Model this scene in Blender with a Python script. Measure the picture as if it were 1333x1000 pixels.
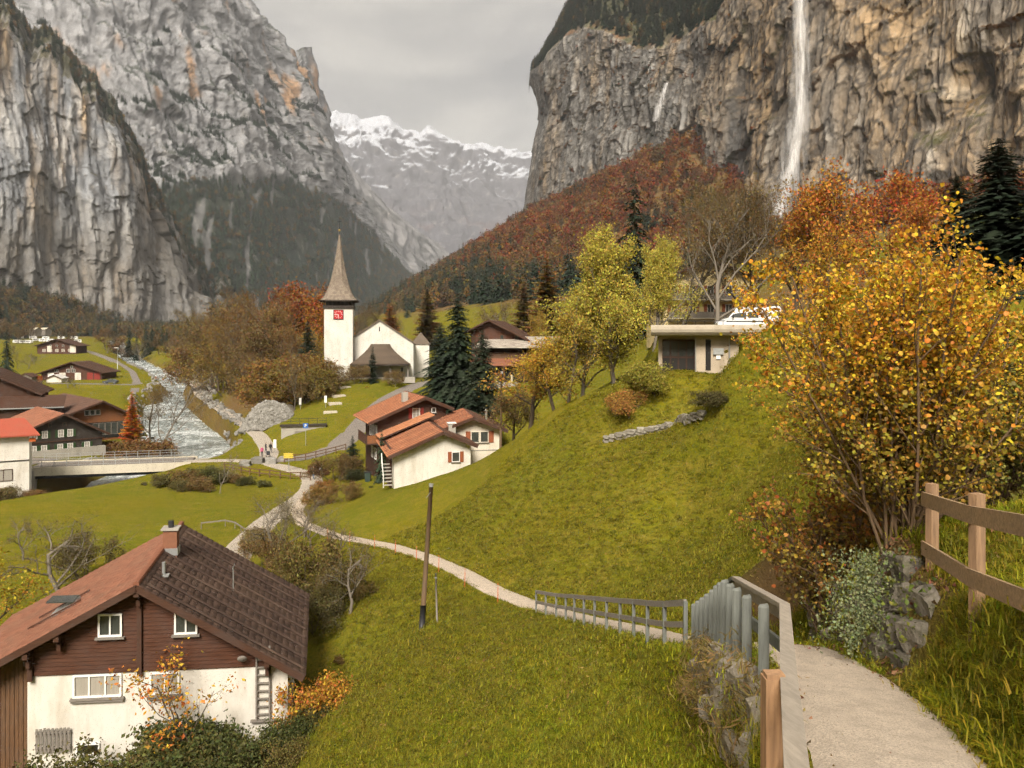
import bpy, math, random
import numpy as np
from mathutils import Vector, Matrix

# ---------------------------------------------------------------- scene, camera, sky, sun
for _o in list(bpy.data.objects):
    bpy.data.objects.remove(_o)
S = bpy.context.scene
COL = S.collection
EYE = 20.0                       # eye height above the valley datum
FPX, HOR, CXP = 1000.0, 440.0, 666.5

cam_d = bpy.data.cameras.new('camera')
cam = bpy.data.objects.new('camera', cam_d); COL.objects.link(cam)
cam.location = (0, 0, EYE); cam.rotation_euler = (math.radians(90), 0, 0)
cam_d.sensor_width = 36.0; cam_d.lens = 36.0 * FPX / 1333.0
cam_d.shift_y = -(500.0 - HOR) / 1333.0
cam_d.clip_start = 0.1; cam_d.clip_end = 40000
S.camera = cam

SUN_EL, SUN_AZ = 42.0, 190.0      # degrees; azimuth clockwise from +Y (view direction)
w = bpy.data.worlds.new("World"); S.world = w; w.use_nodes = True
nt = w.node_tree; nt.nodes.clear()
o_ = nt.nodes.new('ShaderNodeOutputWorld'); bg = nt.nodes.new('ShaderNodeBackground')
sky = nt.nodes.new('ShaderNodeTexSky'); sky.sky_type = 'NISHITA'; sky.sun_disc = False
sky.sun_elevation = math.radians(SUN_EL); sky.sun_rotation = math.radians(SUN_AZ)
sky.dust_density = 3.0
tc = nt.nodes.new('ShaderNodeTexCoord'); mp = nt.nodes.new('ShaderNodeMapping')
mp.inputs['Scale'].default_value = (1.0, 1.0, 2.6)
n1 = nt.nodes.new('ShaderNodeTexNoise'); n1.inputs['Scale'].default_value = 4.2
n1.inputs['Detail'].default_value = 4; n1.inputs['Roughness'].default_value = 0.52; n1.inputs['Distortion'].default_value = 0.35
rmp = nt.nodes.new('ShaderNodeValToRGB')
rmp.color_ramp.elements[0].position = 0.36; rmp.color_ramp.elements[0].color = (1.25, 1.12, 0.92, 1)
rmp.color_ramp.elements[1].position = 0.64; rmp.color_ramp.elements[1].color = (2.7, 2.44, 1.98, 1)
mx = nt.nodes.new('ShaderNodeMix'); mx.data_type = 'RGBA'; mx.inputs['Factor'].default_value = 0.88
L = nt.links.new
L(tc.outputs['Generated'], mp.inputs['Vector']); L(mp.outputs['Vector'], n1.inputs['Vector'])
L(n1.outputs['Fac'], rmp.inputs['Fac']); L(sky.outputs['Color'], mx.inputs['A']); L(rmp.outputs['Color'], mx.inputs['B'])
L(mx.outputs['Result'], bg.inputs['Color']); bg.inputs['Strength'].default_value = 0.06
L(bg.outputs['Background'], o_.inputs['Surface'])

sun_d = bpy.data.lights.new('sun', 'SUN'); sun_d.energy = 1.5; sun_d.angle = math.radians(22); sun_d.color = (1.0, 0.92, 0.80)
sun = bpy.data.objects.new('sun', sun_d); COL.objects.link(sun)
_el, _az = math.radians(SUN_EL), math.radians(SUN_AZ)
_v = Vector((math.sin(_az) * math.cos(_el), math.cos(_az) * math.cos(_el), math.sin(_el)))
sun.rotation_euler = (-_v).to_track_quat('-Z', 'Y').to_euler(); sun.location = (0, 0, 60)
S.view_settings.view_transform = 'Standard'; S.view_settings.look = 'None'
S.view_settings.exposure = 2.25; S.view_settings.gamma = 1.0; S.view_settings.use_curve_mapping = False
cy = S.cycles
cy.max_bounces = 3; cy.diffuse_bounces = 2; cy.glossy_bounces = 2; cy.transmission_bounces = 2
cy.transparent_max_bounces = 8; cy.volume_bounces = 0; cy.caustics_reflective = False; cy.caustics_refractive = False
cy.use_adaptive_sampling = True; cy.adaptive_threshold = 0.03; cy.adaptive_min_samples = 12
cy.use_denoising = True
try:
    cy.denoiser = 'OPENIMAGEDENOISE'; cy.denoising_input_passes = 'RGB_ALBEDO_NORMAL'; cy.denoising_prefilter = 'FAST'
except Exception:
    pass

# ---------------------------------------------------------------- helpers
def P(px, py, d):                 # a spot seen at (px, py) of the photograph, d metres ahead -> world point
    return np.array(((px - CXP) / FPX * d, d, EYE + (HOR - py) / FPX * d))
def X(px, d): return (px - CXP) / FPX * d
def Zp(py, d): return EYE + (HOR - py) / FPX * d
def sst(a, b, x):
    t = np.clip((np.asarray(x, float) - a) / (b - a), 0, 1); return t * t * (3 - 2 * t)

_rs = np.random.RandomState(7)
_perm = _rs.permutation(256); _perm = np.concatenate([_perm, _perm, _perm])
_grad = _rs.normal(size=(256, 3)); _grad /= np.linalg.norm(_grad, axis=1)[:, None]
_ang = _rs.rand(256) * 2 * math.pi; _g2x = np.cos(_ang); _g2y = np.sin(_ang)
def perlin(x, y, z=0.0):
    if np.ndim(z) == 0:                 # two-dimensional, cheaper
        x, y = np.broadcast_arrays(np.asarray(x, np.float64), np.asarray(y, np.float64)); zi = int(round(float(z) * 7)) & 255
        xi, yi = np.floor(x), np.floor(y); xf, yf = x - xi, y - yi; xi = xi.astype(np.int32) & 255; yi = yi.astype(np.int32) & 255
        u = xf ** 3 * (xf * (xf * 6 - 15) + 10); v = yf ** 3 * (yf * (yf * 6 - 15) + 10); r = 0
        for dx in (0, 1):
            pa = _perm[((xi + dx) & 255)]
            for dy in (0, 1):
                g = _perm[_perm[pa + ((yi + dy) & 255)] + zi]
                r = r + (u if dx else 1 - u) * (v if dy else 1 - v) * (_g2x[g] * (xf - dx) + _g2y[g] * (yf - dy))
        return r * 1.35
    x, y, z = np.broadcast_arrays(np.asarray(x, float), np.asarray(y, float), np.asarray(z, float))
    xi, yi, zi = np.floor(x), np.floor(y), np.floor(z)
    xf, yf, zf = x - xi, y - yi, z - zi
    xi = xi.astype(np.int64) & 255; yi = yi.astype(np.int64) & 255; zi = zi.astype(np.int64) & 255
    u = xf ** 3 * (xf * (xf * 6 - 15) + 10); v = yf ** 3 * (yf * (yf * 6 - 15) + 10); t = zf ** 3 * (zf * (zf * 6 - 15) + 10)
    r = 0
    for dx in (0, 1):
        wx = u if dx else 1 - u
        for dy in (0, 1):
            wy = v if dy else 1 - v
            for dz in (0, 1):
                wz = t if dz else 1 - t
                g = _grad[_perm[_perm[_perm[(xi + dx) & 255] + ((yi + dy) & 255)] + ((zi + dz) & 255)]]
                r = r + wx * wy * wz * (g[..., 0] * (xf - dx) + g[..., 1] * (yf - dy) + g[..., 2] * (zf - dz))
    return r * 1.5
def fbm(x, y, z=0.0, octv=5, gain=0.5, ridged=False):
    a, f, s, n = 1.0, 1.0, 0.0, 0.0
    for i in range(octv):
        p = perlin(x * f + 13.7 * i, y * f + 5.1 * i, z * f + 9.3 * i)
        s = s + a * ((1 - 2 * np.abs(p)) if ridged else p); n += a; a *= gain; f *= 2.03
    return s / n

def blocks(s_, z_, ws, wz, seed, warp=.9):
    """broken rock: warped rectangular blocks, each set forward or back by its own amount"""
    a = s_ / ws + warp * fbm(s_ / ws / 2.3, z_ / wz / 2.3, seed, 3); 
    zz = z_ / wz + warp * fbm(s_ / ws / 2.1 + 31, z_ / wz / 2.1, seed + 5, 3)
    j = np.floor(zz).astype(np.int64); a = a + ((j * 37) % 11) / 11.0; i = np.floor(a).astype(np.int64)
    h = _perm[(_perm[(i + seed * 17) & 255] + j * 7) & 255] / 255.0 - .5
    fa, fz = a - i, zz - j
    return h + .35 * (fa - .5) + .45 * (.5 - fz)
def mesh_np(name, V, F, smooth=False, attrs=None):
    """V (n,3); F an (m,k) array or a list of such arrays / lists of faces"""
    me = bpy.data.meshes.new(name)
    V = np.asarray(V, np.float32)
    me.vertices.add(len(V)); me.vertices.foreach_set('co', V.ravel())
    if isinstance(F, np.ndarray): F = [F]
    loops, starts, tot, k0 = [], [], [], 0
    for f in F:
        f = np.asarray(f, np.int32)
        if f.ndim == 1: f = f[None]
        if not len(f): continue
        m, k = f.shape
        loops.append(f.ravel()); starts.append(k0 + np.arange(m) * k); tot.append(np.full(m, k)); k0 += m * k
    loops = np.concatenate(loops); starts = np.concatenate(starts)
    me.loops.add(len(loops)); me.loops.foreach_set('vertex_index', loops.astype(np.int32))
    me.polygons.add(len(starts)); me.polygons.foreach_set('loop_start', starts.astype(np.int32))
    if smooth: me.polygons.foreach_set('use_smooth', np.ones(len(starts), bool))
    for k, a in (attrs or {}).items():
        a = np.asarray(a, np.float32)
        if a.ndim == 1:
            at = me.attributes.new(k, 'FLOAT', 'POINT'); at.data.foreach_set('value', a)
        else:
            at = me.attributes.new(k, 'FLOAT_VECTOR', 'POINT'); at.data.foreach_set('vector', a.ravel())
    me.update(calc_edges=True)
    return me
def link(name, me, mat=None, parent=None, label=None, cat=None, group=None, kind=None):
    o = bpy.data.objects.new(name, me); COL.objects.link(o)
    if mat is not None and me is not None:
        mats = mat if isinstance(mat, (list, tuple)) else [mat]
        if len(me.materials) == 0:
            for m in mats: me.materials.append(m)
    if parent is not None: o.parent = parent
    tag(o, label, cat, group, kind)
    return o
def tag(o, label=None, cat=None, group=None, kind=None):
    if label: o['label'] = label
    if cat: o['category'] = cat
    if group: o['group'] = group
    if kind: o['kind'] = kind
    return o
def thing(name, label, cat, loc=(0, 0, 0), rotz=0.0, group=None):
    o = bpy.data.objects.new(name, None); COL.objects.link(o)
    o.empty_display_size = 0.3
    o.location = tuple(float(c) for c in loc); o.rotation_euler = (0, 0, rotz)
    return tag(o, label, cat, group)
def dup(o, loc, rotz=0.0, scale=1.0, label=None, group=None, tint=None):
    r = o.copy(); COL.objects.link(r)
    r.location = tuple(float(c) for c in loc); r.rotation_euler = (0, 0, rotz)
    r.scale = (scale,) * 3 if np.isscalar(scale) else scale
    if label: r['label'] = label
    if group: r['group'] = group
    for ch in o.children:
        c = ch.copy(); COL.objects.link(c); c.parent = r
        if tint is not None and 'tint' in c: c['tint'] = tuple(tint)
        for g in ch.children:
            q = g.copy(); COL.objects.link(q); q.parent = c
    return r

class MB:
    """collects simple solids, then becomes one mesh object"""
    def __init__(s): s.v = []; s.f = []
    def add(s, vs, fs):
        b = len(s.v); s.v += [tuple(map(float, p)) for p in vs]; s.f += [[i + b for i in q] for q in fs]; return s
    def box(s, c, h, ax=None, jit=None):
        c = np.asarray(c, float); h = np.asarray(h, float) / 2
        A = np.eye(3) if ax is None else np.asarray(ax, float)
        vs = []
        for i in (-1, 1):
            for j in (-1, 1):
                for k in (-1, 1): vs.append(c + A[0] * i * h[0] + A[1] * j * h[1] + A[2] * k * h[2])
        return s.add(vs, [(0, 1, 3, 2), (4, 6, 7, 5), (0, 4, 5, 1), (2, 3, 7, 6), (0, 2, 6, 4), (1, 5, 7, 3)])
    def beam(s, a, b, w_, h_, up=(0, 0, 1)):
        a = np.asarray(a, float); b = np.asarray(b, float); d = b - a; l = np.linalg.norm(d); d = d / l
        u = np.asarray(up, float); r = np.cross(d, u)
        if np.linalg.norm(r) < 1e-5: r = np.cross(d, (1, 0, 0))
        r /= np.linalg.norm(r); u = np.cross(r, d)
        return s.box((a + b) / 2, (w_, l, h_), (r, d, u))
    def prism(s, poly, a, b):          # poly: list of 3D points, extruded by vector b-a
        n = len(poly); e = np.asarray(b, float) - np.asarray(a, float)
        vs = [np.asarray(p, float) for p in poly] + [np.asarray(p, float) + e for p in poly]
        return s.add(vs, [tuple(range(n - 1, -1, -1)), tuple(range(n, 2 * n))] + [(i, (i + 1) % n, n + (i + 1) % n, n + i) for i in range(n)])
    def tube(s, pts, rad, n=8, cap=True):
        pts = [np.asarray(p, float) for p in pts]; rad = [rad] * len(pts) if np.isscalar(rad) else rad
        b = len(s.v); m = len(pts)
        for i, p in enumerate(pts):
            d = pts[min(i + 1, m - 1)] - pts[max(i - 1, 0)]; d = d / (np.linalg.norm(d) + 1e-9)
            r = np.cross(d, (0, 0, 1) if abs(d[2]) < .95 else (1, 0, 0)); r /= np.linalg.norm(r); u = np.cross(r, d)
            for k in range(n):
                t = 2 * math.pi * k / n; s.v.append(tuple(p + rad[i] * (math.cos(t) * r + math.sin(t) * u)))
        for i in range(m - 1):
            for k in range(n):
                s.f.append([b + i * n + k, b + i * n + (k + 1) % n, b + (i + 1) * n + (k + 1) % n, b + (i + 1) * n + k])
        if cap:
            s.f.append([b + k for k in range(n)]); s.f.append([b + (m - 1) * n + n - 1 - k for k in range(n)])
        return s
    def lathe(s, prof, c=(0, 0, 0), n=16, sq=None):
        b = len(s.v); m = len(prof)
        for r, z in prof:
            for k in range(n):
                t = 2 * math.pi * (k + .5) / n; s.v.append((c[0] + r * math.cos(t), c[1] + r * math.sin(t), c[2] + z))
        for i in range(m - 1):
            for k in range(n):
                s.f.append([b + i * n + k, b + i * n + (k + 1) % n, b + (i + 1) * n + (k + 1) % n, b + (i + 1) * n + k])
        return s
    def build(s, name, mat, parent=None, smooth=False, shear=None, **kw):
        me = bpy.data.meshes.new(name)
        v = s.v if shear is None else [(x + shear * y, y, z) for x, y, z in s.v]
        me.from_pydata(v, [], s.f)
        if smooth: me.polygons.foreach_set('use_smooth', np.ones(len(s.f), bool))
        me.update()
        return link(name, me, mat, parent, **kw)

# ---------------------------------------------------------------- materials
MATS = {}
class N:
    """small node-tree writer"""
    def __init__(s, name):
        s.m = bpy.data.materials.new(name); s.m.use_nodes = True; s.t = s.m.node_tree; s.t.nodes.clear()
        s.out = s.n('ShaderNodeOutputMaterial'); s.co = None
    def n(s, t, **kw):
        k = s.t.nodes.new(t)
        for a, b in kw.items(): setattr(k, a, b)
        return k
    def l(s, a, b): s.t.links.new(a, b)
    def setin(s, sock, v):
        if hasattr(v, 'is_output'): s.l(v, sock)
        else:
            if sock.type == 'RGBA' and len(v) == 3: v = tuple(v) + (1,)
            sock.default_value = v
    def coord(s, scale=(1, 1, 1), rot=(0, 0, 0), kind='Object'):
        if s.co is None: s.co = s.n('ShaderNodeTexCoord')
        if tuple(scale) == (1, 1, 1) and tuple(rot) == (0, 0, 0): return s.co.outputs[kind]
        m = s.n('ShaderNodeMapping'); m.inputs['Scale'].default_value = scale; m.inputs['Rotation'].default_value = rot
        s.l(s.co.outputs[kind], m.inputs['Vector']); return m.outputs['Vector']
    def noise(s, sc, det=4, rough=0.55, scale=(1, 1, 1), dist=0.0, rot=(0, 0, 0), kind='Object'):
        k = s.n('ShaderNodeTexNoise'); s.l(s.coord(scale, rot, kind), k.inputs['Vector'])
        k.inputs['Scale'].default_value = sc; k.inputs['Detail'].default_value = det; k.inputs['Roughness'].default_value = rough
        k.inputs['Distortion'].default_value = dist
        return k.outputs['Fac']
    def voro(s, sc, scale=(1, 1, 1), feat='F1', out='Distance'):
        k = s.n('ShaderNodeTexVoronoi'); k.feature = feat; s.l(s.coord(scale), k.inputs['Vector']); k.inputs['Scale'].default_value = sc
        return k.outputs[out]
    def ramp(s, fac, stops):
        r = s.n('ShaderNodeValToRGB'); e = r.color_ramp.elements
        while len(e) < len(stops): e.new(0.5)
        for i, (p, c) in enumerate(stops):
            c = (c, c, c) if np.isscalar(c) else c
            e[i].position = p; e[i].color = tuple(c) + (1,)
        s.setin(r.inputs['Fac'], fac); return r.outputs['Color']
    def mix(s, f, a, b, blend='MIX'):
        k = s.n('ShaderNodeMix', data_type='RGBA', blend_type=blend)
        s.setin(k.inputs['Factor'], f); s.setin(k.inputs['A'], a); s.setin(k.inputs['B'], b); return k.outputs['Result']
    def math(s, op, a, b=0.0, clamp=False):
        k = s.n('ShaderNodeMath', operation=op, use_clamp=clamp); s.setin(k.inputs[0], a); s.setin(k.inputs[1], b); return k.outputs[0]
    def attr(s, name, typ='GEOMETRY', out='Fac'):
        k = s.n('ShaderNodeAttribute'); k.attribute_name = name; k.attribute_type = typ; return k.outputs[out]
    def normz(s):
        g = s.n('ShaderNodeNewGeometry'); x = s.n('ShaderNodeSeparateXYZ'); s.l(g.outputs['Normal'], x.inputs[0]); return x.outputs['Z']
    def posz(s):
        g = s.n('ShaderNodeNewGeometry'); x = s.n('ShaderNodeSeparateXYZ'); s.l(g.outputs['Position'], x.inputs[0]); return x.outputs['Z']
    def bump(s, h, st=0.4, dist=0.02, normal=None):
        b = s.n('ShaderNodeBump'); b.inputs['Strength'].default_value = st; b.inputs['Distance'].default_value = dist
        s.l(h, b.inputs['Height'])
        if normal is not None: s.l(normal, b.inputs['Normal'])
        return b.outputs['Normal']
    def done(s, col, rough=0.8, bump=None, metal=0.0, spec=0.3, transl=None):
        b = s.n('ShaderNodeBsdfPrincipled'); s.setin(b.inputs['Base Color'], col); s.setin(b.inputs['Roughness'], rough)
        b.inputs['Metallic'].default_value = metal; b.inputs['Specular IOR Level'].default_value = spec
        if bump is not None: s.l(bump, b.inputs['Normal'])
        o = b.outputs[0]
        if transl:
            t = s.n('ShaderNodeBsdfTranslucent'); s.setin(t.inputs['Color'], col)
            m = s.n('ShaderNodeMixShader'); m.inputs[0].default_value = transl; s.l(o, m.inputs[1]); s.l(t.outputs[0], m.inputs[2]); o = m.outputs[0]
        s.l(o, s.out.inputs['Surface']); return s.m

def simple(name, col, rough=0.8, var=0.25, sc=3.0, bump=0.15, bd=0.01, metal=0.0, spec=0.3, scale=(1, 1, 1), dirt=None):
    """plain weathered surface: base colour with two noises and a fine relief"""
    if name in MATS: return MATS[name]
    k = N(name); a = k.noise(sc, 5, 0.6, scale); b = k.noise(sc * 7, 3, 0.6, scale)
    c0 = tuple(c * (1 - var) for c in col); c1 = tuple(min(1, c * (1 + var)) for c in col)
    c = k.mix(a, c0, c1); c = k.mix(k.math('MULTIPLY', b, 0.5), c, c0)
    if dirt is not None:
        dn = k.noise(sc * .6, 6, 0.7, (1, 1, 0.35)); c = k.mix(k.ramp(dn, [(0.5, 0), (0.75, 0.7)]), c, dirt)
    MATS[name] = k.done(c, rough, k.bump(b, bump, bd) if bump else None, metal, spec); return MATS[name]

def wood(name, col, sc=1.0, axis='z', var=0.35, rough=0.8):
    if name in MATS: return MATS[name]
    k = N(name); st = {'x': (1.2, 14, 14), 'y': (14, 1.2, 14), 'z': (14, 14, 1.2)}[axis]
    a = k.noise(2.2 * sc, 6, 0.6, st, 0.6); b = k.noise(1.3 * sc, 4, 0.6)
    c = k.mix(k.ramp(a, [(0.3, 0), (0.7, 1)]), tuple(v * (1 - var) for v in col), tuple(min(1, v * (1 + var)) for v in col))
    c = k.mix(k.ramp(b, [(0.4, 0), (0.75, 0.45)]), c, tuple(v * .55 + .05 for v in col))
    MATS[name] = k.done(c, rough, k.bump(a, 0.4, 0.006)); return MATS[name]

def leafmat(name='leaf', transl=0.3, hue=0.05, val=0.55, rough=0.6):
    """foliage: the tree's own tint (object or instance), varied leaf by leaf"""
    if name in MATS: return MATS[name]
    k = N(name); t = k.attr('tint', 'INSTANCER', 'Color'); r = k.attr('rnd'); r2 = k.attr('rnd2')
    h = k.n('ShaderNodeHueSaturation')
    k.l(k.math('ADD', k.math('MULTIPLY', k.math('SUBTRACT', r, 0.5), 2 * hue), 0.5), h.inputs['Hue'])
    k.l(k.math('ADD', k.math('MULTIPLY', k.math('SUBTRACT', r2, 0.5), 2 * val), 1.0), h.inputs['Value'])
    k.l(t, h.inputs['Color'])
    MATS[name] = k.done(h.outputs['Color'], rough, None, 0, 0.25, transl); return MATS[name]

# ---------------------------------------------------------------- the lie of the land
def arr(l): return np.array(l, float)
# centre lines (x, y, z relative to the eye)
PATH = arr([(-2.6, -8, -0.2), (-1.0, -4.5, -0.8), (0.9, 0, -1.7), (2.0, 3, -2.4), (2.8, 5.5, -3.05), (3.55, 8, -3.7), (4.05, 11, -4.45), (4.36, 13.5, -5.4), (4.38, 15.5, -6.25),
            (4.15, 18, -7.15), (3.95, 21, -8.1), (3.55, 24, -9.05), (2.72, 30, -10.95), (1.26, 36, -12.65), (-.84, 40, -13.2), (-2.94, 44.5, -13.55),
            (-5.55, 50, -14.25), (-8.7, 56, -15.2), (-14.8, 64, -16.45), (-19.5, 72, -17.4), (-23, 82, -18.3), (-24.5, 92, -18.7)])
def pp(px, d, z): return (X(px, d), d, z)
def rz(y): return -21.6 + 0.032 * (np.asarray(y, float) - 110)            # river surface
def vz(y): y = np.asarray(y, float); return np.where(y < 110, -18.5, -18.5 + 0.032 * (np.minimum(y, 1100) - 110))   # valley floor
LANE = arr([pp(290, 58, -18.0), pp(312, 66, -18.1), pp(345, 76, -18.3), pp(385, 87, -18.6), (-24.5, 92, -18.7), pp(408, 97, -18.5), pp(404, 103, -18.3), pp(370, 108, -18.2), pp(345, 112, -18.1), pp(300, 113, -18.0), pp(240, 112, -18.0)])
ROAD = arr([pp(350, 113, -18.1), pp(390, 114, -17.9), pp(435, 118, -17.1), pp(462, 127, -15.6), pp(482, 139, -13.9), pp(502, 150, -12.2), pp(526, 160, -10.9), pp(548, 168, -9.9), pp(600, 176, -8.9), pp(640, 190, -8)])
FORE = arr([pp(60, 111, -18.0), pp(20, 112, -18.0), pp(-60, 114, -18.0)])
RIVERWALK = arr([pp(345, 112, -18.1), pp(352, 120, -17.9), pp(340, 134, -17.3), pp(318, 150, -16.6), pp(290, 170, -15.9), pp(262, 200, -15), pp(252, 240, -13.8), pp(258, 290, -12.2), pp(262, 330, -11)])
FARROAD = arr([pp(175, 215, -15.2), pp(178, 250, -14), pp(172, 290, -12.7), pp(158, 330, -11.4), pp(140, 380, -9.9), pp(118, 440, -8), pp(90, 520, -5.4)])
PARK = arr([pp(70, 238, -14.1), pp(110, 237, -14.1), pp(150, 235, -14.2), pp(178, 236, -14.4)])
TOPROAD = arr([(16.5, 67, 0.5), (22, 69, 0.7), (30, 68, 1.0), (40, 66, 1.6)])
RIVER = arr([(X(p, d), d, 0) for p, d in ((-160, 84), (-60, 92), (60, 100), (140, 108), (205, 120), (250, 138), (246, 158), (226, 182), (224, 206), (236, 235), (240, 262), (228, 292), (208, 325), (186, 360), (172, 420), (160, 520), (150, 700))])
def poly_near(x, y, line, z=None):
    """distance, signed side (+ = right of travel), height along the line, for many points"""
    best = np.full(x.shape, 1e9); sd = np.zeros(x.shape); hz = np.zeros(x.shape); ln = np.zeros(x.shape); acc = 0
    for i in range(len(line) - 1):
        a, b = line[i], line[i + 1]; d = b[:2] - a[:2]; l2 = d @ d
        t = np.clip(((x - a[0]) * d[0] + (y - a[1]) * d[1]) / l2, 0, 1)
        qx, qy = a[0] + t * d[0], a[1] + t * d[1]; r = np.hypot(x - qx, y - qy); m = r < best
        best[m] = r[m]; hz[m] = (a[2] + t * (b[2] - a[2]))[m]
        sd[m] = ((x - qx) * d[1] - (y - qy) * d[0])[m]; ln[m] = (acc + t * math.sqrt(l2))[m]; acc += math.sqrt(l2)
    return best, np.sign(sd), hz, ln
def xfoot(y): return -50 - 0.26 * (y - 200)
def left_in(x, y): return -(x + 150 + 0.45 * np.minimum(y, 620))          # how far inside the slope under the far cliffs
def far_z(x, y):
    base = vz(y); s = x - xfoot(y)
    g = 0.21 + (0.60 - 0.21) * sst(470, 720, y)
    up = 0.30 * np.clip(s, 0, 80) + g * np.clip(s - 80, 0, 400)
    sl = left_in(x, y)
    up2 = np.clip(sl, 0, 2000) * 0.48 * sst(0, 60, sl)
    bumpy = fbm(x / 60, y / 60, 0, 4) * (1.0 + 3.0 * sst(0, 120, s) + 3 * sst(0, 120, sl))
    return base + up + up2 + bumpy * sst(10, 80, s) + bumpy * sst(10, 80, sl) + fbm(x / 35 + 9, y / 35, 0, 3) * 0.8
CTRL = [tuple(p) for p in PATH]
for ln_ in (LANE, ROAD, RIVERWALK[:5], TOPROAD): CTRL += [tuple(p) for p in ln_]
def C(px, py, d): CTRL.append((X(px, d), d, (HOR - py) / FPX * d))
for a in ((850, 770, 31), (800, 700, 40), (900, 650, 40.5), (900, 566, 49), (700, 690, 46), (600, 650, 60), (960, 655, 37), (1000, 742, 24), (1030, 800, 16.5),
          (520, 640, 70), (610, 607, 69), (655, 582, 66), (720, 533, 62), (800, 502, 58), (800, 500, 63), (830, 492, 58), (870, 488, 54), (860, 562, 48),
          (519, 637, 79), (607, 616, 81), (655, 612, 84), (480, 625, 88), (560, 600, 96), (590, 540, 110), (640, 545, 100), (620, 512, 118), (700, 560, 88), (720, 500, 115), (780, 520, 75), (760, 470, 130),
          (940, 487, 55), (1000, 480, 55), (1100, 440, 60), (1200, 430, 60), (1100, 500, 35), (1250, 520, 30), (1000, 620, 36), (1060, 660, 25),
          (1130, 694, 10.5), (1213, 752, 9.6), (1275, 800, 7.7), (1333, 800, 6.2), (1333, 645, 14), (1230, 690, 11.5), (1100, 640, 18), (1200, 610, 18), (1250, 600, 24),
          (500, 900, 28), (666, 896, 22), (500, 1000, 22.5), (400, 1000, 27), (370, 940, 36.5), (780, 1000, 15), (860, 960, 12), (850, 900, 15), (600, 800, 34), (480, 800, 42), (430, 760, 50), (380, 730, 60),
          (200, 985, 33.5), (30, 1000, 32), (-200, 1000, 33), (226, 870, 43), (60, 860, 44), (-150, 870, 43), (150, 760, 57), (250, 692, 73), (100, 692, 73), (0, 722, 66), (330, 652, 87), (200, 660, 84), (80, 667, 81), (-120, 690, 74), (-400, 700, 72),
          (495, 492, 168), (430, 494, 172), (560, 492, 180), (460, 508, 155), (430, 520, 148), (410, 548, 132), (390, 540, 142), (360, 530, 158), (330, 505, 185), (300, 500, 200), (380, 500, 190), (530, 488, 195),
          (40, 612, 107), (40, 597, 119), (100, 597, 120), (160, 590, 124), (170, 570, 145), (60, 560, 150), (-100, 600, 118), (-150, 570, 150)):
    C(*a)
CTRL += [(1.8, 8.6, -4.75), (1.0, 6.5, -4.1), (0, 4.0, -3.2), (-3, 0, -3.4), (-8, 6, -8.5), (-9, -8, -6), (3.2, 2.5, -1.35), (4.0, 5.3, -2.2), (2.3, -1, -.7), (5, 0, .6), (6.5, 5, -1.2), (4.95, 8.3, -2.85),
         (9, 9, -1.6), (14, 12, 0), (0, -20, 3), (-14, -20, -6), (-30, 0, -16), (-40, 20, -18.5), (-60, 40, -18.5), (-22, 14, -17), (-12, 14, -13.5), (20, 20, 1.5), (30, 40, 3), (12, 42, -1.6), (18, 50, 0.2), (14, 30, -3.0)]
for yy in (-20, 30, 80, 130, 180, 230): CTRL += [(-150, yy, float(vz(yy))), (60, yy, 8.0 if yy < 100 else float(far_z(np.array([60.]), np.array([float(yy)]))[0])), (110, yy, 18.0 if yy < 100 else float(far_z(np.array([110.]), np.array([float(yy)]))[0]))]
for xx in (-80, -50, -20, 10, 35): CTRL.append((xx, 235.0, float(far_z(np.array([float(xx)]), np.array([235.]))[0])))
CTRL = arr(CTRL)
def _phi(r2): return np.where(r2 > 0, 0.5 * r2 * np.log(np.maximum(r2, 1e-12)), 0.0)
_sc = 50.0
_cx = CTRL[:, :2] / _sc; _n = len(_cx)
_K = _phi(((_cx[:, None] - _cx[None]) ** 2).sum(-1)) + np.eye(_n) * 4e-4
_A = np.zeros((_n + 3, _n + 3)); _A[:_n, :_n] = _K; _A[:_n, _n] = 1; _A[:_n, _n + 1:] = _cx; _A[_n:, :_n] = _A[:_n, _n:].T
_W = np.linalg.solve(_A, np.concatenate([CTRL[:, 2], np.zeros(3)]))
def tps(x, y):
    sh = x.shape; q = np.stack([x.ravel(), y.ravel()], 1) / _sc; out = np.empty(len(q))
    for i in range(0, len(q), 20000):
        b = q[i:i + 20000]
        out[i:i + 20000] = _phi(((b[:, None] - _cx[None]) ** 2).sum(-1)) @ _W[:_n] + _W[_n] + b @ _W[_n + 1:]
    return out.reshape(sh)
LINES = [(PATH, 0.72, 0.55), (LANE, 1.6, 1.2), (ROAD, 2.3, 1.5), (FORE, 4.0, 2.0), (RIVERWALK, 1.5, 1.2), (FARROAD, 4.0, 5.0), (PARK, 6.0, 5.0), (TOPROAD, 3.2, 2.0)]
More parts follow.
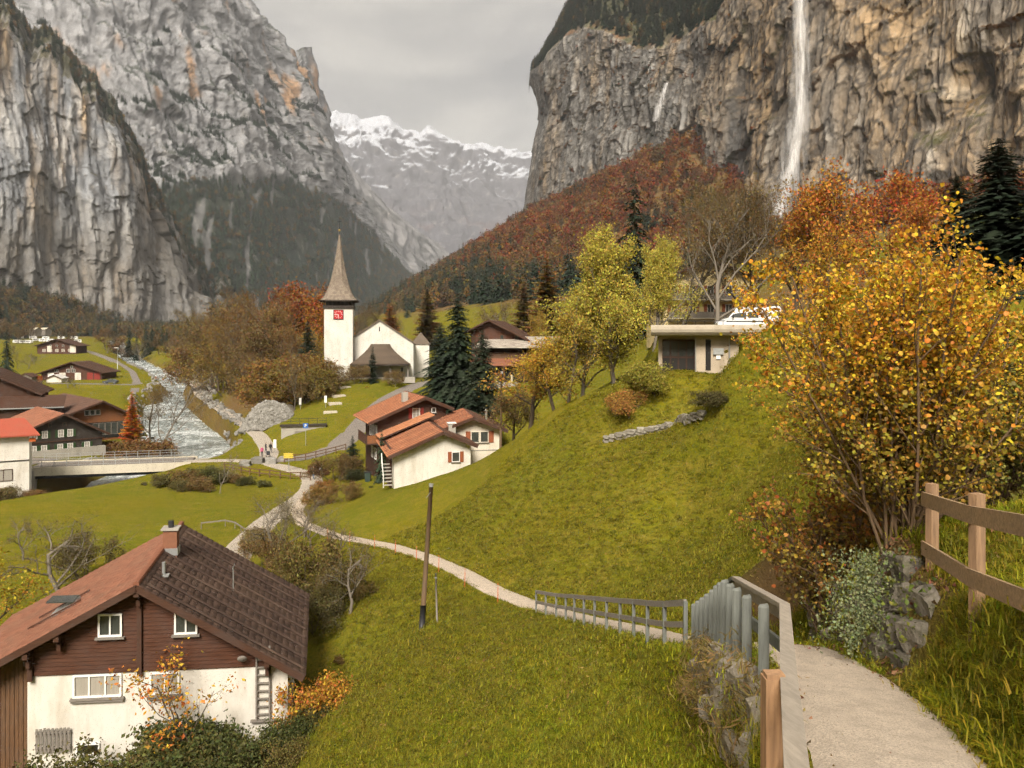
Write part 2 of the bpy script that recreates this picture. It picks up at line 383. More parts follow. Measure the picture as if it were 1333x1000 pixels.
def H(x, y):
    """ground height (world z) at many points"""
    x = np.asarray(x, float); y = np.asarray(y, float); x, y = np.broadcast_arrays(x, y)
    x = x.copy(); y = y.copy()
    wf = np.maximum(sst(165, 235, y), np.maximum(sst(90, 150, x), sst(110, 180, -x)))
    fz = far_z(x, y)
    near = wf < 0.999
    z = fz.copy()
    if near.any():
        zn = tps(x[near], y[near]) + fbm(x[near] / 3.1, y[near] / 3.1, 3, 4) * 0.10 + fbm(x[near] / 14, y[near] / 14, 8, 3) * 0.22 * sst(12, 40, y[near])
        z[near] = zn * (1 - wf[near]) + fz[near] * wf[near]
    # step down beside the railing
    m = (y > -6) & (y < 24) & (np.abs(x) < 14)
    if m.any():
        d, sd, hz, ln = poly_near(x[m], y[m], PATH); left = sd < 0
        off = -0.85 * sst(0.80, 1.25, d) * (1 - sst(1.6, 6.5, d)) * left * sst(-3, 4, y[m]) * (1 - sst(14, 21, y[m]))
        z[m] = z[m] + off
    rv, _, _, _ = poly_near(x, y, RIVER); r0 = rz(y)
    t = sst(5.2, 10.5, rv); z = (r0 - 1.1) + (z - (r0 - 1.1)) * t
    for ln_, hw, ft in LINES:
        lo, hi = ln_[:, :2].min(0) - 8, ln_[:, :2].max(0) + 8
        m = (x > lo[0]) & (x < hi[0]) & (y > lo[1]) & (y < hi[1])
        if not m.any(): continue
        d, sd, hz, _ = poly_near(x[m], y[m], ln_)
        k = 1 - sst(hw, hw + ft, d); z[m] = z[m] * (1 - k) + hz * k
    return z + EYE
def Hs(x, y): return float(H(np.array([float(x)]), np.array([float(y)]))[0])
def G(px, d, dz=0.0): return (X(px, d), d, Hs(X(px, d), d) + dz)     # on the ground, seen in column px at distance d

def hit(px, py, d0=4.0, d1=400.0):     # distance at which the sight line through (px, py) meets the ground
    d = np.geomspace(d0, d1, 1500); z = H((px - CXP) / FPX * d, d); k = np.nonzero(EYE + (HOR - py) / FPX * d < z)[0]
    return float(d[k[0]]) if len(k) else d1
def axis(*segs):
    o = []
    for a, b, s in segs: o.append(np.arange(a, b, s))
    o.append([segs[-1][1]]); return np.concatenate(o)
def grid_mesh(name, V, smooth=True, attrs=None, keep=None):
    nr, nc = V.shape[:2]; i = np.arange(nr * nc).reshape(nr, nc)
    F = np.stack([i[:-1, :-1], i[:-1, 1:], i[1:, 1:], i[1:, :-1]], -1).reshape(-1, 4)
    if keep is not None: F = F[keep.ravel()]
    return mesh_np(name, V.reshape(-1, 3), F, smooth, attrs)

# grass and earth
def ground_mat():
    k = N('meadow'); wd = k.attr('wood')
    a = k.noise(0.09, 2, 0.6); b = k.noise(0.8, 3, 0.65); c = k.noise(6.0, 2, 0.7); f = k.noise(30, 1, 0.7)
    g = k.mix(k.ramp(a, [(0.35, 0), (0.65, 1)]), (0.168, 0.140, 0.005), (0.120, 0.127, 0.006))
    g = k.mix(k.ramp(b, [(0.40, 0), (0.72, 0.75)]), g, (0.225, 0.165, 0.028))
    g = k.mix(k.ramp(c, [(0.48, 0), (0.68, 0.8)]), g, (0.062, 0.078, 0.010))
    g = k.mix(k.ramp(f, [(0.54, 0), (0.72, 0.6)]), g, (0.25, 0.20, 0.06))
    mow = k.noise(1.0, 2, .5, (0.35, 2.6, 2.6), 0.6, (0, 0, .5)); g = k.mix(k.ramp(mow, [(.45, 0), (.65, .45)]), g, (.095, .105, .012))
    soil = k.mix(b, (0.10, 0.066, 0.03), (0.17, 0.105, 0.045))
    g = k.mix(wd, g, soil)
    h = k.noise(9.0, 2, 0.8)
    return k.done(g, 0.9, k.bump(h, 0.8, 0.12), 0, 0.02)
M_GROUND = ground_mat()
xs = axis((-210, -85, 1.5), (-85, -14, 0.6), (-14, 10, 0.17), (10, 20, .3), (20, 60, 0.6)); ys = axis((-10, 22, 0.17), (22, 60, 0.33), (60, 165, 0.6), (165, 345, 1.5))
gx, gy = np.meshgrid(xs, ys); gz = H(gx, gy)
def wood_mask(x, y):
    m = np.zeros(x.shape)
    m = np.maximum(m, (1 - sst(8, 20, np.hypot((x + 52) / 1.3, (y - 180) / 1.6))))                 # wood by the river
    s = x - xfoot(y); m = np.maximum(m, sst(70, 110, s) * sst(240, 330, y)); m = np.maximum(m, sst(50, 90, s) * sst(420, 520, y))
    m = np.maximum(m, sst(-10, 30, left_in(x, y))); m = np.maximum(m, sst(650, 760, y) * sst(40, -20, x - xfoot(y)) * .8)
    m = np.maximum(m, 1 - sst(2.5, 5.5, np.hypot(x - 7.5, (y - 13.5) * .55)))                       # under the hazels
    rv, _, _, _ = poly_near(x, y, RIVER); m = np.maximum(m, (1 - sst(6.5, 8.5, rv)) * .8)
    m = np.maximum(m, sst(24, 34, x) * sst(20, 40, y) * (1 - sst(150, 200, y)))
    m = np.maximum(m, 0.85 * (1 - sst(5.0, 6.6, np.hypot((x + 19) / 1.7, y - 36))))
    return np.clip(m + 0.25 * fbm(x / 7, y / 7, 1, 3) * (m > .05), 0, 1)
o = link('ground', grid_mesh('ground', np.stack([gx, gy, gz], -1), True, {'wood': wood_mask(gx, gy).ravel()}), M_GROUND, kind='structure')
fx = axis((-1500, -420, 24), (-420, 300, 5.0), (300, 700, 16)); fy = axis((-300, -10, 16), (-10, 700, 5.0), (700, 2000, 20))
ax_, ay_ = np.meshgrid(fx, fy); az_ = H(ax_, ay_) - 0.12
hole = (ax_ > -206) & (ax_ < 56) & (ay_ > -6) & (ay_ < 340); az_ = np.where(hole, az_ - 1.0, az_)
hc = hole[:-1, :-1] & hole[1:, 1:] & hole[1:, :-1] & hole[:-1, 1:]
o = link('terrain', grid_mesh('terrain', np.stack([ax_, ay_, az_], -1), True, {'wood': wood_mask(ax_, ay_).ravel()}, keep=~hc), M_GROUND, kind='structure')

# roads and paths: thin sheets that follow the ground
def resample(line, step):
    d = np.concatenate([[0], np.cumsum(np.linalg.norm(np.diff(line[:, :2], axis=0), axis=1))])
    t = np.linspace(0, d[-1], max(3, int(d[-1] / step)))
    p = np.stack([np.interp(t, d, line[:, i]) for i in range(3)], 1)
    for _ in range(3): p[1:-1] = (p[:-2] + 2 * p[1:-1] + p[2:]) / 4
    return p
def ribbon(name, line, hw, mat, step, dz, nx=5, wob=0.0, camber=0.02, smooth_z=True, edge=0.0):
    p = resample(line, step); t = np.gradient(p[:, :2], axis=0); t /= np.linalg.norm(t, axis=1)[:, None]; nrm = np.stack([t[:, 1], -t[:, 0]], 1)
    V = np.zeros((len(p), nx, 3))
    for j in range(nx):
        u = -1 + 2 * j / (nx - 1); wdt = hw * u * (1 + wob * fbm(np.arange(len(p)) * step / 2.2 + 50 * (u > 0), 0 * p[:, 0], 4, 3))
        V[:, j, :2] = p[:, :2] + nrm * wdt[:, None]; V[:, j, 2] = p[:, 2] + EYE + dz + camber * (1 - u * u) - edge * (abs(u) > .99)
    return link(name, grid_mesh(name, V, True), mat, kind='structure')
def gravel_mat(name, c0, c1, sc=1.0):
    k = N(name); a = k.noise(0.8 * sc, 4, 0.6); b = k.noise(55 * sc, 3, 0.7); c = k.voro(38 * sc); e = k.noise(5 * sc, 4, .6)
    col = k.mix(a, c0, c1); col = k.mix(k.ramp(b, [(0.35, 0.75), (0.6, 0)]), col, tuple(v * .5 for v in c0)); col = k.mix(k.ramp(c, [(0.05, 0.6), (0.25, 0)]), col, tuple(min(1, v * 1.5) for v in c1))
    col = k.mix(k.ramp(e, [(0.45, 0), (0.7, 0.6)]), col, tuple(v * .62 for v in c0)); col = k.mix(k.ramp(a, [(.56, 0), (.66, .45)]), col, tuple(v * .7 for v in c0))
    return k.done(col, 0.9, k.bump(k.math('ADD', b, c), 0.5, 0.012), 0, 0.15)
M_PATH = gravel_mat('path_gravel', (0.50, 0.415, 0.325), (0.60, 0.505, 0.40))
M_ASPH = gravel_mat('road_asphalt', (0.20, 0.175, 0.155), (0.27, 0.235, 0.20), 0.6)
M_LANE = gravel_mat('lane_gravel', (0.40, 0.35, 0.285), (0.50, 0.435, 0.36), 0.7)
ribbon('footpath', PATH, 0.72, M_PATH, 0.35, 0.035, 7, 0.10, 0.02, edge=0.06)
ribbon('gravel_lane', LANE, 1.6, M_LANE, 0.8, 0.05, 5, 0.12, edge=.08)
ribbon('road', ROAD, 2.3, M_ASPH, 1.0, 0.06, 5, 0.02, edge=.08)
ribbon('forecourt', FORE, 4.2, M_ASPH, 1.2, 0.055, 5, 0.02, edge=.08)
ribbon('riverside_path', RIVERWALK, 1.5, M_LANE, 1.0, 0.065, 5, 0.06, edge=.08)
ribbon('valley_road', FARROAD, 2.0, M_ASPH, 2.5, 0.0, 5, 0.0, edge=.1)
ribbon('parking_area', PARK, 3.5, M_ASPH, 2.5, 0.03, 5, 0.0, edge=.1)
ribbon('hill_road', TOPROAD, 3.2, M_ASPH, 1.0, 0.07, 5, 0.0, edge=.08)

# the river
def water_mat():
    k = N('glacier_water'); a = k.noise(0.9, 6, 0.62, (1, 0.45, 1), 0.8); b = k.noise(3.2, 5, 0.65, (1, 0.5, 1), 0.5); big = k.noise(0.14, 3, 0.5)
    foam = k.math('MULTIPLY', k.ramp(a, [(0.50, 0), (0.66, 1)]), k.ramp(b, [(0.36, 0.1), (0.6, 1)]))
    foam = k.math('ADD', foam, k.math('MULTIPLY', k.ramp(big, [(0.5, 0), (0.68, 1)]), k.ramp(b, [(0.36, 0.0), (0.55, .8)])), True)
    col = k.mix(foam, (0.25, 0.285, 0.275), (0.72, 0.74, 0.73))
    return k.done(col, k.mix(foam, (0.12,) * 3, (0.7,) * 3), k.bump(k.math('ADD', a, k.math('MULTIPLY', b, .5)), 0.7, 0.35), 0, 0.5)
RL = RIVER.copy(); RL[:, 2] = rz(RIVER[:, 1])
RVP = resample(RL, 1.1); t_ = np.gradient(RVP[:, :2], axis=0); t_ /= np.linalg.norm(t_, axis=1)[:, None]; RVN = np.stack([t_[:, 1], -t_[:, 0]], 1)
uu = np.linspace(-1, 1, 21); V = np.zeros((len(RVP), 21, 3)); V[..., :2] = RVP[:, None, :2] + RVN[:, None] * (uu * 8.2)[None, :, None]
V[..., 2] = RVP[:, None, 2] + EYE + 0.20 * fbm(V[..., 0] / 1.6, V[..., 1] / 3.2, 0, 3) + 0.12 * fbm(V[..., 0] / .7, V[..., 1] / 1.2, 5, 2)
link('river', grid_mesh('river', V, True), water_mat(), kind='structure')

# ---------------------------------------------------------------- mountains
def sheet(cols, nu, nv, rowt, smooth=3):
    """cols: [(px, [(py, d), ...])] -> (nv, nu, 3) points, px and py fields"""
    px = arr([c[0] for c in cols]); py = arr([[r[0] for r in c[1]] for c in cols]); d = arr([[r[1] for r in c[1]] for c in cols])
    u = np.linspace(px[0], px[-1], nu); nr = py.shape[1]
    PY = np.stack([np.interp(u, px, py[:, r]) for r in range(nr)]); D = np.stack([np.interp(u, px, d[:, r]) for r in range(nr)])
    def sm(a):
        k = max(1, nu // 60)
        for _ in range(2):
            p = np.pad(a, ((0, 0), (k, k)), 'edge'); a = sum(p[:, i:i + nu] for i in range(2 * k + 1)) / (2 * k + 1)
        return a
    D = sm(D)
    t = np.linspace(0, 1, nv); tt = arr(rowt)
    PYf = np.stack([np.interp(t, tt, PY[:, j]) for j in range(nu)], 1); Df = np.stack([np.interp(t, tt, D[:, j]) for j in range(nu)], 1)
    U = np.broadcast_to(u, (nv, nu))
    return np.stack([(U - CXP) / FPX * Df, Df, EYE + (HOR - PYf) / FPX * Df], -1), U, PYf, np.broadcast_to(t[:, None], (nv, nu))
def normals(V):
    n = np.cross(np.gradient(V, axis=1), np.gradient(V, axis=0)); n /= (np.linalg.norm(n, axis=-1, keepdims=True) + 1e-9)
    return np.where(n[..., 1:2] > 0, -n, n)
def lerp(a, b, t): return np.asarray(a) + (np.asarray(b) - np.asarray(a)) * np.asarray(t)[..., None]
def rock_mat(name, sc, bd):
    k = N(name); c = k.attr('col', 'GEOMETRY', 'Color'); a = k.noise(sc, 6, 0.75, (1, 1, 0.45))
    col = k.mix(k.ramp(a, [(0.3, 0.75), (0.5, 0.0)]), c, k.mix(0.65, c, (0.06, 0.055, 0.05)))
    col = k.mix(k.ramp(a, [(0.55, 0.0), (0.75, 0.55)]), col, k.mix(0.6, c, (0.62, 0.56, 0.48)))
    return k.done(col, 0.92, k.bump(a, 1.0, bd), 0, 0.1)

# the near cliff with the waterfall
ec = [(688.5, 1500, 285, 112), (690, 1110, 284, 95), (700, 1080, 276, 86), (710, 1050, 270, 77), (735, 985, 255, 52), (761, 925, 240, 36), (796, 858, 215, 44), (832, 795, 190, 66), (862, 742, 176, 63),
      (897, 690, 215, 45), (933, 628, 265, 28), (948, 605, 280, -5), (980, 560, 305, -60), (1040, 487, 325, -120), (1100, 446, 310, -160), (1200, 398, 270, -200), (1333, 356, 260, -250), (1480, 325, 265, -300)]
cols = [(px, [(ft + 90, d * 0.985), (ft, d), ((ft + rm) / 2, d * 1.005), (rm, d * 1.02), (rm - np.interp(px, [688, 700, 715, 735, 770], [2, 6, 14, 26, 46]), d * 1.02 + 90), (rm - np.interp(px, [688, 700, 715, 735, 770], [-10, 0, 12, 36, 72]), d * 1.02 + 260)]) for px, d, ft, rm in ec]
V, U, PYf, T = sheet(cols, 660, 340, (0, .14, .5, .86, .94, 1))
V[..., 0] += np.interp(PYf, [40, 95, 150, 205, 250, 290], [0, 0, 13, 3, -4, -9]) * np.exp(-np.clip(U - 690, 0, 400) / 38) * V[..., 1] / 1000 * (1 - sst(.84, .88, T))
n = normals(V); n[..., 2] *= 0.3; n /= np.linalg.norm(n, axis=-1, keepdims=True)
x, y, z = V[..., 0], V[..., 1], V[..., 2]
face = sst(0.02, 0.12, T) * (1 - sst(0.84, 0.90, T))
sarc = -0.62 * x + 0.78 * y                                           # along the wall
wx = fbm(sarc / 70, z / 90, 2, 4) ; wz = fbm(sarc / 80 + 7, z / 70, 5, 4)
b1 = fbm(sarc / 75 + wx * .4, z / 190 + wz * .3, 1, 4, .5)
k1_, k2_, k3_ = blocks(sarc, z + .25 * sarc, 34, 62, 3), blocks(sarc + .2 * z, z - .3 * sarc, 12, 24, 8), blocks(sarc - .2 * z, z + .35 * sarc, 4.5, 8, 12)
b2 = fbm(sarc / 30 + wx * 1.5, z / 60 + wz * 1.5, 3, 4, .5, True); b4 = fbm(sarc / 8, z / 80, 8, 4, .55, True); b5 = fbm(sarc / 3.5 + wx, z / 5, 10, 3, .6)
disp = (b1 * 19 + k1_ * 4.0 + k2_ * 1.7 + k3_ * .85 + (b2 - .25) * 2.2 + (b4 - .2) * 2.8 + b5 * .5) * face
cav = np.exp(-((U - 1262) / 34) ** 2 - ((PYf - 118) / 46) ** 2) + .7 * np.exp(-((U - 1215) / 22) ** 2 - ((PYf - 165) / 22) ** 2); disp -= cav * 13 * face
rough_top = fbm(x / 25, y / 25, 0, 4) * 6 * sst(.86, .92, T)
disp *= .25 + .75 * sst(691, 725, U)
V = V + n * disp[..., None]; V[..., 2] += rough_top
tanf = np.clip(sst(860, 1010, U) * 0.62 + 0.95 * fbm(sarc / 75, z / 100, 21, 4) + .04 + 0.7 * fbm(sarc / 14, z / 120, 23, 3), 0, 1)
c = lerp((0.25, 0.24, 0.225), (0.43, 0.305, 0.18), tanf)
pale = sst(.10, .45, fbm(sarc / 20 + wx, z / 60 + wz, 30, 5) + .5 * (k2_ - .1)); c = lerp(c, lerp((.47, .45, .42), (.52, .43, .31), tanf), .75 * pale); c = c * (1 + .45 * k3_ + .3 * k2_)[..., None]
stk = sst(.06, .34, fbm(sarc / 5.0 + wx * .6, z / 150, 33, 4)) * sst(-.25, .2, fbm(sarc / 60, z / 110, 36, 3)); c = lerp(c, np.array((.075, .072, .07)), .88 * stk)
cr = sst(.50, .80, fbm(sarc / 16 + wx * 3 + z / 60, z / 24 + wz * 3, 43, 4, .55, True)); c = lerp(c, np.array((.085, .075, .065)), .75 * cr)
crk = np.maximum(sst(.93, .985, 1 - np.abs(perlin(sarc / 17 + wx * 2 + z / 70, z / 55 + wz, 47))), .8 * sst(.93, .98, 1 - np.abs(perlin(sarc / 9 - z / 40 + wx, z / 20 + wz * 2, 48)))); c = lerp(c, np.array((.07, .062, .055)), .75 * crk)
wet = np.exp(-((U - (1043 - (PYf - 60) * .03)) / 34) ** 2) * sst(60, 190, PYf) * (1 - sst(.10, .14, 1 - T)); c = lerp(c, np.array((.12, .115, .11)), np.clip(wet * (1.0 + .8 * fbm(sarc / 6, z / 30, 3, 3)), 0, .8))
wet2 = np.exp(-((U - 958) / 14) ** 2) * sst(90, 150, PYf); c = lerp(c, np.array((.09, .088, .086)), np.clip(wet2 * (.8 + .8 * fbm(sarc / 6, z / 30, 3, 3)), 0, .75))
nn = normals(V); ledge = sst(.42, .68, np.abs(nn[..., 2]) + .15 * fbm(x / 9, y / 9, z / 9, 3)); c = lerp(c, lerp((.085, .085, .03), (.20, .095, .03), sst(-.2, .25, fbm(x / 30, y / 30, z / 30, 3))), .8 * ledge)
c = lerp(c, np.array((.06, .06, .028)), sst(.86, .90, T))
E_V, E_U, E_PY, E_T = V, U, PYf, T
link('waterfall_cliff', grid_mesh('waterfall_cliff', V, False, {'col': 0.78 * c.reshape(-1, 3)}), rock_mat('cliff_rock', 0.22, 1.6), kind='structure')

# the cliff at the far side of the valley
ac = [(-260, 640, 372, -160), (-150, 700, 372, -90), (0, 800, 373, 36), (50, 835, 373, 74), (100, 870, 376, 114), (150, 910, 380, 172), (190, 950, 386, 246), (215, 975, 391, 305), (245, 1010, 397, 352), (272, 1060, 408, 388), (300, 1150, 420, 412)]
cols = [(px, [(ft + 60, d * .985), (ft, d), ((ft + rm) / 2, d * 1.0), (rm, d * 1.025), (rm - 26, d * 1.025 + 60), (rm - 40, d * 1.03 + 300)]) for px, d, ft, rm in ac]
V, U, PYf, T = sheet(cols, 340, 280, (0, .12, .5, .86, .93, 1))
n = normals(V); n[..., 2] *= .3; n /= np.linalg.norm(n, axis=-1, keepdims=True)
x, y, z = V[..., 0], V[..., 1], V[..., 2]; sarc = .65 * x + .75 * y; face = sst(0.02, .1, T) * (1 - sst(.84, .90, T))
wx = fbm(sarc / 70, z / 90, 52, 4); wz = fbm(sarc / 80 + 7, z / 70, 55, 4)
ka, kb, kc = blocks(sarc, z, 30, 95, 23, .7), blocks(sarc, z + .2 * sarc, 11, 36, 27, .7), blocks(sarc, z, 5, 13, 29, .8)
disp = (fbm(sarc / 60, z / 190, 61, 4) * 24 + ka * 4.4 + kb * 2.0 + kc * 1.0 + (fbm(sarc / 9 + wx, z / 90, 66, 3, .55, True) - .25) * 2.6) * face
V = V + n * disp[..., None]; rimn = fbm(U / 26, 0 * U, 70, 4) * 34 + fbm(U / 9, 0 * U, 72, 3) * 12
V[..., 2] += rimn * sst(.72, .90, T) + fbm(x / 25, y / 25, 70, 4) * 8 * sst(.86, .92, T)
tanf = np.clip(-.02 + 2.1 * fbm(sarc / 26, z / 130, 71, 4) + .25 * sst(330, 200, PYf), 0, 1)
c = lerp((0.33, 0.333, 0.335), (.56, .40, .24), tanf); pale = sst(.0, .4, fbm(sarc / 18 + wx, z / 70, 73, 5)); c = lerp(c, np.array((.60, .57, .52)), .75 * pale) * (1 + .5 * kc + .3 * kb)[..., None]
stk = sst(.05, .33, fbm(sarc / 4.5, z / 170, 75, 4)); c = lerp(c, np.array((.13, .13, .133)), .8 * stk); c = lerp(c, np.array((.62, .60, .57)), .6 * sst(.15, .4, fbm(sarc / 5.5 + 40, z / 150, 76, 4)))
crk = sst(.94, .985, 1 - np.abs(perlin(sarc / 14 + wx * 2, z / 80 + wz, 78))); c = lerp(c, np.array((.09, .085, .08)), .7 * crk)
c = lerp(c, lerp((.27, .225, .16), (.40, .37, .33), fbm(x / 12, y / 12, z / 10, 4) * .5 + .5), sst(250, 330, PYf) * .6)
nn = normals(V); ledge = sst(.45, .7, np.abs(nn[..., 2])); c = lerp(c, np.array((.085, .075, .035)), .85 * ledge); c = lerp(c, lerp((.08, .075, .04), (.30, .28, .25), sst(.0, .35, fbm(x / 22, y / 22, z / 22, 4))), sst(.86, .90, T))
A_V, A_U, A_PY, A_T = V, U, PYf, T
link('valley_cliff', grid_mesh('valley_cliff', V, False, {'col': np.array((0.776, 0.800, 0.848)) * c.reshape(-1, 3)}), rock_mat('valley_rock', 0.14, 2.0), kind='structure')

# the great wall behind it
bc = [(-260, 1100, 430, 300, 200, -140), (60, 1180, 430, 300, 200, -90), (140, 1220, 430, 275, 190, -80), (200, 1280, 428, 250, 165, -62), (250, 1360, 428, 238, 150, -40), (300, 1450, 427, 235, 150, -12), (322, 1500, 427, 236, 152, 8), (345, 1560, 426, 236, 156, 30),
      (366, 1620, 425, 237, 165, 50), (385, 1680, 425, 240, 175, 77), (391, 1700, 425, 241, 176, 68), (398, 1720, 424, 243, 178, 64), (406, 1750, 424, 246, 185, 96), (414, 1780, 423, 250, 192, 120), (425, 1830, 423, 256, 205, 152), (437, 1890, 422, 263, 226, 190), (448, 1950, 421, 270, 246, 221), (465, 2060, 420, 285, 268, 248),
      (490, 2200, 418, 312, 300, 288), (515, 2370, 415, 336, 328, 322), (540, 2560, 412, 364, 360, 356), (575, 2900, 406, 386, 385, 384), (600, 3200, 402, 396, 396, 396)]
cols = [(px, [(b + 12, d), (f, d * 1.19), (m, d * 1.25), (s, d * 1.38), (s + 12, d * 1.38 + 350)]) for px, d, b, f, m, s in bc]
V, U, PYf, T = sheet(cols, 470, 300, (0, .36, .58, .94, 1))
n = normals(V); n[..., 2] *= .5; n /= np.linalg.norm(n, axis=-1, keepdims=True)
x, y, z = V[..., 0], V[..., 1], V[..., 2]; sarc = .6 * x + .8 * y
cl = sst(.34, .42, T) * (1 - sst(.95, 1, T) * .5); fade = 1 - .75 * sst(470, 545, U)
wx = fbm(sarc / 150, z / 150, 82, 4)
ka, kb, kc = blocks(sarc, z + .15 * sarc, 80, 130, 33, .8), blocks(sarc, z + .2 * sarc, 28, 52, 37, .8), blocks(sarc, z, 11, 17, 39, .8)
disp = (fbm(sarc / 170, z / 260, 81, 5) * 55 * (.35 + .65 * cl) + (fbm(sarc / 70 + wx, z / 170, 83, 4, .5, True) - .25) * 14 * (.3 + .7 * cl) + (ka * 12 + kb * 5 + kc * 2.6) * cl)
step = z / 75 + .7 * fbm(sarc / 160, z / 120, 88, 3) + .0025 * sarc; fr = step - np.floor(step); disp += (sst(0, .65, fr) - fr) * 15 * cl
V = V + n * (disp * fade)[..., None]
V[..., 2] += (fbm(sarc / 26, 0 * z, 90, 4) * 16 + (fbm(sarc / 60, 0 * z, 92, 3, .5, True) - .3) * 14) * sst(.86, .95, T) * fade
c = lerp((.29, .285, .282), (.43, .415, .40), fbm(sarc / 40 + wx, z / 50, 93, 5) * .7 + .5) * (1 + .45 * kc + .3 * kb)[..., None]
orange = sst(.22, .5, fbm(sarc / 55, z / 130, 95, 4) + .28 * np.exp(-((U - 392) / 40) ** 2 - ((PYf - 110) / 45) ** 2)); c = lerp(c, np.array((.60, .34, .16)), .85 * orange * sst(.5, .62, T))
stk = sst(.12, .4, fbm(sarc / 12, z / 160, 97, 4)); c = lerp(c, np.array((.135, .132, .13)), .6 * stk * cl)
nn = normals(V); vegf = np.maximum(sst(.50, .72, np.abs(nn[..., 2]) + .2 * fbm(x / 40, y / 40, z / 40, 3)) * .85, 1 - sst(.33, .40, T + .035 * fbm(sarc / 60, z / 60, 99, 4)))
c = lerp(c, lerp((.030, .044, .032), (.058, .062, .036), fbm(x / 90, y / 90, z / 60, 4) + .4), np.clip(vegf, 0, 1))
scree = sst(.18, .36, fbm(sarc / 34 - z / 60, z / 300 + sarc / 500, 101, 4)) * (1 - sst(.30, .40, T)); c = lerp(c, np.array((.26, .25, .235)), .8 * scree)
B_V, B_U, B_PY, B_T, B_SCREE = V, U, PYf, T, scree
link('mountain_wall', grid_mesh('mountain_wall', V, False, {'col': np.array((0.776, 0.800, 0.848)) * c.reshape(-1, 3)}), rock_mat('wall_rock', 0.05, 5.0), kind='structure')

# a farther ridge and the snow mountains
cc = [(400, 4300, 420, 160), (430, 4300, 418, 190), (460, 4400, 415, 220), (500, 4600, 412, 266), (540, 4800, 410, 298), (575, 5000, 408, 322), (592, 5100, 406, 337), (615, 5200, 404, 362), (650, 5300, 402, 396)]
V, U, PYf, T = sheet([(p, [(b, d * .86), ((b * .45 + s * .55), d * .95), (s, d), (s + 6, d + 500)]) for p, d, b, s in cc], 200, 130, (0, .5, .94, 1))
n = normals(V); x, y, z = V[..., 0], V[..., 1], V[..., 2]; sarc = .6 * x + .8 * y
disp = fbm(sarc / 300, z / 300, 111, 5) * 70 + (fbm(sarc / 110, z / 220, 113, 5, .55, True) - .3) * 55
V = V + n * (disp * (1 - .8 * sst(.8, .95, T)))[..., None]; V[..., 2] += fbm(sarc / 50, 0 * z, 114, 3) * 22 * sst(.85, .94, T)
c = lerp((.08, .078, .07), (.28, .265, .255), sst(-.15, .35, fbm(sarc / 60 + z / 90, z / 170, 115, 5) + .35 * T - .1))
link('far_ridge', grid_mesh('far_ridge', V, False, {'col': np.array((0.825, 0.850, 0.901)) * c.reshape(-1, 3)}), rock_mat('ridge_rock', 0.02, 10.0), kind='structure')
dc = [(330, 7200, 395, 150), (380, 7200, 395, 140), (430, 7300, 392, 150), (448, 7300, 390, 149), (470, 7350, 388, 156), (488, 7400, 386, 150), (506, 7400, 385, 157), (522, 7450, 384, 168), (545, 7450, 382, 174), (560, 7500, 380, 166), (580, 7500, 378, 180), (600, 7550, 376, 190), (625, 7600, 375, 188), (650, 7600, 375, 193), (690, 7650, 375, 200), (740, 7700, 375, 205), (800, 7700, 375, 215)]
V, U, PYf, T = sheet([(p, [(b, d * .74), (b * .5 + s * .5, d * .87), (b * .16 + s * .84, d * .955), (s, d), (s + 6, d + 600)]) for p, d, b, s in dc], 330, 210, (0, .42, .78, .95, 1))
n = normals(V); x, y, z = V[..., 0], V[..., 1], V[..., 2]; wx = fbm(x / 500, z / 500, 3, 4)
disp = fbm(x / 620, y / 620, z / 520, 5) * 190 + (fbm(x / 330 + wx + z / 900, z / 620, 121, 5, .5, True) - .3) * 110 + (fbm(x / 90 + wx * 2, z / 120, 123, 3, .5, True) - .3) * 24
V = V + n * (disp * (1 - .75 * sst(.85, .95, T)))[..., None]
V[..., 2] += (fbm(x / 160, 0 * z, 125, 4) * 60 + (fbm(x / 260, 0 * z, 126, 3, .5, True) - .3) * 34) * sst(.84, .95, T)
nn = normals(V); c = lerp((.075, .072, .08), (.16, .152, .165), fbm(x / 120, y / 120, z / 90, 5) * .7 + .5)
c = lerp(c, np.array((.17, .115, .105)), .55 * sst(.0, .3, fbm(x / 300, z / 150, 127, 4)) * (1 - sst(.3, .5, T)))
alt = (HOR - PYf)
sn = sst(.36, .52, np.abs(nn[..., 2]) * .45 + (alt - 205) / 110. * .50 + .55 * fbm(x / 170 + z / 260, y / 200, z / 120, 4)); sn = sn * sst(150, 225, alt + 40 * fbm(x / 300, y / 300, 0, 3))
c = lerp(c, np.array((.60, .61, .64)), sn)
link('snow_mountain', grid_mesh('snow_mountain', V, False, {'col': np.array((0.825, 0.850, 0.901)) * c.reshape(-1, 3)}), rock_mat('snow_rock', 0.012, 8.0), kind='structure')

# ---------------------------------------------------------------- trees: growers
def bark(name, col): return simple(name, col, 0.9, 0.35, 5.0, 0.5, 0.02, scale=(1, 1, 0.3))
M_BARK = bark('bark_brown', (0.10, 0.075, 0.05)); M_BARKG = bark('bark_grey', (0.17, 0.145, 0.115)); M_TWIG = bark('twig_brown', (0.14, 0.09, 0.05))
M_LEAF = leafmat('leaf', 0.35, 0.045, 0.5); M_NEEDLE = leafmat('needle', 0.1, 0.03, 0.45, 0.7); M_LEAFBIG = leafmat('leaf_hazel', 0.3, 0.045, 0.55, 0.55)

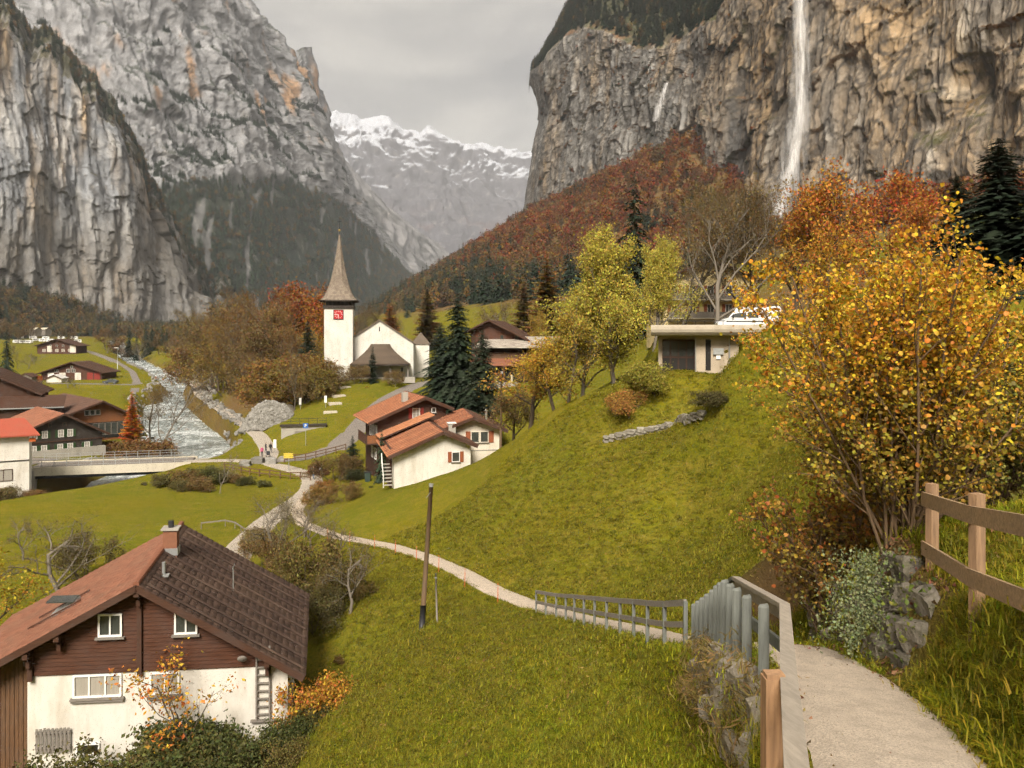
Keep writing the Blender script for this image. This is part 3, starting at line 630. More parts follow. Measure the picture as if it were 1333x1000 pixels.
def tubes_np(br):
    """br: list of (pts (m,3), radii (m,), sides) -> V, F"""
    Vs, Fs, b = [], [], 0
    for pts, rad, ns in br:
        m = len(pts); d = np.gradient(pts, axis=0); d /= (np.linalg.norm(d, axis=1, keepdims=True) + 1e-9)
        ref = np.where(np.abs(d[:, 2:3]) < .9, np.array([[0, 0, 1.]]), np.array([[1., 0, 0]]))
        r = np.cross(d, ref); r /= (np.linalg.norm(r, axis=1, keepdims=True) + 1e-9); u = np.cross(r, d)
        t = np.arange(ns) * 2 * math.pi / ns
        ring = pts[:, None] + rad[:, None, None] * (np.cos(t)[None, :, None] * r[:, None] + np.sin(t)[None, :, None] * u[:, None])
        Vs.append(ring.reshape(-1, 3)); i = b + np.arange(m * ns).reshape(m, ns)
        Fs.append(np.stack([i[:-1], np.roll(i[:-1], -1, 1), np.roll(i[1:], -1, 1), i[1:]], -1).reshape(-1, 4)); b += m * ns
    return np.concatenate(Vs), np.concatenate(Fs)
def leaves_np(rng, pos, size, up=0.3, aspect=0.62, face=None, fold=0.18, rounded=False):
    """two-triangle folded leaves at pos"""
    n = len(pos); a = rng.normal(size=(n, 3)); a[:, 2] -= up * .6; a /= np.linalg.norm(a, axis=1, keepdims=True)
    nrm = rng.normal(size=(n, 3)); nrm[:, 2] += up * 2
    if face is not None: nrm += face
    s = np.cross(a, nrm); s /= (np.linalg.norm(s, axis=1, keepdims=True) + 1e-9); nr = np.cross(s, a)
    L_ = (size * (0.5 + 0.9 * rng.random_sample(n) ** 1.4))[:, None]
    p0 = pos; p2 = pos + a * L_; md = pos + a * L_ * .5
    if rounded:
        sw = s * L_ * aspect * .5; dn = nr * L_ * fold; tw = a * L_; cl = nr * L_ * (.25 * rng.rand(n, 1) - .05)
        V = np.stack([p0, pos + tw * .28 + sw * .92 - dn, pos + tw * .68 + sw * .75 - dn - cl * .5, p2 - cl, pos + tw * .68 - sw * .75 - dn - cl * .5, pos + tw * .28 - sw * .92 - dn], 1).reshape(-1, 3); i = np.arange(n)[:, None] * 6
        F = np.concatenate([i + np.array([[0, 1, 2]]), i + np.array([[0, 2, 3]]), i + np.array([[0, 3, 4]]), i + np.array([[0, 4, 5]])])
        return V, F, np.repeat(rng.random_sample(n), 6), np.repeat(rng.random_sample(n), 6)
    p1 = md + s * L_ * aspect * .5 - nr * L_ * fold; p3 = md - s * L_ * aspect * .5 - nr * L_ * fold
    V = np.stack([p0, p1, p2, p3], 1).reshape(-1, 3); i = np.arange(n)[:, None] * 4
    F = np.concatenate([i + np.array([[0, 1, 2]]), i + np.array([[0, 2, 3]])])
    r1 = np.repeat(rng.random_sample(n), 4); r2 = np.repeat(rng.random_sample(n), 4)
    return V, F, r1, r2
def grow(rng, base, d, length, rad, lev, maxl, nch, ang, up, br, tips, wig=.18, start=.3, sh=.62, first=None):
    m = 5 if lev == 0 else 4
    pts = [np.array(base, float)]; dd = np.array(d, float); dd /= np.linalg.norm(dd)
    for i in range(m - 1):
        dd = dd + rng.normal(size=3) * wig + np.array((0, 0, up * (.35 if lev else .1))); dd /= np.linalg.norm(dd); pts.append(pts[-1] + dd * length / (m - 1))
    pts = np.array(pts); rr = np.linspace(rad, rad * (.42 if lev < maxl else .25), m)
    br.append((pts, rr, 7 if lev == 0 else (5 if lev == 1 else 3), lev))
    if lev >= maxl:
        tips.append(pts); return
    k = nch[lev] if lev < len(nch) else nch[-1]
    for j in range(k):
        t = start + (1 - start) * (j + rng.rand()) / k if lev == 0 else .25 + .75 * (j + rng.rand()) / k
        f = t * (m - 1); i = min(int(f), m - 2); p = pts[i] + (pts[i + 1] - pts[i]) * (f - i)
        ax = pts[i + 1] - pts[i]; ax /= np.linalg.norm(ax); az = rng.rand() * 2 * math.pi if lev else 2.4 * j + rng.rand() * .9
        r = np.cross(ax, (0, 0, 1) if abs(ax[2]) < .9 else (1, 0, 0)); r /= np.linalg.norm(r); u = np.cross(ax, r)
        an = ang * (.75 + .5 * rng.rand()); dn = ax * math.cos(an) + (r * math.cos(az) + u * math.sin(az)) * math.sin(an)
        grow(rng, p, dn, length * sh * (.75 + .5 * rng.rand()) * (1.15 - .55 * t if lev == 0 else 1 - .3 * t), rad * .5 * (1.1 - .5 * t), lev + 1, maxl, nch, ang, up, br, tips, wig, start, sh)
    tips.append(pts[-2:])
def broadleaf(seed, h, nch=(9, 6, 4), ang=.75, up=.25, maxl=3, leaf=.22, per=9, spread=.28, rad=.16, stems=1, start=.28, sh=.55, wig=.16, tilt=.18, twigs=True, aspect=.62, fine=0):
    rng = np.random.RandomState(seed); br, tips = [], []
    for s_ in range(stems):
        a = rng.rand() * 6.28; t = (tilt * (.4 + rng.rand())) if stems > 1 else .04
        grow(rng, (0.12 * stems * .5 * math.cos(a) * (stems > 1), 0.12 * stems * .5 * math.sin(a) * (stems > 1), -.15), (math.cos(a) * t, math.sin(a) * t, 1), h * (.62 + .2 * rng.rand() * (stems > 1)), rad, 0, maxl, nch, ang, up, br, tips, wig, start, sh)
    Vt, Ft = tubes_np([(p, r, n) for p, r, n, lv in br if twigs or lv < maxl])
    pos = []
    for tp in tips:
        k = max(1, rng.poisson(per)); t = rng.random_sample(k) * (len(tp) - 1); i = np.minimum(t.astype(int), len(tp) - 2)
        pos.append(tp[i] + (tp[i + 1] - tp[i]) * (t - i)[:, None] + rng.normal(size=(k, 3)) * spread)
    pos = np.concatenate(pos) if per > 0 else np.zeros((1, 3)) + [0, 0, h * .5]
    pos = pos[pos[:, 2] > .15]
    zs = max(pos[:, 2].max(), Vt[:, 2].max()); k = h / zs
    V, F, r1, r2 = leaves_np(rng, pos * k, leaf, aspect=aspect)
    if fine:
        tp_ = np.concatenate([t_ for t_ in tips]); q = tp_[rng.randint(0, len(tp_), fine)] + rng.normal(size=(fine, 3)) * spread * .4
        V2, F2, a2, b2 = leaves_np(rng, q * k, h * .055, -.5, .035, fold=.0); n0 = len(V); V = np.concatenate([V, V2]); F = np.concatenate([F, F2 + n0]); r1 = np.concatenate([r1, a2 * .3 + .3]); r2 = np.concatenate([r2, b2 * .3])
    return (Vt * k, Ft), (V, F, r1, r2)
def conifer(seed, h, w, whorls=26, nb=8, segs=5, droop=.35, clear=.06, dens=1.0, spray=.30, full=.82):
    rng = np.random.RandomState(seed); V, F, r1, r2 = [], [], [], []
    nvert = 0
    for k in range(whorls):
        t = (k + rng.rand() * .6) / whorls; z = h * (clear + (1 - clear) * t); ln = w * .5 * (1 - t) ** full * (.78 + .44 * rng.rand()) + .06 * w * .3
        for j in range(nb):
            a = 6.283 * (j + rng.rand() * .8) / nb + k * 1.3; z = h * (clear + (1 - clear) * np.clip(t + (rng.rand() - .5) * 1.6 / whorls, 0, 1)); l = ln * (.55 + .75 * rng.rand()); q = np.array((math.cos(a), math.sin(a), 0)); sd = np.array((-math.sin(a), math.cos(a), 0))
            rise = .25 - droop * (1 - t) * 1.2
            b1, b2 = rng.rand(), rng.rand()
            ss = max(2, int(segs * (.35 + .65 * l / (w * .5))))
            for i in range(ss):
                f0 = (i + .1) / ss; c0 = np.array((0, 0, z)) + q * l * f0 + np.array((0, 0, l * (rise * f0 - droop * f0 * f0)))
                wd = l * spray * (1.08 - f0 * .75) * (.8 + .4 * rng.rand())
                f1 = f0 + 1.25 / ss; c1 = np.array((0, 0, z)) + q * l * f1 + np.array((0, 0, l * (rise * f1 - droop * f1 * f1)))
                dz = np.array((0, 0, -wd * (.25 + .25 * rng.rand())))
                a_ = c0 + sd * wd * .12; e_ = c0 - sd * wd * .12
                V += [c0, c1, c1 * .45 + c0 * .55 + sd * wd + dz, c1 * .45 + c0 * .55 - sd * wd + dz]
                F += [(nvert, nvert + 1, nvert + 2), (nvert, nvert + 3, nvert + 1)]; nvert += 4
                r1 += [b1] * 4; r2 += [np.clip(b2 * .6 + .4 * rng.rand(), 0, 1)] * 4
    tr = tubes_np([(np.array([(0, 0, -.2), (0, 0, h * .3), (0, 0, h * .7), (0, 0, h * .98)]), np.array((.022, .017, .009, .003)) * h * .8, 6)])
    return tr, (np.array(V), np.array(F), np.array(r1), np.array(r2))
def crown_mesh(name, c): return mesh_np(name, c[0], c[1], False, {'rnd': c[2], 'rnd2': c[3]})
def make_tree(name, label, cat, gen, tint, loc, rotz=0.0, scale=1.0, group=None, leafm=None, barkm=None, crown='crown', trunk='trunk'):
    t = thing(name, label, cat, loc, rotz, group); t.scale = (scale,) * 3
    link(trunk, mesh_np(trunk, *gen[0], True), barkm or M_BARK, t)
    c = link(crown, crown_mesh(crown, gen[1]), leafm or M_LEAF, t); c['tint'] = tuple(tint)
    return t
def proto_mesh(name, gen, leafm, barkm=None, barktint=True):
    """crown and trunk in one mesh, for scattered woods"""
    (Vt, Ft), (V, F, r1, r2) = gen; n = len(V)
    me = mesh_np(name, np.concatenate([V, Vt]), [F, Ft + n], False, {'rnd': np.concatenate([r1, np.full(len(Vt), .5)]), 'rnd2': np.concatenate([r2, np.full(len(Vt), .2)])})
    me.materials.append(leafm); me.materials.append(barkm or M_BARK)
    mi = np.zeros(len(me.polygons), np.int32); mi[len(F):] = 1; me.polygons.foreach_set('material_index', mi)
    return me
def scatter(name, pts, rotz, scale, tint, protos, pick, label, tilt=None, kind='stuff', parent=None):
    me = mesh_np.__wrapped__(name, pts) if hasattr(mesh_np, '__wrapped__') else bpy.data.meshes.new(name)
    pts = np.asarray(pts, np.float32); n = len(pts); me.vertices.add(n); me.vertices.foreach_set('co', pts.ravel())
    rot = np.zeros((n, 3), np.float32); rot[:, 2] = rotz
    if tilt is not None: rot[:, :2] = tilt
    sc = np.asarray(scale, np.float32); sc = np.repeat(sc[:, None], 3, 1) if sc.ndim == 1 else sc
    for nm, a in (('rot', rot), ('scl', sc), ('tint', np.asarray(tint, np.float32))):
        at = me.attributes.new(nm, 'FLOAT_VECTOR', 'POINT'); at.data.foreach_set('vector', np.ascontiguousarray(a, np.float32).ravel())
    at = me.attributes.new('pick', 'INT', 'POINT'); at.data.foreach_set('value', np.asarray(pick, np.int32))
    me.update()
    g = bpy.data.node_groups.new(name + '_nodes', 'GeometryNodeTree')
    g.interface.new_socket('Geometry', in_out='INPUT', socket_type='NodeSocketGeometry'); g.interface.new_socket('Geometry', in_out='OUTPUT', socket_type='NodeSocketGeometry')
    gi = g.nodes.new('NodeGroupInput'); go = g.nodes.new('NodeGroupOutput'); jn = g.nodes.new('GeometryNodeJoinGeometry')
    def na(nm, dt):
        k = g.nodes.new('GeometryNodeInputNamedAttribute'); k.data_type = dt; k.inputs['Name'].default_value = nm; return [s_ for s_ in k.outputs if s_.enabled and s_.name == 'Attribute'][0]
    r_, s_, p_ = na('rot', 'FLOAT_VECTOR'), na('scl', 'FLOAT_VECTOR'), na('pick', 'INT')
    for i, pm in enumerate(protos):
        po = bpy.data.objects.new(name + '_source', pm)
        oi = g.nodes.new('GeometryNodeObjectInfo'); oi.inputs['Object'].default_value = po; oi.inputs['As Instance'].default_value = True
        ip = g.nodes.new('GeometryNodeInstanceOnPoints'); cmp_ = g.nodes.new('FunctionNodeCompare'); cmp_.data_type = 'INT'; cmp_.operation = 'EQUAL'
        ia = [s for s in cmp_.inputs if s.enabled and s.type == 'INT']; g.links.new(p_, ia[0]); ia[1].default_value = i
        g.links.new(gi.outputs[0], ip.inputs['Points']); g.links.new(cmp_.outputs[0], ip.inputs['Selection']); g.links.new(oi.outputs['Geometry'], ip.inputs['Instance'])
        g.links.new(r_, ip.inputs['Rotation']); g.links.new(s_, ip.inputs['Scale']); g.links.new(ip.outputs[0], jn.inputs[0])
    g.links.new(jn.outputs[0], go.inputs[0])
    o = link(name, me, None, parent, label, None, None, kind); md = o.modifiers.new('scatter', 'NODES'); md.node_group = g
    return o

# ---------------------------------------------------------------- far woods
rng = np.random.RandomState(11)
def lowdec(seed, h=10, w=8, n=150, leaf=1.25):
    r = np.random.RandomState(seed); k = 9; cs = r.normal(size=(k, 3)) * np.array((w * .2, w * .2, h * .16)) + np.array((0, 0, h * .58))
    ci = r.randint(0, k, n); d = r.normal(size=(n, 3)); d /= np.linalg.norm(d, axis=1, keepdims=True)
    pos = cs[ci] + d * (w * .24) * (.55 + .45 * r.random_sample((n, 1))) * np.array((1, 1, 1.15)); pos[:, 2] = np.clip(pos[:, 2], .6, h)
    V, F, a, b = leaves_np(r, pos, leaf, .2, .8, face=d * 1.2)
    tr = tubes_np([(np.array([(0, 0, -.8), (0, 0, h * .3), (.1, 0, h * .7)]), np.array((.022, .016, .006)) * h, 4)])
    return tr, (V, F, a, b)
def lowbare(seed, h=11):
    return broadleaf(seed, h, (7, 5, 3), .6, .3, 2, .55, 6, .5, .15, 1, .25, .6)
LOWC = [proto_mesh('spruce_source', conifer(s, 14, 5.2, 15, 6, 3, .35, .05, 1, .42), M_NEEDLE) for s in (1, 2)]
LOWD = [proto_mesh('wood_tree_source', lowdec(s), M_LEAF) for s in (3, 4, 5)]
LOWB = [proto_mesh('bare_tree_source', lowbare(6), M_LEAF)]
WOODP = LOWC + LOWD + LOWB           # picks 0,1 spruce; 2,3,4 leafy; 5 nearly bare
def pickmix(n, con, bare, r): 
    u = r.random_sample(n); p = r.randint(2, 5, n); p[u < con] = r.randint(0, 2, (u < con).sum()); p[u > 1 - bare] = 5; return p
CON = arr((.018, .032, .017)); REDS = arr([(.20, .060, .020), (.24, .084, .022), (.155, .058, .022), (.20, .10, .028), (.12, .07, .028), (.25, .125, .028)])
BROWNS = arr([(.13, .085, .035), (.16, .10, .035), (.11, .075, .035), (.20, .12, .03), (.10, .085, .03), (.14, .11, .03)])
# red wood on the scree below the right-hand cliff
n = 12000; yy = 330 + (1130 - 330) * rng.random_sample(n) ** 1.15; s = 60 + 400 * rng.random_sample(n); xx = xfoot(yy) + s
dE = np.interp(yy, [e[1] for e in ec[::-1]], [X(e[0], e[1]) for e in ec[::-1]])
ok = (xx < dE + 6) & (rng.random_sample(n) < sst(62, 120, s + 25 * fbm(xx / 50, yy / 50, 0, 3))) & ((s > 95) | (yy > 520))
xx, yy, s = xx[ok][:4400], yy[ok][:4400], s[ok][:4400]; n = len(xx)
cf = fbm(xx / 45, yy / 60, 4, 3) + .36 * (sst(210, 90, s) - .25)
pk = np.where(cf + .25 * rng.random_sample(n) > .36, rng.randint(0, 2, n), np.where(rng.random_sample(n) < .12, 5, rng.randint(2, 5, n)))
redness = np.clip(sst(90, 210, s) + .35 * fbm(xx / 40, yy / 40, 9, 3) , 0, 1)
tint = np.where((rng.random_sample(n) < redness)[:, None], REDS[rng.randint(0, 6, n)], BROWNS[rng.randint(0, 6, n)]); tint = np.where((pk < 2)[:, None], CON * (.8 + .6 * rng.random_sample((n, 1))), tint)
sc_ = (.7 + .75 * rng.random_sample(n) ** 1.5) * np.where(pk < 2, 1.25, 1.1)
scatter('autumn_forest', np.stack([xx, yy, H(xx, yy) - .4], 1), rng.rand(n) * 6.28, sc_, tint, WOODP, pk, 'rust red autumn forest on the scree under the waterfall cliff')
# woods on the valley floor and below the far cliff
def pxof(x, y): return CXP + FPX * x / y
n = 16000; yy = 430 + 900 * rng.random_sample(n); xx = -(150 + .45 * np.minimum(yy, 620)) + 40 - 260 * rng.random_sample(n)
ok = (left_in(xx, yy) > -12 + 30 * fbm(xx / 60, yy / 60, 2, 3)) & ((pxof(xx, yy) < -40) | (pxof(xx, yy) > 150) | (yy > 640)) & (pxof(xx, yy) > -230)
xx, yy = xx[ok][:5000], yy[ok][:5000]; n = len(xx); pk = pickmix(n, .50, .14, rng)
tint = np.where((pk < 2)[:, None], CON * (.8 + .8 * rng.random_sample((n, 1))), BROWNS[rng.randint(0, 6, n)] * (.8 + .5 * rng.random_sample((n, 1))))
scatter('valley_forest', np.stack([xx, yy, H(xx, yy) - .4], 1), rng.rand(n) * 6.28, .75 + .6 * rng.random_sample(n), tint, WOODP, pk, 'mixed brown and dark green wood at the foot of the grey cliffs')
n = 7000; yy = 420 + 1200 * rng.random_sample(n); xl_ = -(150 + .45 * np.minimum(yy, 620)); xx = xl_ + (xfoot(yy) + 30 - xl_) * rng.random_sample(n)
rvd, _, _, _ = poly_near(xx, yy, RIVER); ok = (fbm(xx / 60, yy / 60, 7, 3) + .5 * sst(520, 800, yy) > .16) & (rvd > 12) & ((pxof(xx, yy) > 150) | (yy > 720)); xx, yy = xx[ok], yy[ok]; n = len(xx); pk = pickmix(n, .42, .2, rng)
tint = np.where((pk < 2)[:, None], CON * (.8 + .8 * rng.random_sample((n, 1))), BROWNS[rng.randint(0, 6, n)] * 1.0)
scatter('valley_floor_wood', np.stack([xx, yy, H(xx, yy) - .4], 1), rng.rand(n) * 6.28, .7 + .6 * rng.random_sample(n), tint, WOODP, pk, 'distant wood on the valley floor behind the church')
# spruces on ledges, shoulders and the forested flank of the great wall
def on_sheet(V, mask, n, r):
    nv, nu = V.shape[:2]; m = mask[:-1, :-1] & mask[1:, 1:]; i, j = np.nonzero(m)
    a = np.linalg.norm(np.cross(V[i + 1, j] - V[i, j], V[i, j + 1] - V[i, j]), axis=1); k = r.choice(len(i), n, p=a / a.sum()); u, v = r.random_sample(n)[:, None], r.random_sample(n)[:, None]
    i, j = i[k], j[k]; return V[i, j] * (1 - u) * (1 - v) + V[i + 1, j] * u * (1 - v) + V[i, j + 1] * (1 - u) * v + V[i + 1, j + 1] * u * v
def wood_on(name, V, mask, n, label, con=1.0, tall=1.0, reds=BROWNS, br=1.0):
    p = on_sheet(V, mask, n, rng); pk = pickmix(n, con, 0.0, rng); tn = np.where((pk < 2)[:, None], CON * br * (.8 + .9 * rng.random_sample((n, 1))), reds[rng.randint(0, 6, n)])
    p[:, 2] -= 1.0; scatter(name, p, rng.rand(n) * 6.28, tall * (.7 + .6 * rng.random_sample(n)), tn, WOODP, pk, label)
wood_on('clifftop_forest', E_V, (E_T > .862) & (E_U > 692) & (E_U < 1000), 2600, 'dark spruce forest on top of the waterfall cliff', .95, 1.05, BROWNS, 1.3)
lg = (np.abs(normals(E_V)[..., 2]) > .55) & (E_T < .84) & (E_T > .16) & (E_U < 1000) & (fbm(E_V[..., 0] / 40, E_V[..., 1] / 40, E_V[..., 2] / 40, 3) > .05)
wood_on('ledge_bushes', E_V, lg, 520, 'small trees clinging to ledges of the waterfall cliff', .6, .42, REDS)
wood_on('cliff_shoulder_forest', A_V, (A_T > .865) & (A_T < .985) & (fbm(A_V[..., 0] / 24, A_V[..., 1] / 24, A_V[..., 2] / 24, 3) > -.10), 1300, 'dark trees along the rim of the nearest grey cliff', .75, .9, BROWNS, 1.5)
lgB = (np.abs(normals(B_V)[..., 2]) > .60) & (B_T > .36) & (B_T < .80) & (fbm(B_V[..., 0] / 110, B_V[..., 1] / 110, B_V[..., 2] / 80, 3) > -.02) & (B_U < 460)
wood_on('wall_ledge_forest', B_V, lgB, 3800, 'dark trees on the ledges of the great rock wall', 1.0, 1.0, BROWNS, 1.7)
fb = (fbm(B_V[..., 0] / 60, B_V[..., 1] / 60, B_V[..., 2] / 45, 3) > -.22) & (B_T < .37 + .045 * fbm(B_V[..., 0] / 90, B_V[..., 1] / 90, B_V[..., 2] / 90, 4)) & (B_T > .02) & (B_SCREE < .6) & (B_U < 590)
wood_on('mountain_forest', B_V, fb, 13000, 'dense dark spruce forest on the flank of the great rock wall', .86, 1.2, BROWNS, 1.9)

# ---------------------------------------------------------------- buildings
def plaster_mat(name, col, stain):
    k = N(name); a = k.noise(0.5, 5, .6); b = k.noise(18, 4, .6); s_ = k.noise(0.9, 6, .68, (1, 1, .3)); p = k.noise(1.6, 3, .5)
    c = k.mix(k.ramp(a, [(.35, 0), (.7, 1)]), col, tuple(v * .90 for v in col)); c = k.mix(k.ramp(s_, [(.46, 0), (.70, .75)]), c, stain); c = k.mix(k.ramp(p, [(.62, 0), (.66, .35)]), c, tuple(v * .8 for v in col))
    return k.done(c, .9, k.bump(b, .25, .02), 0, .15)
M_PLASTER = plaster_mat('plaster_white', (.66, .625, .56), (.42, .37, .295)); M_CREAM = plaster_mat('plaster_cream', (.66, .60, .50), (.45, .39, .30)); M_LIME = plaster_mat('plaster_church', (.66, .635, .58), (.48, .445, .375))
M_BEIGE = plaster_mat('plaster_beige', (.46, .385, .29), (.30, .24, .17)); M_YELLOW = plaster_mat('plaster_yellow', (.62, .50, .26), (.45, .36, .2))
M_WBROWN = wood('wood_dark_brown', (.060, .026, .014), .7, 'x'); M_WRED = wood('wood_redbrown', (.075, .029, .015), .7, 'x'); M_WORANGE = wood('wood_orange', (.22, .085, .030), .6, 'x')
M_WOLD = wood('wood_old', (.115, .060, .030), .7, 'z'); M_WBLACK = wood('wood_black', (.035, .026, .020), .7, 'x'); M_WGREY = wood('wood_grey', (.20, .175, .15), .8, 'x'); M_WPOST = wood('wood_post', (.30, .185, .105), .8, 'z'); M_WRAIL = wood('wood_rail', (.36, .245, .145), .8, 'x')
M_WHITE = simple('paint_white', (.78, .76, .72), .5, .06, 2, .05); M_SHUTRED = simple('shutter_red', (.22, .030, .022), .6, .2, 4); M_SHUTBR = simple('shutter_brown', (.26, .080, .035), .6, .2, 4); M_SHUTGR = simple('shutter_green', (.030, .060, .022), .6, .2, 4)
M_DARK = simple('dark_interior', (.018, .016, .014), .8, .2, 3, 0); M_STEEL = simple('galvanised_steel', (.42, .43, .42), .45, .15, 4, .1, metal=.6); M_CONC = simple('concrete', (.36, .335, .29), .9, .18, 1.2, .35, .02, dirt=(.20, .18, .15)); M_CONCL = simple('concrete_pale', (.52, .47, .37), .9, .15, 1.0, .3, .02, dirt=(.28, .23, .16))
M_BLACKM = simple('black_metal', (.03, .03, .032), .5, .2, 4, .05)
def glass_mat():
    k = N('window_glass'); a = k.noise(1.5, 2, .5); return k.done(k.mix(a, (.02, .024, .022), (.075, .08, .072)), .07, None, 0, .6)
M_GLASS = glass_mat(); M_CURT = simple('net_curtain', (.34, .31, .26), .5, .35, 2.2, 0, scale=(6, 1, .4))
def tile_mat(name, c0, c1, moss, msc=.9, amount=.5):
    k = N(name); r = k.attr('rnd'); a = k.noise(msc, 5, .65); b = k.noise(20, 3, .6)
    c = k.mix(r, c0, c1); c = k.mix(k.ramp(a, [(.45, 0), (.7, amount)]), c, moss); return k.done(c, .85, k.bump(b, .4, .01), 0, .2)
M_TRED = tile_mat('tile_red', (.20, .082, .050), (.285, .125, .078), (.17, .115, .08)); M_TDARK = tile_mat('tile_dark', (.060, .038, .030), (.125, .078, .060), (.16, .105, .075), .55, .55); M_TORANGE = tile_mat('tile_orange', (.34, .135, .065), (.46, .20, .10), (.22, .12, .07))
M_TBROWN = tile_mat('tile_brown', (.095, .050, .034), (.13, .072, .05), (.07, .05, .04)); M_TRUST = tile_mat('tile_rust', (.21, .085, .05), (.30, .125, .075), (.15, .08, .05)); M_TBRED = tile_mat('tile_bright_red', (.33, .075, .045), (.50, .125, .07), (.3, .1, .06))
M_SHINGLE = tile_mat('shingle_grey', (.17, .135, .105), (.27, .22, .17), (.13, .10, .08), .5); M_TPORCH = tile_mat('tile_porch', (.085, .062, .045), (.12, .09, .065), (.07, .055, .04))

def tiles(name, o0, du, dv, lu, lv, tw, tl, mat, parent, seed=0, th=.035, jit=.012, ripple=.0):
    """rows of roof tiles on a slope: o0 upper corner, du along the ridge, dv down the slope"""
    r = np.random.RandomState(seed); du = np.asarray(du, float); dv = np.asarray(dv, float); n = np.cross(du, dv); n = n if n[2] > 0 else -n
    nu, nv = max(1, int(round(lu / tw))), max(1, int(round(lv / tl))); tw, tl = lu / nu, lv / nv
    J, I = np.meshgrid(np.arange(nu), np.arange(nv)); J = J.ravel(); I = I.ravel(); m = len(I)
    c = np.asarray(o0)[None] + du[None] * ((J + .5) * tw)[:, None] + dv[None] * (I * tl)[:, None] + n[None] * (r.random_sample(m) * jit)[:, None]
    hw = tw * .47
    a = c - du * hw; b = c + du * hw; lift = n * (th * 1.15); e = dv * (tl * 1.12)
    bow = n * ripple
    V = np.stack([a + n * .002, c + bow, b + n * .002, a + e + lift, c + e + lift + bow, b + e + lift, a + e - n * .01, b + e - n * .01], 1).reshape(-1, 3)
    i = (np.arange(m) * 8)[:, None]; F = [i + np.array([[0, 1, 4, 3]]), i + np.array([[1, 2, 5, 4]]), i + np.array([[3, 4, 5, 6]]) * 0 + np.array([[3, 4, 5, 7]]), i + np.array([[3, 7, 6, 3]])[:, :3], i + np.array([[0, 3, 6]]), i + np.array([[2, 7, 5]])]
    me = mesh_np(name, V, F, False, {'rnd': np.repeat(r.random_sample(m), 8)})
    return link(name, me, mat, parent, kind='stuff')
AXF = ((1, 0, 0), (0, -1, 0)); AXR = ((0, 1, 0), (1, 0, 0)); AXL = ((0, -1, 0), (-1, 0, 0))
def window(t, c, face, w_, h_, cols=2, rows=1, fm=None, gm=None, sill=True, shut=None, name='window', fr=.06, shear=None):
    fm = fm or M_WHITE; r, n = np.asarray(face[0], float), np.asarray(face[1], float); u = np.array((0, 0, 1.)); c = np.asarray(c, float); A = (r, n, u)
    m = MB()
    for s_ in (-1, 1):
        m.box(c + r * s_ * (w_ - fr) / 2 + n * .03, (fr, .10, h_), A); m.box(c + u * s_ * (h_ - fr) / 2 + n * .03, (w_ - 2 * fr, .10, fr), A)
    for i in range(1, cols): m.box(c + r * (-w_ / 2 + w_ * i / cols) + n * .028, (fr * .8, .09, h_ - 2 * fr), A)
    for j in range(1, rows): m.box(c + u * (-h_ / 2 + h_ * j / rows) + n * .026, (w_ - 2 * fr, .07, fr * .5), A)
    f = m.build(name, fm, t, shear=shear)
    for i in range(cols):
        q = MB().box(c + r * (-w_ / 2 + w_ * (i + .5) / cols) + n * .008, (w_ / cols - fr * .9, .03, h_ - fr * 1.6), A); q.build('pane', gm or M_GLASS, f, shear=shear)
    if sill: MB().box(c - u * (h_ / 2 + .05) + n * .07, (w_ + .2, .18, .07), A).build('sill', M_WGREY if sill is True else sill, f, shear=shear)
    if shut:
        for s_ in (-1, 1):
            q = MB(); sw = w_ / 2 * .92; cc = c + r * s_ * (w_ / 2 + sw / 2 + .03) + n * .035
            q.box(cc, (sw, .04, h_ + .06), A)
            for k in range(5): q.box(cc + u * (h_ * (-.4 + .2 * k)) + n * .025, (sw * .8, .014, h_ * .12), A)
            q.build('shutter', shut, t, shear=shear)
    return f
def slope_roof(t, side, w_, drop, L0, L1, th, mat, tmat, tw, tl, seed, rz_, oh=0.0, shear=None, ripple=0.0, edge=None, ribs=None):
    """one roof plane from the ridge (x=0, z=rz_) outwards; side -1 left, +1 right"""
    e = np.array((side * w_, 0, -drop)); ln = np.linalg.norm(e); dv = e / ln; n = np.array((side * drop, 0, w_)) / ln
    a = np.array((0, L0, rz_)); b = np.array((0, L1, rz_))
    m = MB(); m.prism([a, a + e, a + e - n * th, a - n * th - dv * 0], a, b)
    r = m.build('roof', edge or M_WBROWN, t, shear=shear)
    o0 = a + n * .004 + (np.array((0, 0, 0)))
    ob = tiles('roof_tiles', o0, (0, 1, 0), dv, L1 - L0, ln + .06, tw, tl, tmat, r, seed, ripple=ripple)
    if shear is not None:
        co = np.empty(len(ob.data.vertices) * 3, np.float32); ob.data.vertices.foreach_get('co', co); co = co.reshape(-1, 3); co[:, 0] += shear * co[:, 1]; ob.data.vertices.foreach_set('co', co.ravel()); ob.data.update()
    if ribs:
        k = int((L1 - L0) / ribs); q = MB()
        for i in range(k + 1):
            yv = L0 + .04 + (L1 - L0 - .08) * i / k; q.beam(np.array((0, yv, rz_)) + n * .07, np.array((0, yv, rz_)) + e + n * .07, .16, .10, n)
        q.build('roof_rib', M_TRUST if tmat is M_TORANGE else M_TBROWN, r, shear=shear, kind='stuff')
    return r
def gable(t, wl, wr, L_, el, er, rz_, wallm, base=-2.5, shear=None, name='wall', y0=0.0):
    m = MB(); f = [(-wl, y0, base), (wr, y0, base), (wr, y0, er), (0, y0, rz_), (-wl, y0, el)]
    m.prism(f, (0, 0, 0), (0, L_, 0)); return m.build(name, wallm, t, shear=shear)
def place(px, d, rot, ground=None):
    x, y, z = G(px, d); return (x, y, z if ground is None else ground)

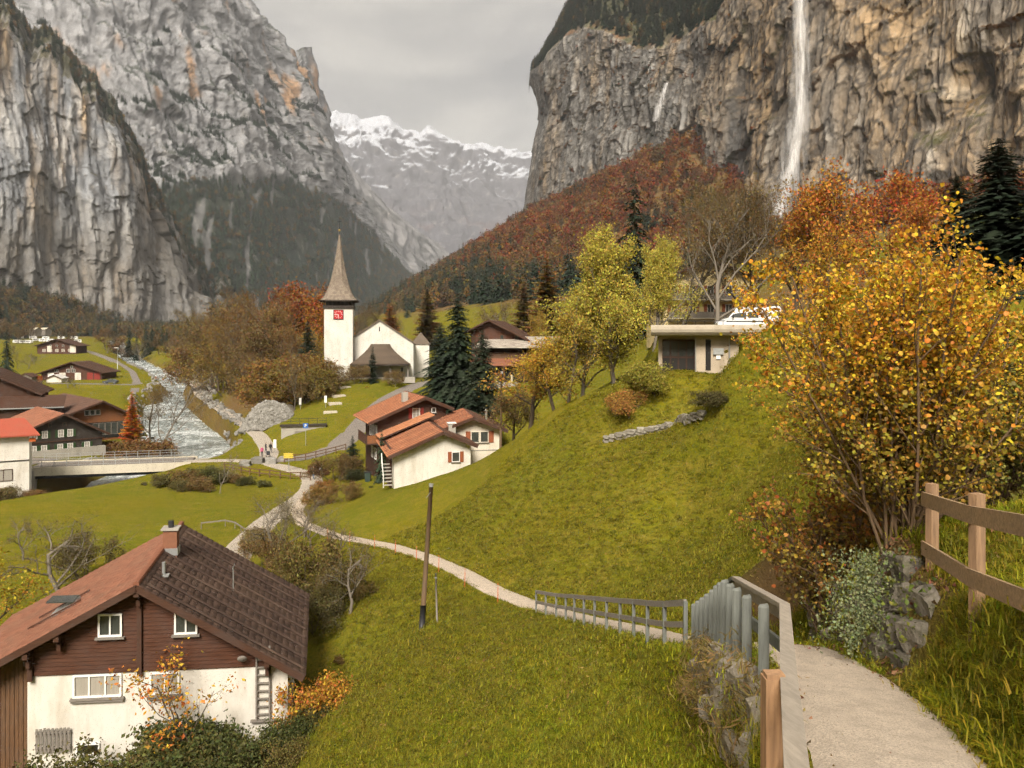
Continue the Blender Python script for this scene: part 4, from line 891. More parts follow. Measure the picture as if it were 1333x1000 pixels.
# the near chalet with the brown gable
Z0 = 2.0; SH = -.14
ch = thing('chalet', 'brown gabled chalet over white plaster ground floor in the near left corner', 'house', (-15.0, 31.0, Z0), math.radians(6))
RZ = 10.33 - Z0 - .30; PL = 6.55 - Z0
gable(ch, 4.3, 5.8, 8.8, RZ - 4.3 * .54, RZ - 5.8 * .597, RZ, M_WRED, PL + .002, SH, 'gable_wall', y0=-.05)
m = MB(); m.box((.755, 4.4, (PL - 3) / 2), (10.1, 8.8, PL + 3)); m.build('plaster_wall', M_PLASTER, ch, shear=SH)
m = MB(); q = [(-7.6, .25, -3), (-4.32, .25, -3), (-4.32, .25, RZ - 4.32 * .54), (-7.6, .25, RZ - 7.6 * .54)]; m.prism(q, (0, 0, 0), (0, 8.3, 0)); m.build('annex_wall', M_WOLD, ch, shear=SH)
rr = random.Random(3)
for k in range(19):                                             # boards of the annex
    xx = -7.5 + k * .17; MB().box((xx, .232, (RZ - (-xx) * .54 - 3.2) / 2 - .1), (.15, .03 + .012 * rr.random(), RZ + xx * .54 + 3.0)).build('plank', M_WOLD, ch, shear=SH)
for k in range(22):                                             # horizontal boards of the gable
    zc = PL + .10 + k * .165; lim_l = min(4.28, (RZ - zc - .09) / .54); lim_r = min(5.78, (RZ - zc - .09) / .597)
    if lim_l < .3: break
    MB().box(((lim_r - lim_l) / 2, -.062, zc), (lim_l + lim_r, .03 + .012 * rr.random(), .150)).build('plank', M_WRED, ch, shear=SH)
slope_roof(ch, -1, 8.2, 8.2 * .54, -.75, 9.4, .2, M_WBROWN, M_TRED, .22, .30, 1, RZ + .24, shear=SH, ripple=.012)
rd = slope_roof(ch, 1, 6.45, 6.45 * .597, -.75, 9.4, .2, M_WBROWN, M_TDARK, .22, .30, 2, RZ + .24, shear=SH, ripple=.012)
for k in range(9):                                              # raised seams on the dark slope
    yv = -.3 + k * 1.08; n_ = np.array((.597, 0, 1)) / math.hypot(.597, 1); MB().beam(np.array((.3, yv, RZ + .24 - .3 * .597)) + n_ * .085, np.array((6.4, yv, RZ + .24 - 6.4 * .597)) + n_ * .085, .09, .05, n_).build('seam', M_TDARK, rd, shear=SH)
m = MB()
for k in range(29): m.tube([(0, -.75 + k * .35, RZ + .25), (0, -.38 + k * .35, RZ + .28)], .13, 8)
m.build('ridge_tiles', M_TRUST, ch, shear=SH, kind='stuff')
for s_, wd, sl in ((-1, 8.2, .54), (1, 6.45, .597)):
    MB().beam((0, -.77, RZ + .10), (s_ * wd, -.77, RZ + .10 - wd * sl), .06, .26, (0, 0, 1)).build('bargeboard', M_WBROWN, ch, shear=SH)
    MB().beam((s_ * (wd - .02), -.75, RZ + .12 - wd * sl), (s_ * (wd - .02), 9.4, RZ + .12 - wd * sl), .10, .10).build('gutter', M_TRUST, ch, shear=SH)
for xx, zt, zb in ((0, RZ - .1, PL - .1), (-4.15, RZ - 2.4, PL - .15), (5.0, RZ - 3.1, PL - .1), (-3.0, RZ - 1.75, RZ - 2.2)):
    m = MB(); m.box((xx, -.14, (zt + zb) / 2), (.18, .14, zt - zb)); m.box((xx, -.42, zt - .05), (.20, .62, .22)); m.box((xx, -.26, zt - .5), (.14, .3, .25)); m.build('timber_brace', M_WBROWN, ch, shear=SH)
for xx, zc, ww, hh, cc, mt in ((-1.13, 8.5 - Z0, .92, .92, 2, M_GLASS), (1.79, 8.5 - Z0, .90, .95, 2, M_GLASS), (-1.64, 6.06 - Z0, 1.86, .92, 3, M_CURT), (.95, 6.05 - Z0, 1.16, .90, 2, M_CURT)):
    window(ch, (xx, -.10 if zc > PL else -.005, zc), AXF, ww, hh, cc, 1, M_WHITE, mt, True, shear=SH, fr=.075)
MB().box((-1.64, -.06, 5.5 - Z0), (2.0, .14, .16)).box((.95, -.06, 5.5 - Z0), (1.3, .14, .16)).build('window_ledge', M_WGREY, ch, shear=SH)
window(ch, (-2.0, -.005, 3.55 - Z0), AXF, .9, .45, 1, 1, M_WHITE, M_DARK, False, shear=SH)
for k in range(9): MB().box((-3.9 + k * .15, -.14, 4.0 - Z0), (.085, .03, .95 + .08 * rr.random())).build('slat', M_WGREY, ch, shear=SH)
MB().box((-3.3, -.10, 3.7 - Z0), (1.35, .04, .09)).box((-3.3, -.10, 4.3 - Z0), (1.35, .04, .09)).build('slat_bar', M_WGREY, ch, shear=SH)
cz = RZ + .24 - .35 * .597
m = MB().box((.35, 4.6, cz + .45), (.62, .62, 1.3)); c_ = m.build('chimney', simple('brick_old', (.24, .105, .06), .9, .4, 6, .5, .02), ch, shear=SH)
MB().box((.35, 4.6, cz + 1.14), (.78, .78, .08)).build('chimney_cap', M_CONC, c_, shear=SH); MB().box((.35, 4.6, cz + .12), (.70, .70, .32)).build('flashing', M_STEEL, c_, shear=SH)
MB().tube([(.35, 4.6, cz + 1.15), (.35, 4.6, cz + 1.48)], .13, 10).build('chimney_pot', M_BLACKM, c_, shear=SH)
MB().tube([(.6, 1.6, RZ - .25), (.6, 1.6, RZ + .45)], .075, 8).box((.62, 1.55, RZ - .10), (.42, .4, .05)).build('vent_pipe', M_STEEL, ch, shear=SH)
sv = np.array((-1, 0, -.54)) / math.hypot(1, .54); nv_ = np.array((-.54, 0, 1)) / math.hypot(1, .54); b0 = np.array((-3.6, 2.6, RZ + .24 - 3.6 * .54))
m = MB(); m.box(b0 + nv_ * .07, (1.1, .9, .14), (sv, (0, 1, 0), nv_)); hf = m.build('roof_hatch', M_STEEL, ch, shear=SH)
tl_ = np.cross(nv_, (0, 1, 0)); sv2 = sv * math.cos(.5) + nv_ * math.sin(.5); nv2 = nv_ * math.cos(.5) - sv * math.sin(.5)
MB().box(b0 - sv * .52 + sv2 * .55 + nv_ * .17, (1.1, .9, .04), (sv2, (0, 1, 0), nv2)).build('hatch_lid', M_GLASS, hf, shear=SH)
for yv in (2.0, 3.3): MB().beam(b0 + np.array((0, yv - 2.6, 0)) + nv_ * .12 - sv * .9, b0 + np.array((0, yv - 2.6, 0)) + nv_ * .12 + sv * 1.5, .07, .07, nv_).build('snow_bar', M_WRED, ch, shear=SH)
m = MB().lathe([(.001, -.06), (.16, -.04), (.28, .02), (.33, .08)], (0, 0, 0), 14); m.v = [(4.0 + x_ * .62 + z_ * .3, -.45 + z_ * .8 - y_ * .3, RZ - 3.0 + y_ * .5) for x_, y_, z_ in m.v]; m.beam((3.95, -.05, RZ - 3.15), (3.95, -.45, RZ - 3.0), .04, .04)
m.build('satellite_dish', M_WGREY, ch, shear=SH)
MB().tube([(3.2, 4.0, RZ - 1.7), (3.2, 4.0, RZ - .5)], .025, 6).beam((3.2, 3.7, RZ - .55), (3.2, 4.5, RZ - .55), .02, .02).build('aerial', M_STEEL, ch, shear=SH)
# ladder hung on its wall
ld = thing('ladder', 'wooden ladder hung upright on the white wall of the near chalet', 'ladder', (-15 + 4.85 * math.cos(math.radians(6)), 31 + 4.85 * math.sin(math.radians(6)) - .05, 4.4), math.radians(6))
for s_ in (-1, 1): MB().box((s_ * .26, -.07, 1.5), (.07, .09, 3.0)).build('side_rail', M_WGREY, ld)
for k in range(9): MB().box((0, -.07, .22 + k * .32), (.46, .045, .06)).build('rung', M_WGREY, ld)
MB().box((0, -.06, -.04), (1.0, .16, .07)).build('shelf', M_WGREY, ld)

# the white-walled house below the slope
hz = 4.4
hw_ = thing('house', 'white walled house with striped red tile roof below the grassy slope', 'house', (X(575, 81), 81, hz), math.radians(15))
rW = Zp(564, 81) - hz
gable(hw_, 5.0, 3.1, 11, rW - 5.0 * .42, rW - 3.1 * .42, rW, M_PLASTER, -3)
slope_roof(hw_, -1, 5.7, 5.7 * .42, -.9, 12.5, .22, M_WBROWN, M_TORANGE, .42, .42, 5, rW + .25, ribs=.95, ripple=.04)
slope_roof(hw_, 1, 3.7, 3.7 * .42, -.9, 12.5, .22, M_WBROWN, M_TRUST, .42, .42, 6, rW + .25, ribs=.95, ripple=.04)
for s_, wd in ((-1, 5.7), (1, 3.7)): MB().beam((0, -.92, rW + .10), (s_ * wd, -.92, rW + .10 - wd * .42), .06, .3).build('bargeboard', M_WBROWN, hw_)
window(hw_, (1.5, -.01, rW - 2.55), AXF, .85, 1.05, 1, 1, M_WHITE, M_GLASS, True, M_SHUTBR)
m = MB().box((1.9, 4.6, rW - .1), (.8, .8, 1.1)); c_ = m.build('chimney', M_CONC, hw_); MB().box((1.9, 4.6, rW + .55), (.95, .95, .10)).build('chimney_cap', M_WHITE, c_)
MB().box((-4.95, 6.0, 1.3), (.5, 8, 5)).build('side_wall', M_WBROWN, hw_)
for k in range(7): MB().box((-5.6, .6 + k * .28, .25 + k * .32), (1.0, .30, .09)).build('stair_tread', M_CONC, hw_)
MB().beam((-6.05, .5, 1.1), (-6.05, 2.5, 3.3), .06, .08).beam((-6.05, .5, 0), (-6.05, .5, 1.2), .06, .06).beam((-6.05, 2.5, 1.9), (-6.05, 2.5, 3.3), .06, .06).build('stair_rail', M_WHITE, hw_)
# cream house to its right
hr = thing('house', 'cream plastered house with paired windows and rust shutters beside the tall pole', 'house', (X(615, 87), 87, hz + 1.0), math.radians(10))
rR = Zp(545, 87) - hz - 1.0
gable(hr, 3.4, 3.2, 9, rR - 3.4 * .40, rR - 3.2 * .40, rR, M_CREAM, -3)
slope_roof(hr, -1, 7.2, 7.2 * .36, -1.0, 9.6, .22, M_WBROWN, M_TORANGE, .42, .42, 7, rR + .25, ribs=.95, ripple=.04)
slope_roof(hr, 1, 3.9, 3.9 * .40, -1.0, 9.6, .22, M_WBROWN, M_TRUST, .42, .42, 8, rR + .25, ribs=.95, ripple=.04)
for s_, wd, sl in ((-1, 7.2, .36), (1, 3.9, .40)): MB().beam((0, -1.02, rR + .10), (s_ * wd, -1.02, rR + .10 - wd * sl), .06, .3).build('bargeboard', M_WBROWN, hr)
for xx in (.3, 1.35): window(hr, (xx, -.01, rR - 2.1), AXF, .92, 1.25, 1, 1, M_CREAM, M_GLASS, True)
for xx in (-.5, 2.15): MB().box((xx, -.04, rR - 2.1), (.55, .05, 1.3)).build('shutter', M_SHUTBR, hr)
MB().box((.0, -.02, rR - 3.6), (6.6, .06, .10)).build('string_course', M_CONC, hr)
MB().tube([(2.0, 3, rR - .6), (2.0, 3, rR + .55)], .12, 8).lathe([(.22, 0), (.02, .22)], (2.0, 3, rR + .6), 8).build('vent_cowl', M_STEEL, hr)
# the wooden chalet behind
hl = thing('chalet', 'dark wooden chalet with orange tile roof, red shutters and a balcony', 'house', (X(551, 94), 94, 5.6), math.radians(21))
rL = Zp(519, 94) - 5.6
gable(hl, 5.6, 2.9, 8, rL - 5.6 * .42, rL - 2.9 * .42, rL, M_WBROWN, -3)
slope_roof(hl, -1, 6.9, 6.9 * .42, -1.0, 9.4, .22, M_WBROWN, M_TORANGE, .42, .42, 9, rL + .25, ribs=1.0, ripple=.04)
slope_roof(hl, 1, 3.6, 3.6 * .42, -1.0, 9.4, .22, M_WBROWN, M_TRUST, .42, .42, 10, rL + .25, ribs=1.0, ripple=.04)
for s_, wd in ((-1, 6.9), (1, 3.6)): MB().beam((0, -1.02, rL + .10), (s_ * wd, -1.02, rL + .10 - wd * .42), .06, .3).build('bargeboard', M_WBROWN, hl)
window(hl, (-.9, -.01, rL - 1.75), AXF, .95, 1.25, 2, 2, M_WHITE, M_CURT, True, M_SHUTRED); window(hl, (1.3, -.01, rL - 1.45), AXF, .55, .6, 1, 1, M_WHITE, M_GLASS)
m = MB().box((-1.8, 2.2, rL + .1), (.7, .7, 1.2)); m.build('chimney', M_CONC, hl)
MB().box((-6.3, 2.5, rL - 5.2), (1.4, 6, .16)).build('balcony_floor', M_WBROWN, hl)
for k in range(20): MB().box((-6.97, -.4 + k * .3, rL - 4.65), (.04, .25, .95)).build('balcony_slat', M_WRED, hl)
MB().box((-6.3, -.46, rL - 4.65), (1.3, .05, .95)).build('balcony_panel', M_WORANGE, hl); MB().box((-6.97, 2.5, rL - 4.14), (.12, 6.1, .08)).build('balcony_rail', M_WBROWN, hl)
for yv in (.8, 2.6, 4.4): window(hl, (-5.61, yv, rL - 3.9), AXL, 1.0, 1.6, 1, 2, M_WHITE, M_GLASS, False)
for yv in (1.2, 3.2): window(hl, (-5.61, yv, rL - 6.6), AXL, .9, 1.4, 1, 2, M_WHITE, M_GLASS, False)
# lean-to roof between
lr = thing('shed', 'low shed with a single orange tile slope between the two roofs', 'shed', (X(566, 91), 90.5, 5.0), math.radians(18))
MB().prism([(-3.6, 0, -2), (2.4, 0, -2), (2.4, 0, 5.6), (-3.6, 0, 3.3)], (0, 0, 0), (0, 3.0, 0)).build('wall', M_WBROWN, lr)
slope_roof(lr, -1, 6.4, 2.45, -.5, 3.4, .16, M_WBROWN, M_TORANGE, .42, .42, 12, 5.95, ripple=.04)
lr.children[1].location.x = 2.7

# the church
cz_ = Zp(493, 170)
cu = thing('church', 'white church with a tall curved shingle spire and a red clock', 'church', (X(494, 172), 172, cz_), math.radians(9))
nv = Zp(418, 172) - cz_; ev = Zp(447, 172) - cz_
gable(cu, 7.5, 7.5, 22, ev, ev, nv, M_LIME, -3, name='nave_wall')
for s_ in (-1, 1):
    e = np.array((s_ * 8.1, 0, -(nv - ev) * 8.1 / 7.5)); MB().prism([np.array((0, -.35, nv + .38)), np.array((0, -.35, nv + .38)) + e, np.array((0, -.35, nv + .08)) + e, np.array((0, -.35, nv + .08))], (0, 0, 0), (0, 22.6, 0)).build('nave_roof', M_SHINGLE, cu)
    MB().tube([(s_ * 7.6, -.12, ev), (s_ * 7.6, -.12, -1)], .09, 6).build('downpipe', M_STEEL, cu)
MB().box((0, -.02, nv - 1.8), (.22, .08, 1.0)).build('slit_window', M_DARK, cu)
tw_ = 3.05; txp = X(439, 169) - X(494, 172); tt_ = Zp(402, 169) - cz_
MB().box((txp, 0, (tt_ - 3) / 2), (tw_ * 2, tw_ * 2, tt_ + 3)).build('tower_wall', M_LIME, cu)
MB().box((txp, 0, tt_ + .35), (tw_ * 2 + .5, tw_ * 2 + .5, .7)).build('belfry_base', M_WBLACK, cu)
for k in range(8):
    for s_ in (-1, 1):
        MB().box((txp - tw_ + tw_ * 2 * k / 7, s_ * tw_, tt_ + 1.25), (.30, .30, 1.2)).build('belfry_post', M_WBLACK, cu)
MB().box((txp, 0, tt_ + 1.2), (tw_ * 1.7, tw_ * 1.7, 1.3)).build('belfry_core', M_DARK, cu)
sb, st = Zp(391, 169) - cz_, Zp(304, 169) - cz_; hh = st - sb; ew = 4.15
prof = [(1.0, -.02), (.90, .015), (.80, .05), (.70, .10), (.61, .155), (.52, .225), (.44, .30), (.355, .40), (.275, .52), (.185, .67), (.10, .83), (.02, 1.0)]
Vs, Fs, rn = [], [], []
rs_ = np.random.RandomState(5); nrow = 46; ts = np.linspace(-.02, 1, nrow + 1)
for i in range(nrow):                                     # courses of shingles, each a little proud of the one above
    r0 = np.interp(ts[i], [p[1] for p in prof], [p[0] for p in prof]) * ew + .05; r1 = np.interp(ts[i + 1], [p[1] for p in prof], [p[0] for p in prof]) * ew
    z0, z1 = sb + ts[i] * hh, sb + ts[i + 1] * hh
    for k in range(8):
        a0, a1 = math.pi / 4 * k - math.pi / 8, math.pi / 4 * (k + 1) - math.pi / 8
        # square at the eaves, octagonal above
        sq = 1 - sst(0, .30, ts[i]); cs = max(2, int(7 * r0 / ew) + 1)
        for c in range(cs):
            b0_, b1_ = a0 + (a1 - a0) * c / cs, a0 + (a1 - a0) * (c + .97) / cs
            def pt(a, r, z):
                oc = r / max(math.cos(((a + math.pi / 8) % (math.pi / 4)) - math.pi / 8), .92); s4 = r / max(abs(math.cos(a)), abs(math.sin(a))); rad = oc * (1 - sq * .9) + min(s4, r * 1.22) * sq * .9
                return (txp + rad * math.cos(a), rad * math.sin(a), z)
            b = len(Vs); j_ = rs_.rand() * .03; Vs += [pt(b0_, r0 + j_, z0), pt(b1_, r0 + j_, z0), pt(b1_, r1, z1), pt(b0_, r1, z1)]; Fs.append((b, b + 1, b + 2, b + 3)); rn += [rs_.rand()] * 4
link('spire', mesh_np('spire', Vs, np.array(Fs), False, {'rnd': np.array(rn)}), M_SHINGLE, cu)
MB().box((txp, 0, sb - .12), (ew * 2.02, ew * 2.02, .2)).build('spire_eave', M_WBLACK, cu)
MB().tube([(txp, 0, st - .6), (txp, 0, st + 3.6)], [.10, .04], 6).box((txp, 0, st + 2.9), (.9, .07, .07)).build('weather_cross', M_BLACKM, cu); m = MB().lathe([(.01, -.28), (.24, -.12), (.28, 0), (.24, .12), (.01, .28)], (txp, 0, st + .9), 10); m.build('gilt_ball', simple('gilt', (.55, .38, .12), .35, .1, 2, 0, metal=.8), cu, True)
ckz = Zp(407, 166) - cz_ - .4
m = MB().box((txp, -tw_ - .06, ckz), (2.15, .10, 2.15)); ck = m.build('clock', M_WBLACK, cu)
MB().box((txp, -tw_ - .115, ckz), (1.9, .03, 1.9)).build('clock_face', simple('clock_red', (.40, .018, .022), .5, .1, 2, 0), ck)
gilt = MATS['gilt']
for k in range(12):
    a = k * math.pi / 6; MB().box((txp + .74 * math.sin(a), -tw_ - .14, ckz + .74 * math.cos(a)), (.09, .03, .26), ((math.cos(a), 0, -math.sin(a)), (0, 1, 0), (math.sin(a), 0, math.cos(a)))).build('numeral', M_WHITE, ck)
for a, l_, w2 in ((math.radians(268), .72, .09), (math.radians(186), .55, .12)):
    MB().box((txp + l_ / 2 * math.sin(a), -tw_ - .17, ckz + l_ / 2 * math.cos(a)), (w2, .03, l_), ((math.cos(a), 0, -math.sin(a)), (0, 1, 0), (math.sin(a), 0, math.cos(a)))).build('clock_hand', M_WHITE, ck)
# porch roof, bell-cast
pe, pt_ = Zp(475, 166) - cz_, Zp(448, 171) - cz_
Vp, Fp = [], []
nprof = 9
for i in range(nprof):
    f = i / (nprof - 1); z = pe + (pt_ - pe) * f; cur = (1 - f) ** 1.35
    hw2 = 2.1 + (6.6 - 2.1) * cur; yf = -1.2 + (-5.2 + 1.2) * cur
    Vp += [(.2 - hw2, 0, z), (.2 - hw2, yf, z), (.2 + hw2, yf, z), (.2 + hw2, 0, z)]
for i in range(nprof - 1):
    for k in range(3): Fp.append((i * 4 + k, i * 4 + k + 1, i * 4 + k + 5, i * 4 + k + 4))
Fp.append(((nprof - 1) * 4, (nprof - 1) * 4 + 1, (nprof - 1) * 4 + 2, (nprof - 1) * 4 + 3)); Fp.append((3, 2, 1, 0))
link('porch_roof', mesh_np('porch_roof', Vp, [np.array(Fp)], False, {'rnd': np.random.RandomState(2).rand(len(Vp))}), M_TPORCH, cu)
MB().box((.2, -.62 * 5, pe - .12), (12.4, 6.0, .16)).build('porch_beam', M_WBLACK, cu)
for xx in (-5.8, 6.2, -2.0, 2.4): MB().box((xx, -4.9, (pe - .2) / 2 - .5), (.32, .32, pe + .8)).build('porch_post', M_WGREY, cu)
MB().box((.2, -5.6, -.15), (15, .4, 1.3)).build('porch_wall', M_CONC, cu)
for xx in (-5.2, 5.0): window(cu, (xx, -.01, 1.8), AXF, .6, 1.3, 1, 1, M_WHITE, M_GLASS, False)
m = MB().box((9.5, 12, 3.0), (4, 7, 9)); m.build('side_chapel_wall', M_LIME, cu); MB().prism([(7.3, 8.3, 7.45), (11.9, 8.3, 7.45), (9.6, 8.3, 10.3)], (0, 0, 0), (0, 7.4, 0)).build('side_chapel_roof', M_SHINGLE, cu)

# barn-like house behind the spruces
bn = thing('farmhouse', 'old brown farmhouse with pale sheet roof behind the two dark firs', 'house', (X(632, 122), 122, Zp(512, 122)), math.radians(-12))
rB = Zp(418, 122) - Zp(512, 122)
gable(bn, 3.2, 6.0, 10, rB - 3.2 * .5, rB - 6.0 * .5, rB, M_WRED, -3, y0=3)
slope_roof(bn, -1, 4.0, 2.0, 1.8, 13.5, .2, M_WBROWN, M_TBROWN, .5, .5, 21, rB + .25); slope_roof(bn, 1, 6.8, 3.4, 1.8, 13.5, .2, M_WBROWN, M_TBROWN, .5, .5, 22, rB + .25)
MB().box((4.5, 3, 3.2), (8.6, 6, 6.5)).build('front_wall', M_WOLD, bn)
k_ = N('sheet_roof'); a_ = k_.noise(.8, 4, .6, (1, 6, 1)); M_SHEET = k_.done(k_.mix(k_.ramp(a_, [(.35, 0), (.65, 1)]), (.16, .12, .09), (.47, .43, .37)), .7)
MB().prism([(-1.5, -1.3, 7.2), (11.5, -1.3, 7.2), (11.5, 4.5, 8.9), (-1.5, 4.5, 8.9)], (0, 0, 0), (0, 0, .12)).build('sheet_roof', M_SHEET, bn)
MB().prism([(-2.4, -1.9, 4.4), (7.0, -1.9, 4.4), (7.0, .1, 5.5), (-2.4, .1, 5.5)], (0, 0, 0), (0, 0, .10)).build('verandah_roof', M_TRUST, bn).data.attributes.new('rnd', 'FLOAT', 'POINT')
MB().box((2.4, -.6, 3.1), (9, .1, 1.9)).build('verandah_shade_sheet', M_DARK, bn)  # plain dark sheet stands in for the shaded space under the verandah roof
for xx in (-2.2, .6, 3.4, 6.6): MB().box((xx, -1.8, 2.2), (.16, .16, 4.4)).build('verandah_post', M_WOLD, bn)
MB().box((1.5, -3.4, .3), (9.0, .4, 3.4)).build('retaining_wall', M_CONC, bn)
for xx in (-2.2, .2, 2.6, 5.0): MB().box((xx, -3.4, 1.2), (.3, .5, 3.8)).build('wall_pier', M_CONCL, bn)
for xx in (2.0, 4.4): window(bn, (xx, 2.97, rB - 2.6), AXF, .6, .9, 1, 1, M_WOLD, M_GLASS, False)

# the garage on the hill
gz_ = Zp(491, 55)
M_GSLAB = simple('slab_concrete', (.38, .33, .25), .9, .15, 1.0, .3, .02, dirt=(.22, .18, .13))
ga = thing('garage', 'concrete garage with rounded roof slab and dark glazed doors on the hill', 'garage', (X(905, 55), 55, gz_), math.radians(-11))
MB().box((1.5, 3.2, 1.45), (3.0, 6.4, 3.0)).build('front_wall', M_BEIGE, ga); MB().box((-1.3, 3.5, 1.45), (2.6, 5.6, 3.0)).build('door_recess_wall', M_BEIGE, ga)
MB().box((-1.15, .62, 1.42), (2.30, .1, 2.55)).build('door_frame', M_WBROWN, ga)
for k in range(4):
    for j in range(2): MB().box((-2.02 + k * .57, .555, .80 + j * 1.22), (.48, .05, 1.08)).build('door_pane' if j else 'door_panel', M_GLASS if j else M_DARK, ga)
MB().box((.9, -.012, 1.6), (.36, .05, 2.2)).build('slot_window', M_DARK, ga); MB().box((1.6, -.09, 1.85), (.7, .18, .45)).build('meter_box', M_STEEL, ga); MB().box((1.6, -.05, 1.5), (.3, .1, .4)).build('meter_box', M_WHITE, ga)
MB().tube([(2.35, -.08, 2.9), (2.35, -.08, -.2)], .05, 6).build('downpipe', M_STEEL, ga); MB().tube([(.02, -.06, 2.9), (.02, -.06, -.2)], .05, 6).build('downpipe', M_STEEL, ga)
pr = [(0, -.9 + .0, 2.95), (0, -1.15, 3.02), (0, -1.32, 3.2), (0, -1.36, 3.4), (0, -1.3, 3.6), (0, -1.1, 3.72), (0, 7.0, 3.74), (0, 7.0, 2.97)]
m = MB(); m.prism([(-3.1, p[1], p[2]) for p in pr], (0, 0, 0), (8.0, 0, 0)); m.build('roof_slab', M_GSLAB, ga)
for k in range(9): MB().tube([(-3.1 + k * .62, -.9, 3.72), (-3.1 + k * .62, -.9, 4.0)], .02, 5).build('rail_post', M_BLACKM, ga)
MB().box((-.6, -.9, 4.0), (5.2, .05, .05)).build('roof_rail', M_BLACKM, ga)
MB().box((.2, -.25, -.22), (5.8, 1.0, .16)).build('step', M_GSLAB, ga)
MB().box((.6, .6, -1.4), (6.2, 1.6, 2.3)).build('footing', M_CONC, ga)
def stone_mat(name, c0, c1, moss):
    k = N(name); oi = k.n('ShaderNodeObjectInfo'); a = k.noise(4, 5, .65); b = k.noise(14, 4, .6)
    c = k.mix(oi.outputs['Random'], c0, c1); c = k.mix(k.ramp(a, [(.45, 0), (.7, .7)]), c, moss); return k.done(c, .92, k.bump(k.math('ADD', a, b), .7, .05), 0, .1)
M_STONE = stone_mat('fieldstone', (.20, .18, .15), (.36, .33, .28), (.12, .105, .06)); M_STONEP = stone_mat('pale_stone', (.17, .16, .14), (.31, .295, .27), (.11, .10, .075)); M_STONEB = stone_mat('bank_rock', (.21, .175, .135), (.34, .30, .245), (.12, .105, .05)); M_STONED = stone_mat('dark_stone', (.12, .105, .085), (.25, .22, .18), (.09, .09, .04))
def rock_mesh(seed, sub=2):
    r = np.random.RandomState(seed); import bmesh
    bm = bmesh.new(); bmesh.ops.create_icosphere(bm, subdivisions=sub, radius=.5)
    for v in bm.verts:
        p = np.array(v.co); q = np.clip(p * 1.35, -.42, .42); n = 1 + .30 * float(perlin(p[0] * 2.2 + seed * 3.1, p[1] * 2.2, p[2] * 2.2)); v.co = Vector(q * n)
    me = bpy.data.meshes.new('stone'); bm.to_mesh(me); bm.free(); return me
ROCKS = [rock_mesh(s, 2) for s in range(5)]
for me_ in ROCKS: me_.materials.append(M_STONE)
def stones(parent, spots, mat, seed=0, name='stone'):
    r = random.Random(seed)
    for (p, sx, sy, sz) in spots:
        o = bpy.data.objects.new(name, r.choice(ROCKS)); COL.objects.link(o); o.parent = parent; o.location = tuple(map(float, p)); o.scale = (sx, sy, sz)
        o.rotation_euler = (r.uniform(-.15, .15), r.uniform(-.15, .15), r.uniform(-.25, .25)); o.material_slots[0].link = 'OBJECT'; o.material_slots[0].material = mat
r = random.Random(4); sp = []
for j in range(4):
    xx = -2.2
    while xx < 3.6:
        ww = r.uniform(.32, .62); sp.append(((xx + ww / 2, -.28 + r.uniform(-.05, .05) - .06 * (3 - j) * 0, -.46 - j * .34), ww * 1.08, .5, .40)); xx += ww
stones(ga, sp, M_STONED, 2)

# yellow hotel behind the bare tree
ho = thing('hotel', 'yellow plastered hotel with balconies behind the bare brown tree', 'building', (X(925, 112), 112, Zp(418, 112)), math.radians(4))
gable(ho, 7, 7, 10, 6.0, 6.0, 8.6, M_YELLOW, -4); slope_roof(ho, -1, 8, 2.95, -1.2, 11, .2, M_WBROWN, M_TBROWN, .6, .6, 31, 8.9); slope_roof(ho, 1, 8, 2.95, -1.2, 11, .2, M_WBROWN, M_TBROWN, .6, .6, 32, 8.9)
for j in range(2):
    for k in range(5): window(ho, (-5.4 + k * 2.7, -.01, 1.7 + j * 2.7), AXF, 1.0, 1.5, 2, 1, M_WHITE, M_GLASS, True, M_SHUTBR)
    MB().box((0, -.6, 3.05 + j * 2.7 - 2.7), (13, 1.1, .14)).build('balcony_floor', M_CONCL, ho); MB().box((0, -1.12, 3.55 + j * 2.7 - 2.7), (13, .05, .9)).build('balcony_front', M_WGREY, ho)

# houses by the river
def simple_house(name, label, px, d, rot, gz0, apex_py, wl, wr, L_, sl, sr, wallm, tl, tr_, of=.9, so=.9, tw=.45, ground=None, seed=40):
    z0 = EYE + gz0; t = thing(name, label, 'house', (X(px, d), d, z0), math.radians(rot)); R_ = Zp(apex_py, d) - z0
    gable(t, wl, wr, L_, R_ - wl * sl, R_ - wr * sr, R_, wallm, -3)
    slope_roof(t, -1, wl + so, (wl + so) * sl, -of, L_ + of, .22, M_WBROWN, tl, tw, tw, seed, R_ + .26, ripple=.03); slope_roof(t, 1, wr + so, (wr + so) * sr, -of, L_ + of, .22, M_WBROWN, tr_, tw, tw, seed + 1, R_ + .26, ripple=.03)
    for s_, wd, s2 in ((-1, wl + so, sl), (1, wr + so, sr)): MB().beam((0, -of - .02, R_ + .10), (s_ * wd, -of - .02, R_ + .10 - wd * s2), .07, .3).build('bargeboard', M_WBROWN, t)
    return t, R_
g_, R_ = simple_house('chalet', 'dark timber chalet with green shutters facing the bridge', 82, 120, 44, -18.1, 540, 4.9, 5.6, 15, .42, .56, M_WBLACK, M_TRUST, M_TBROWN, seed=42)
for zc in (R_ - 2.9, R_ - 5.1):
    for xx in ((-3.9, -2.5, -.3, 1.0) if zc > R_ - 4 else (-4.0, -2.6, -.4, 1.0, 3.4)): window(g_, (xx, -.01, zc), AXF, .78, 1.15, 2, 2, M_WHITE, M_CURT, False, M_SHUTGR)
for xx in (-1.8, .2): window(g_, (xx, -.01, R_ - 1.5), AXF, .5, .6, 1, 1, M_WOLD, M_GLASS, False)
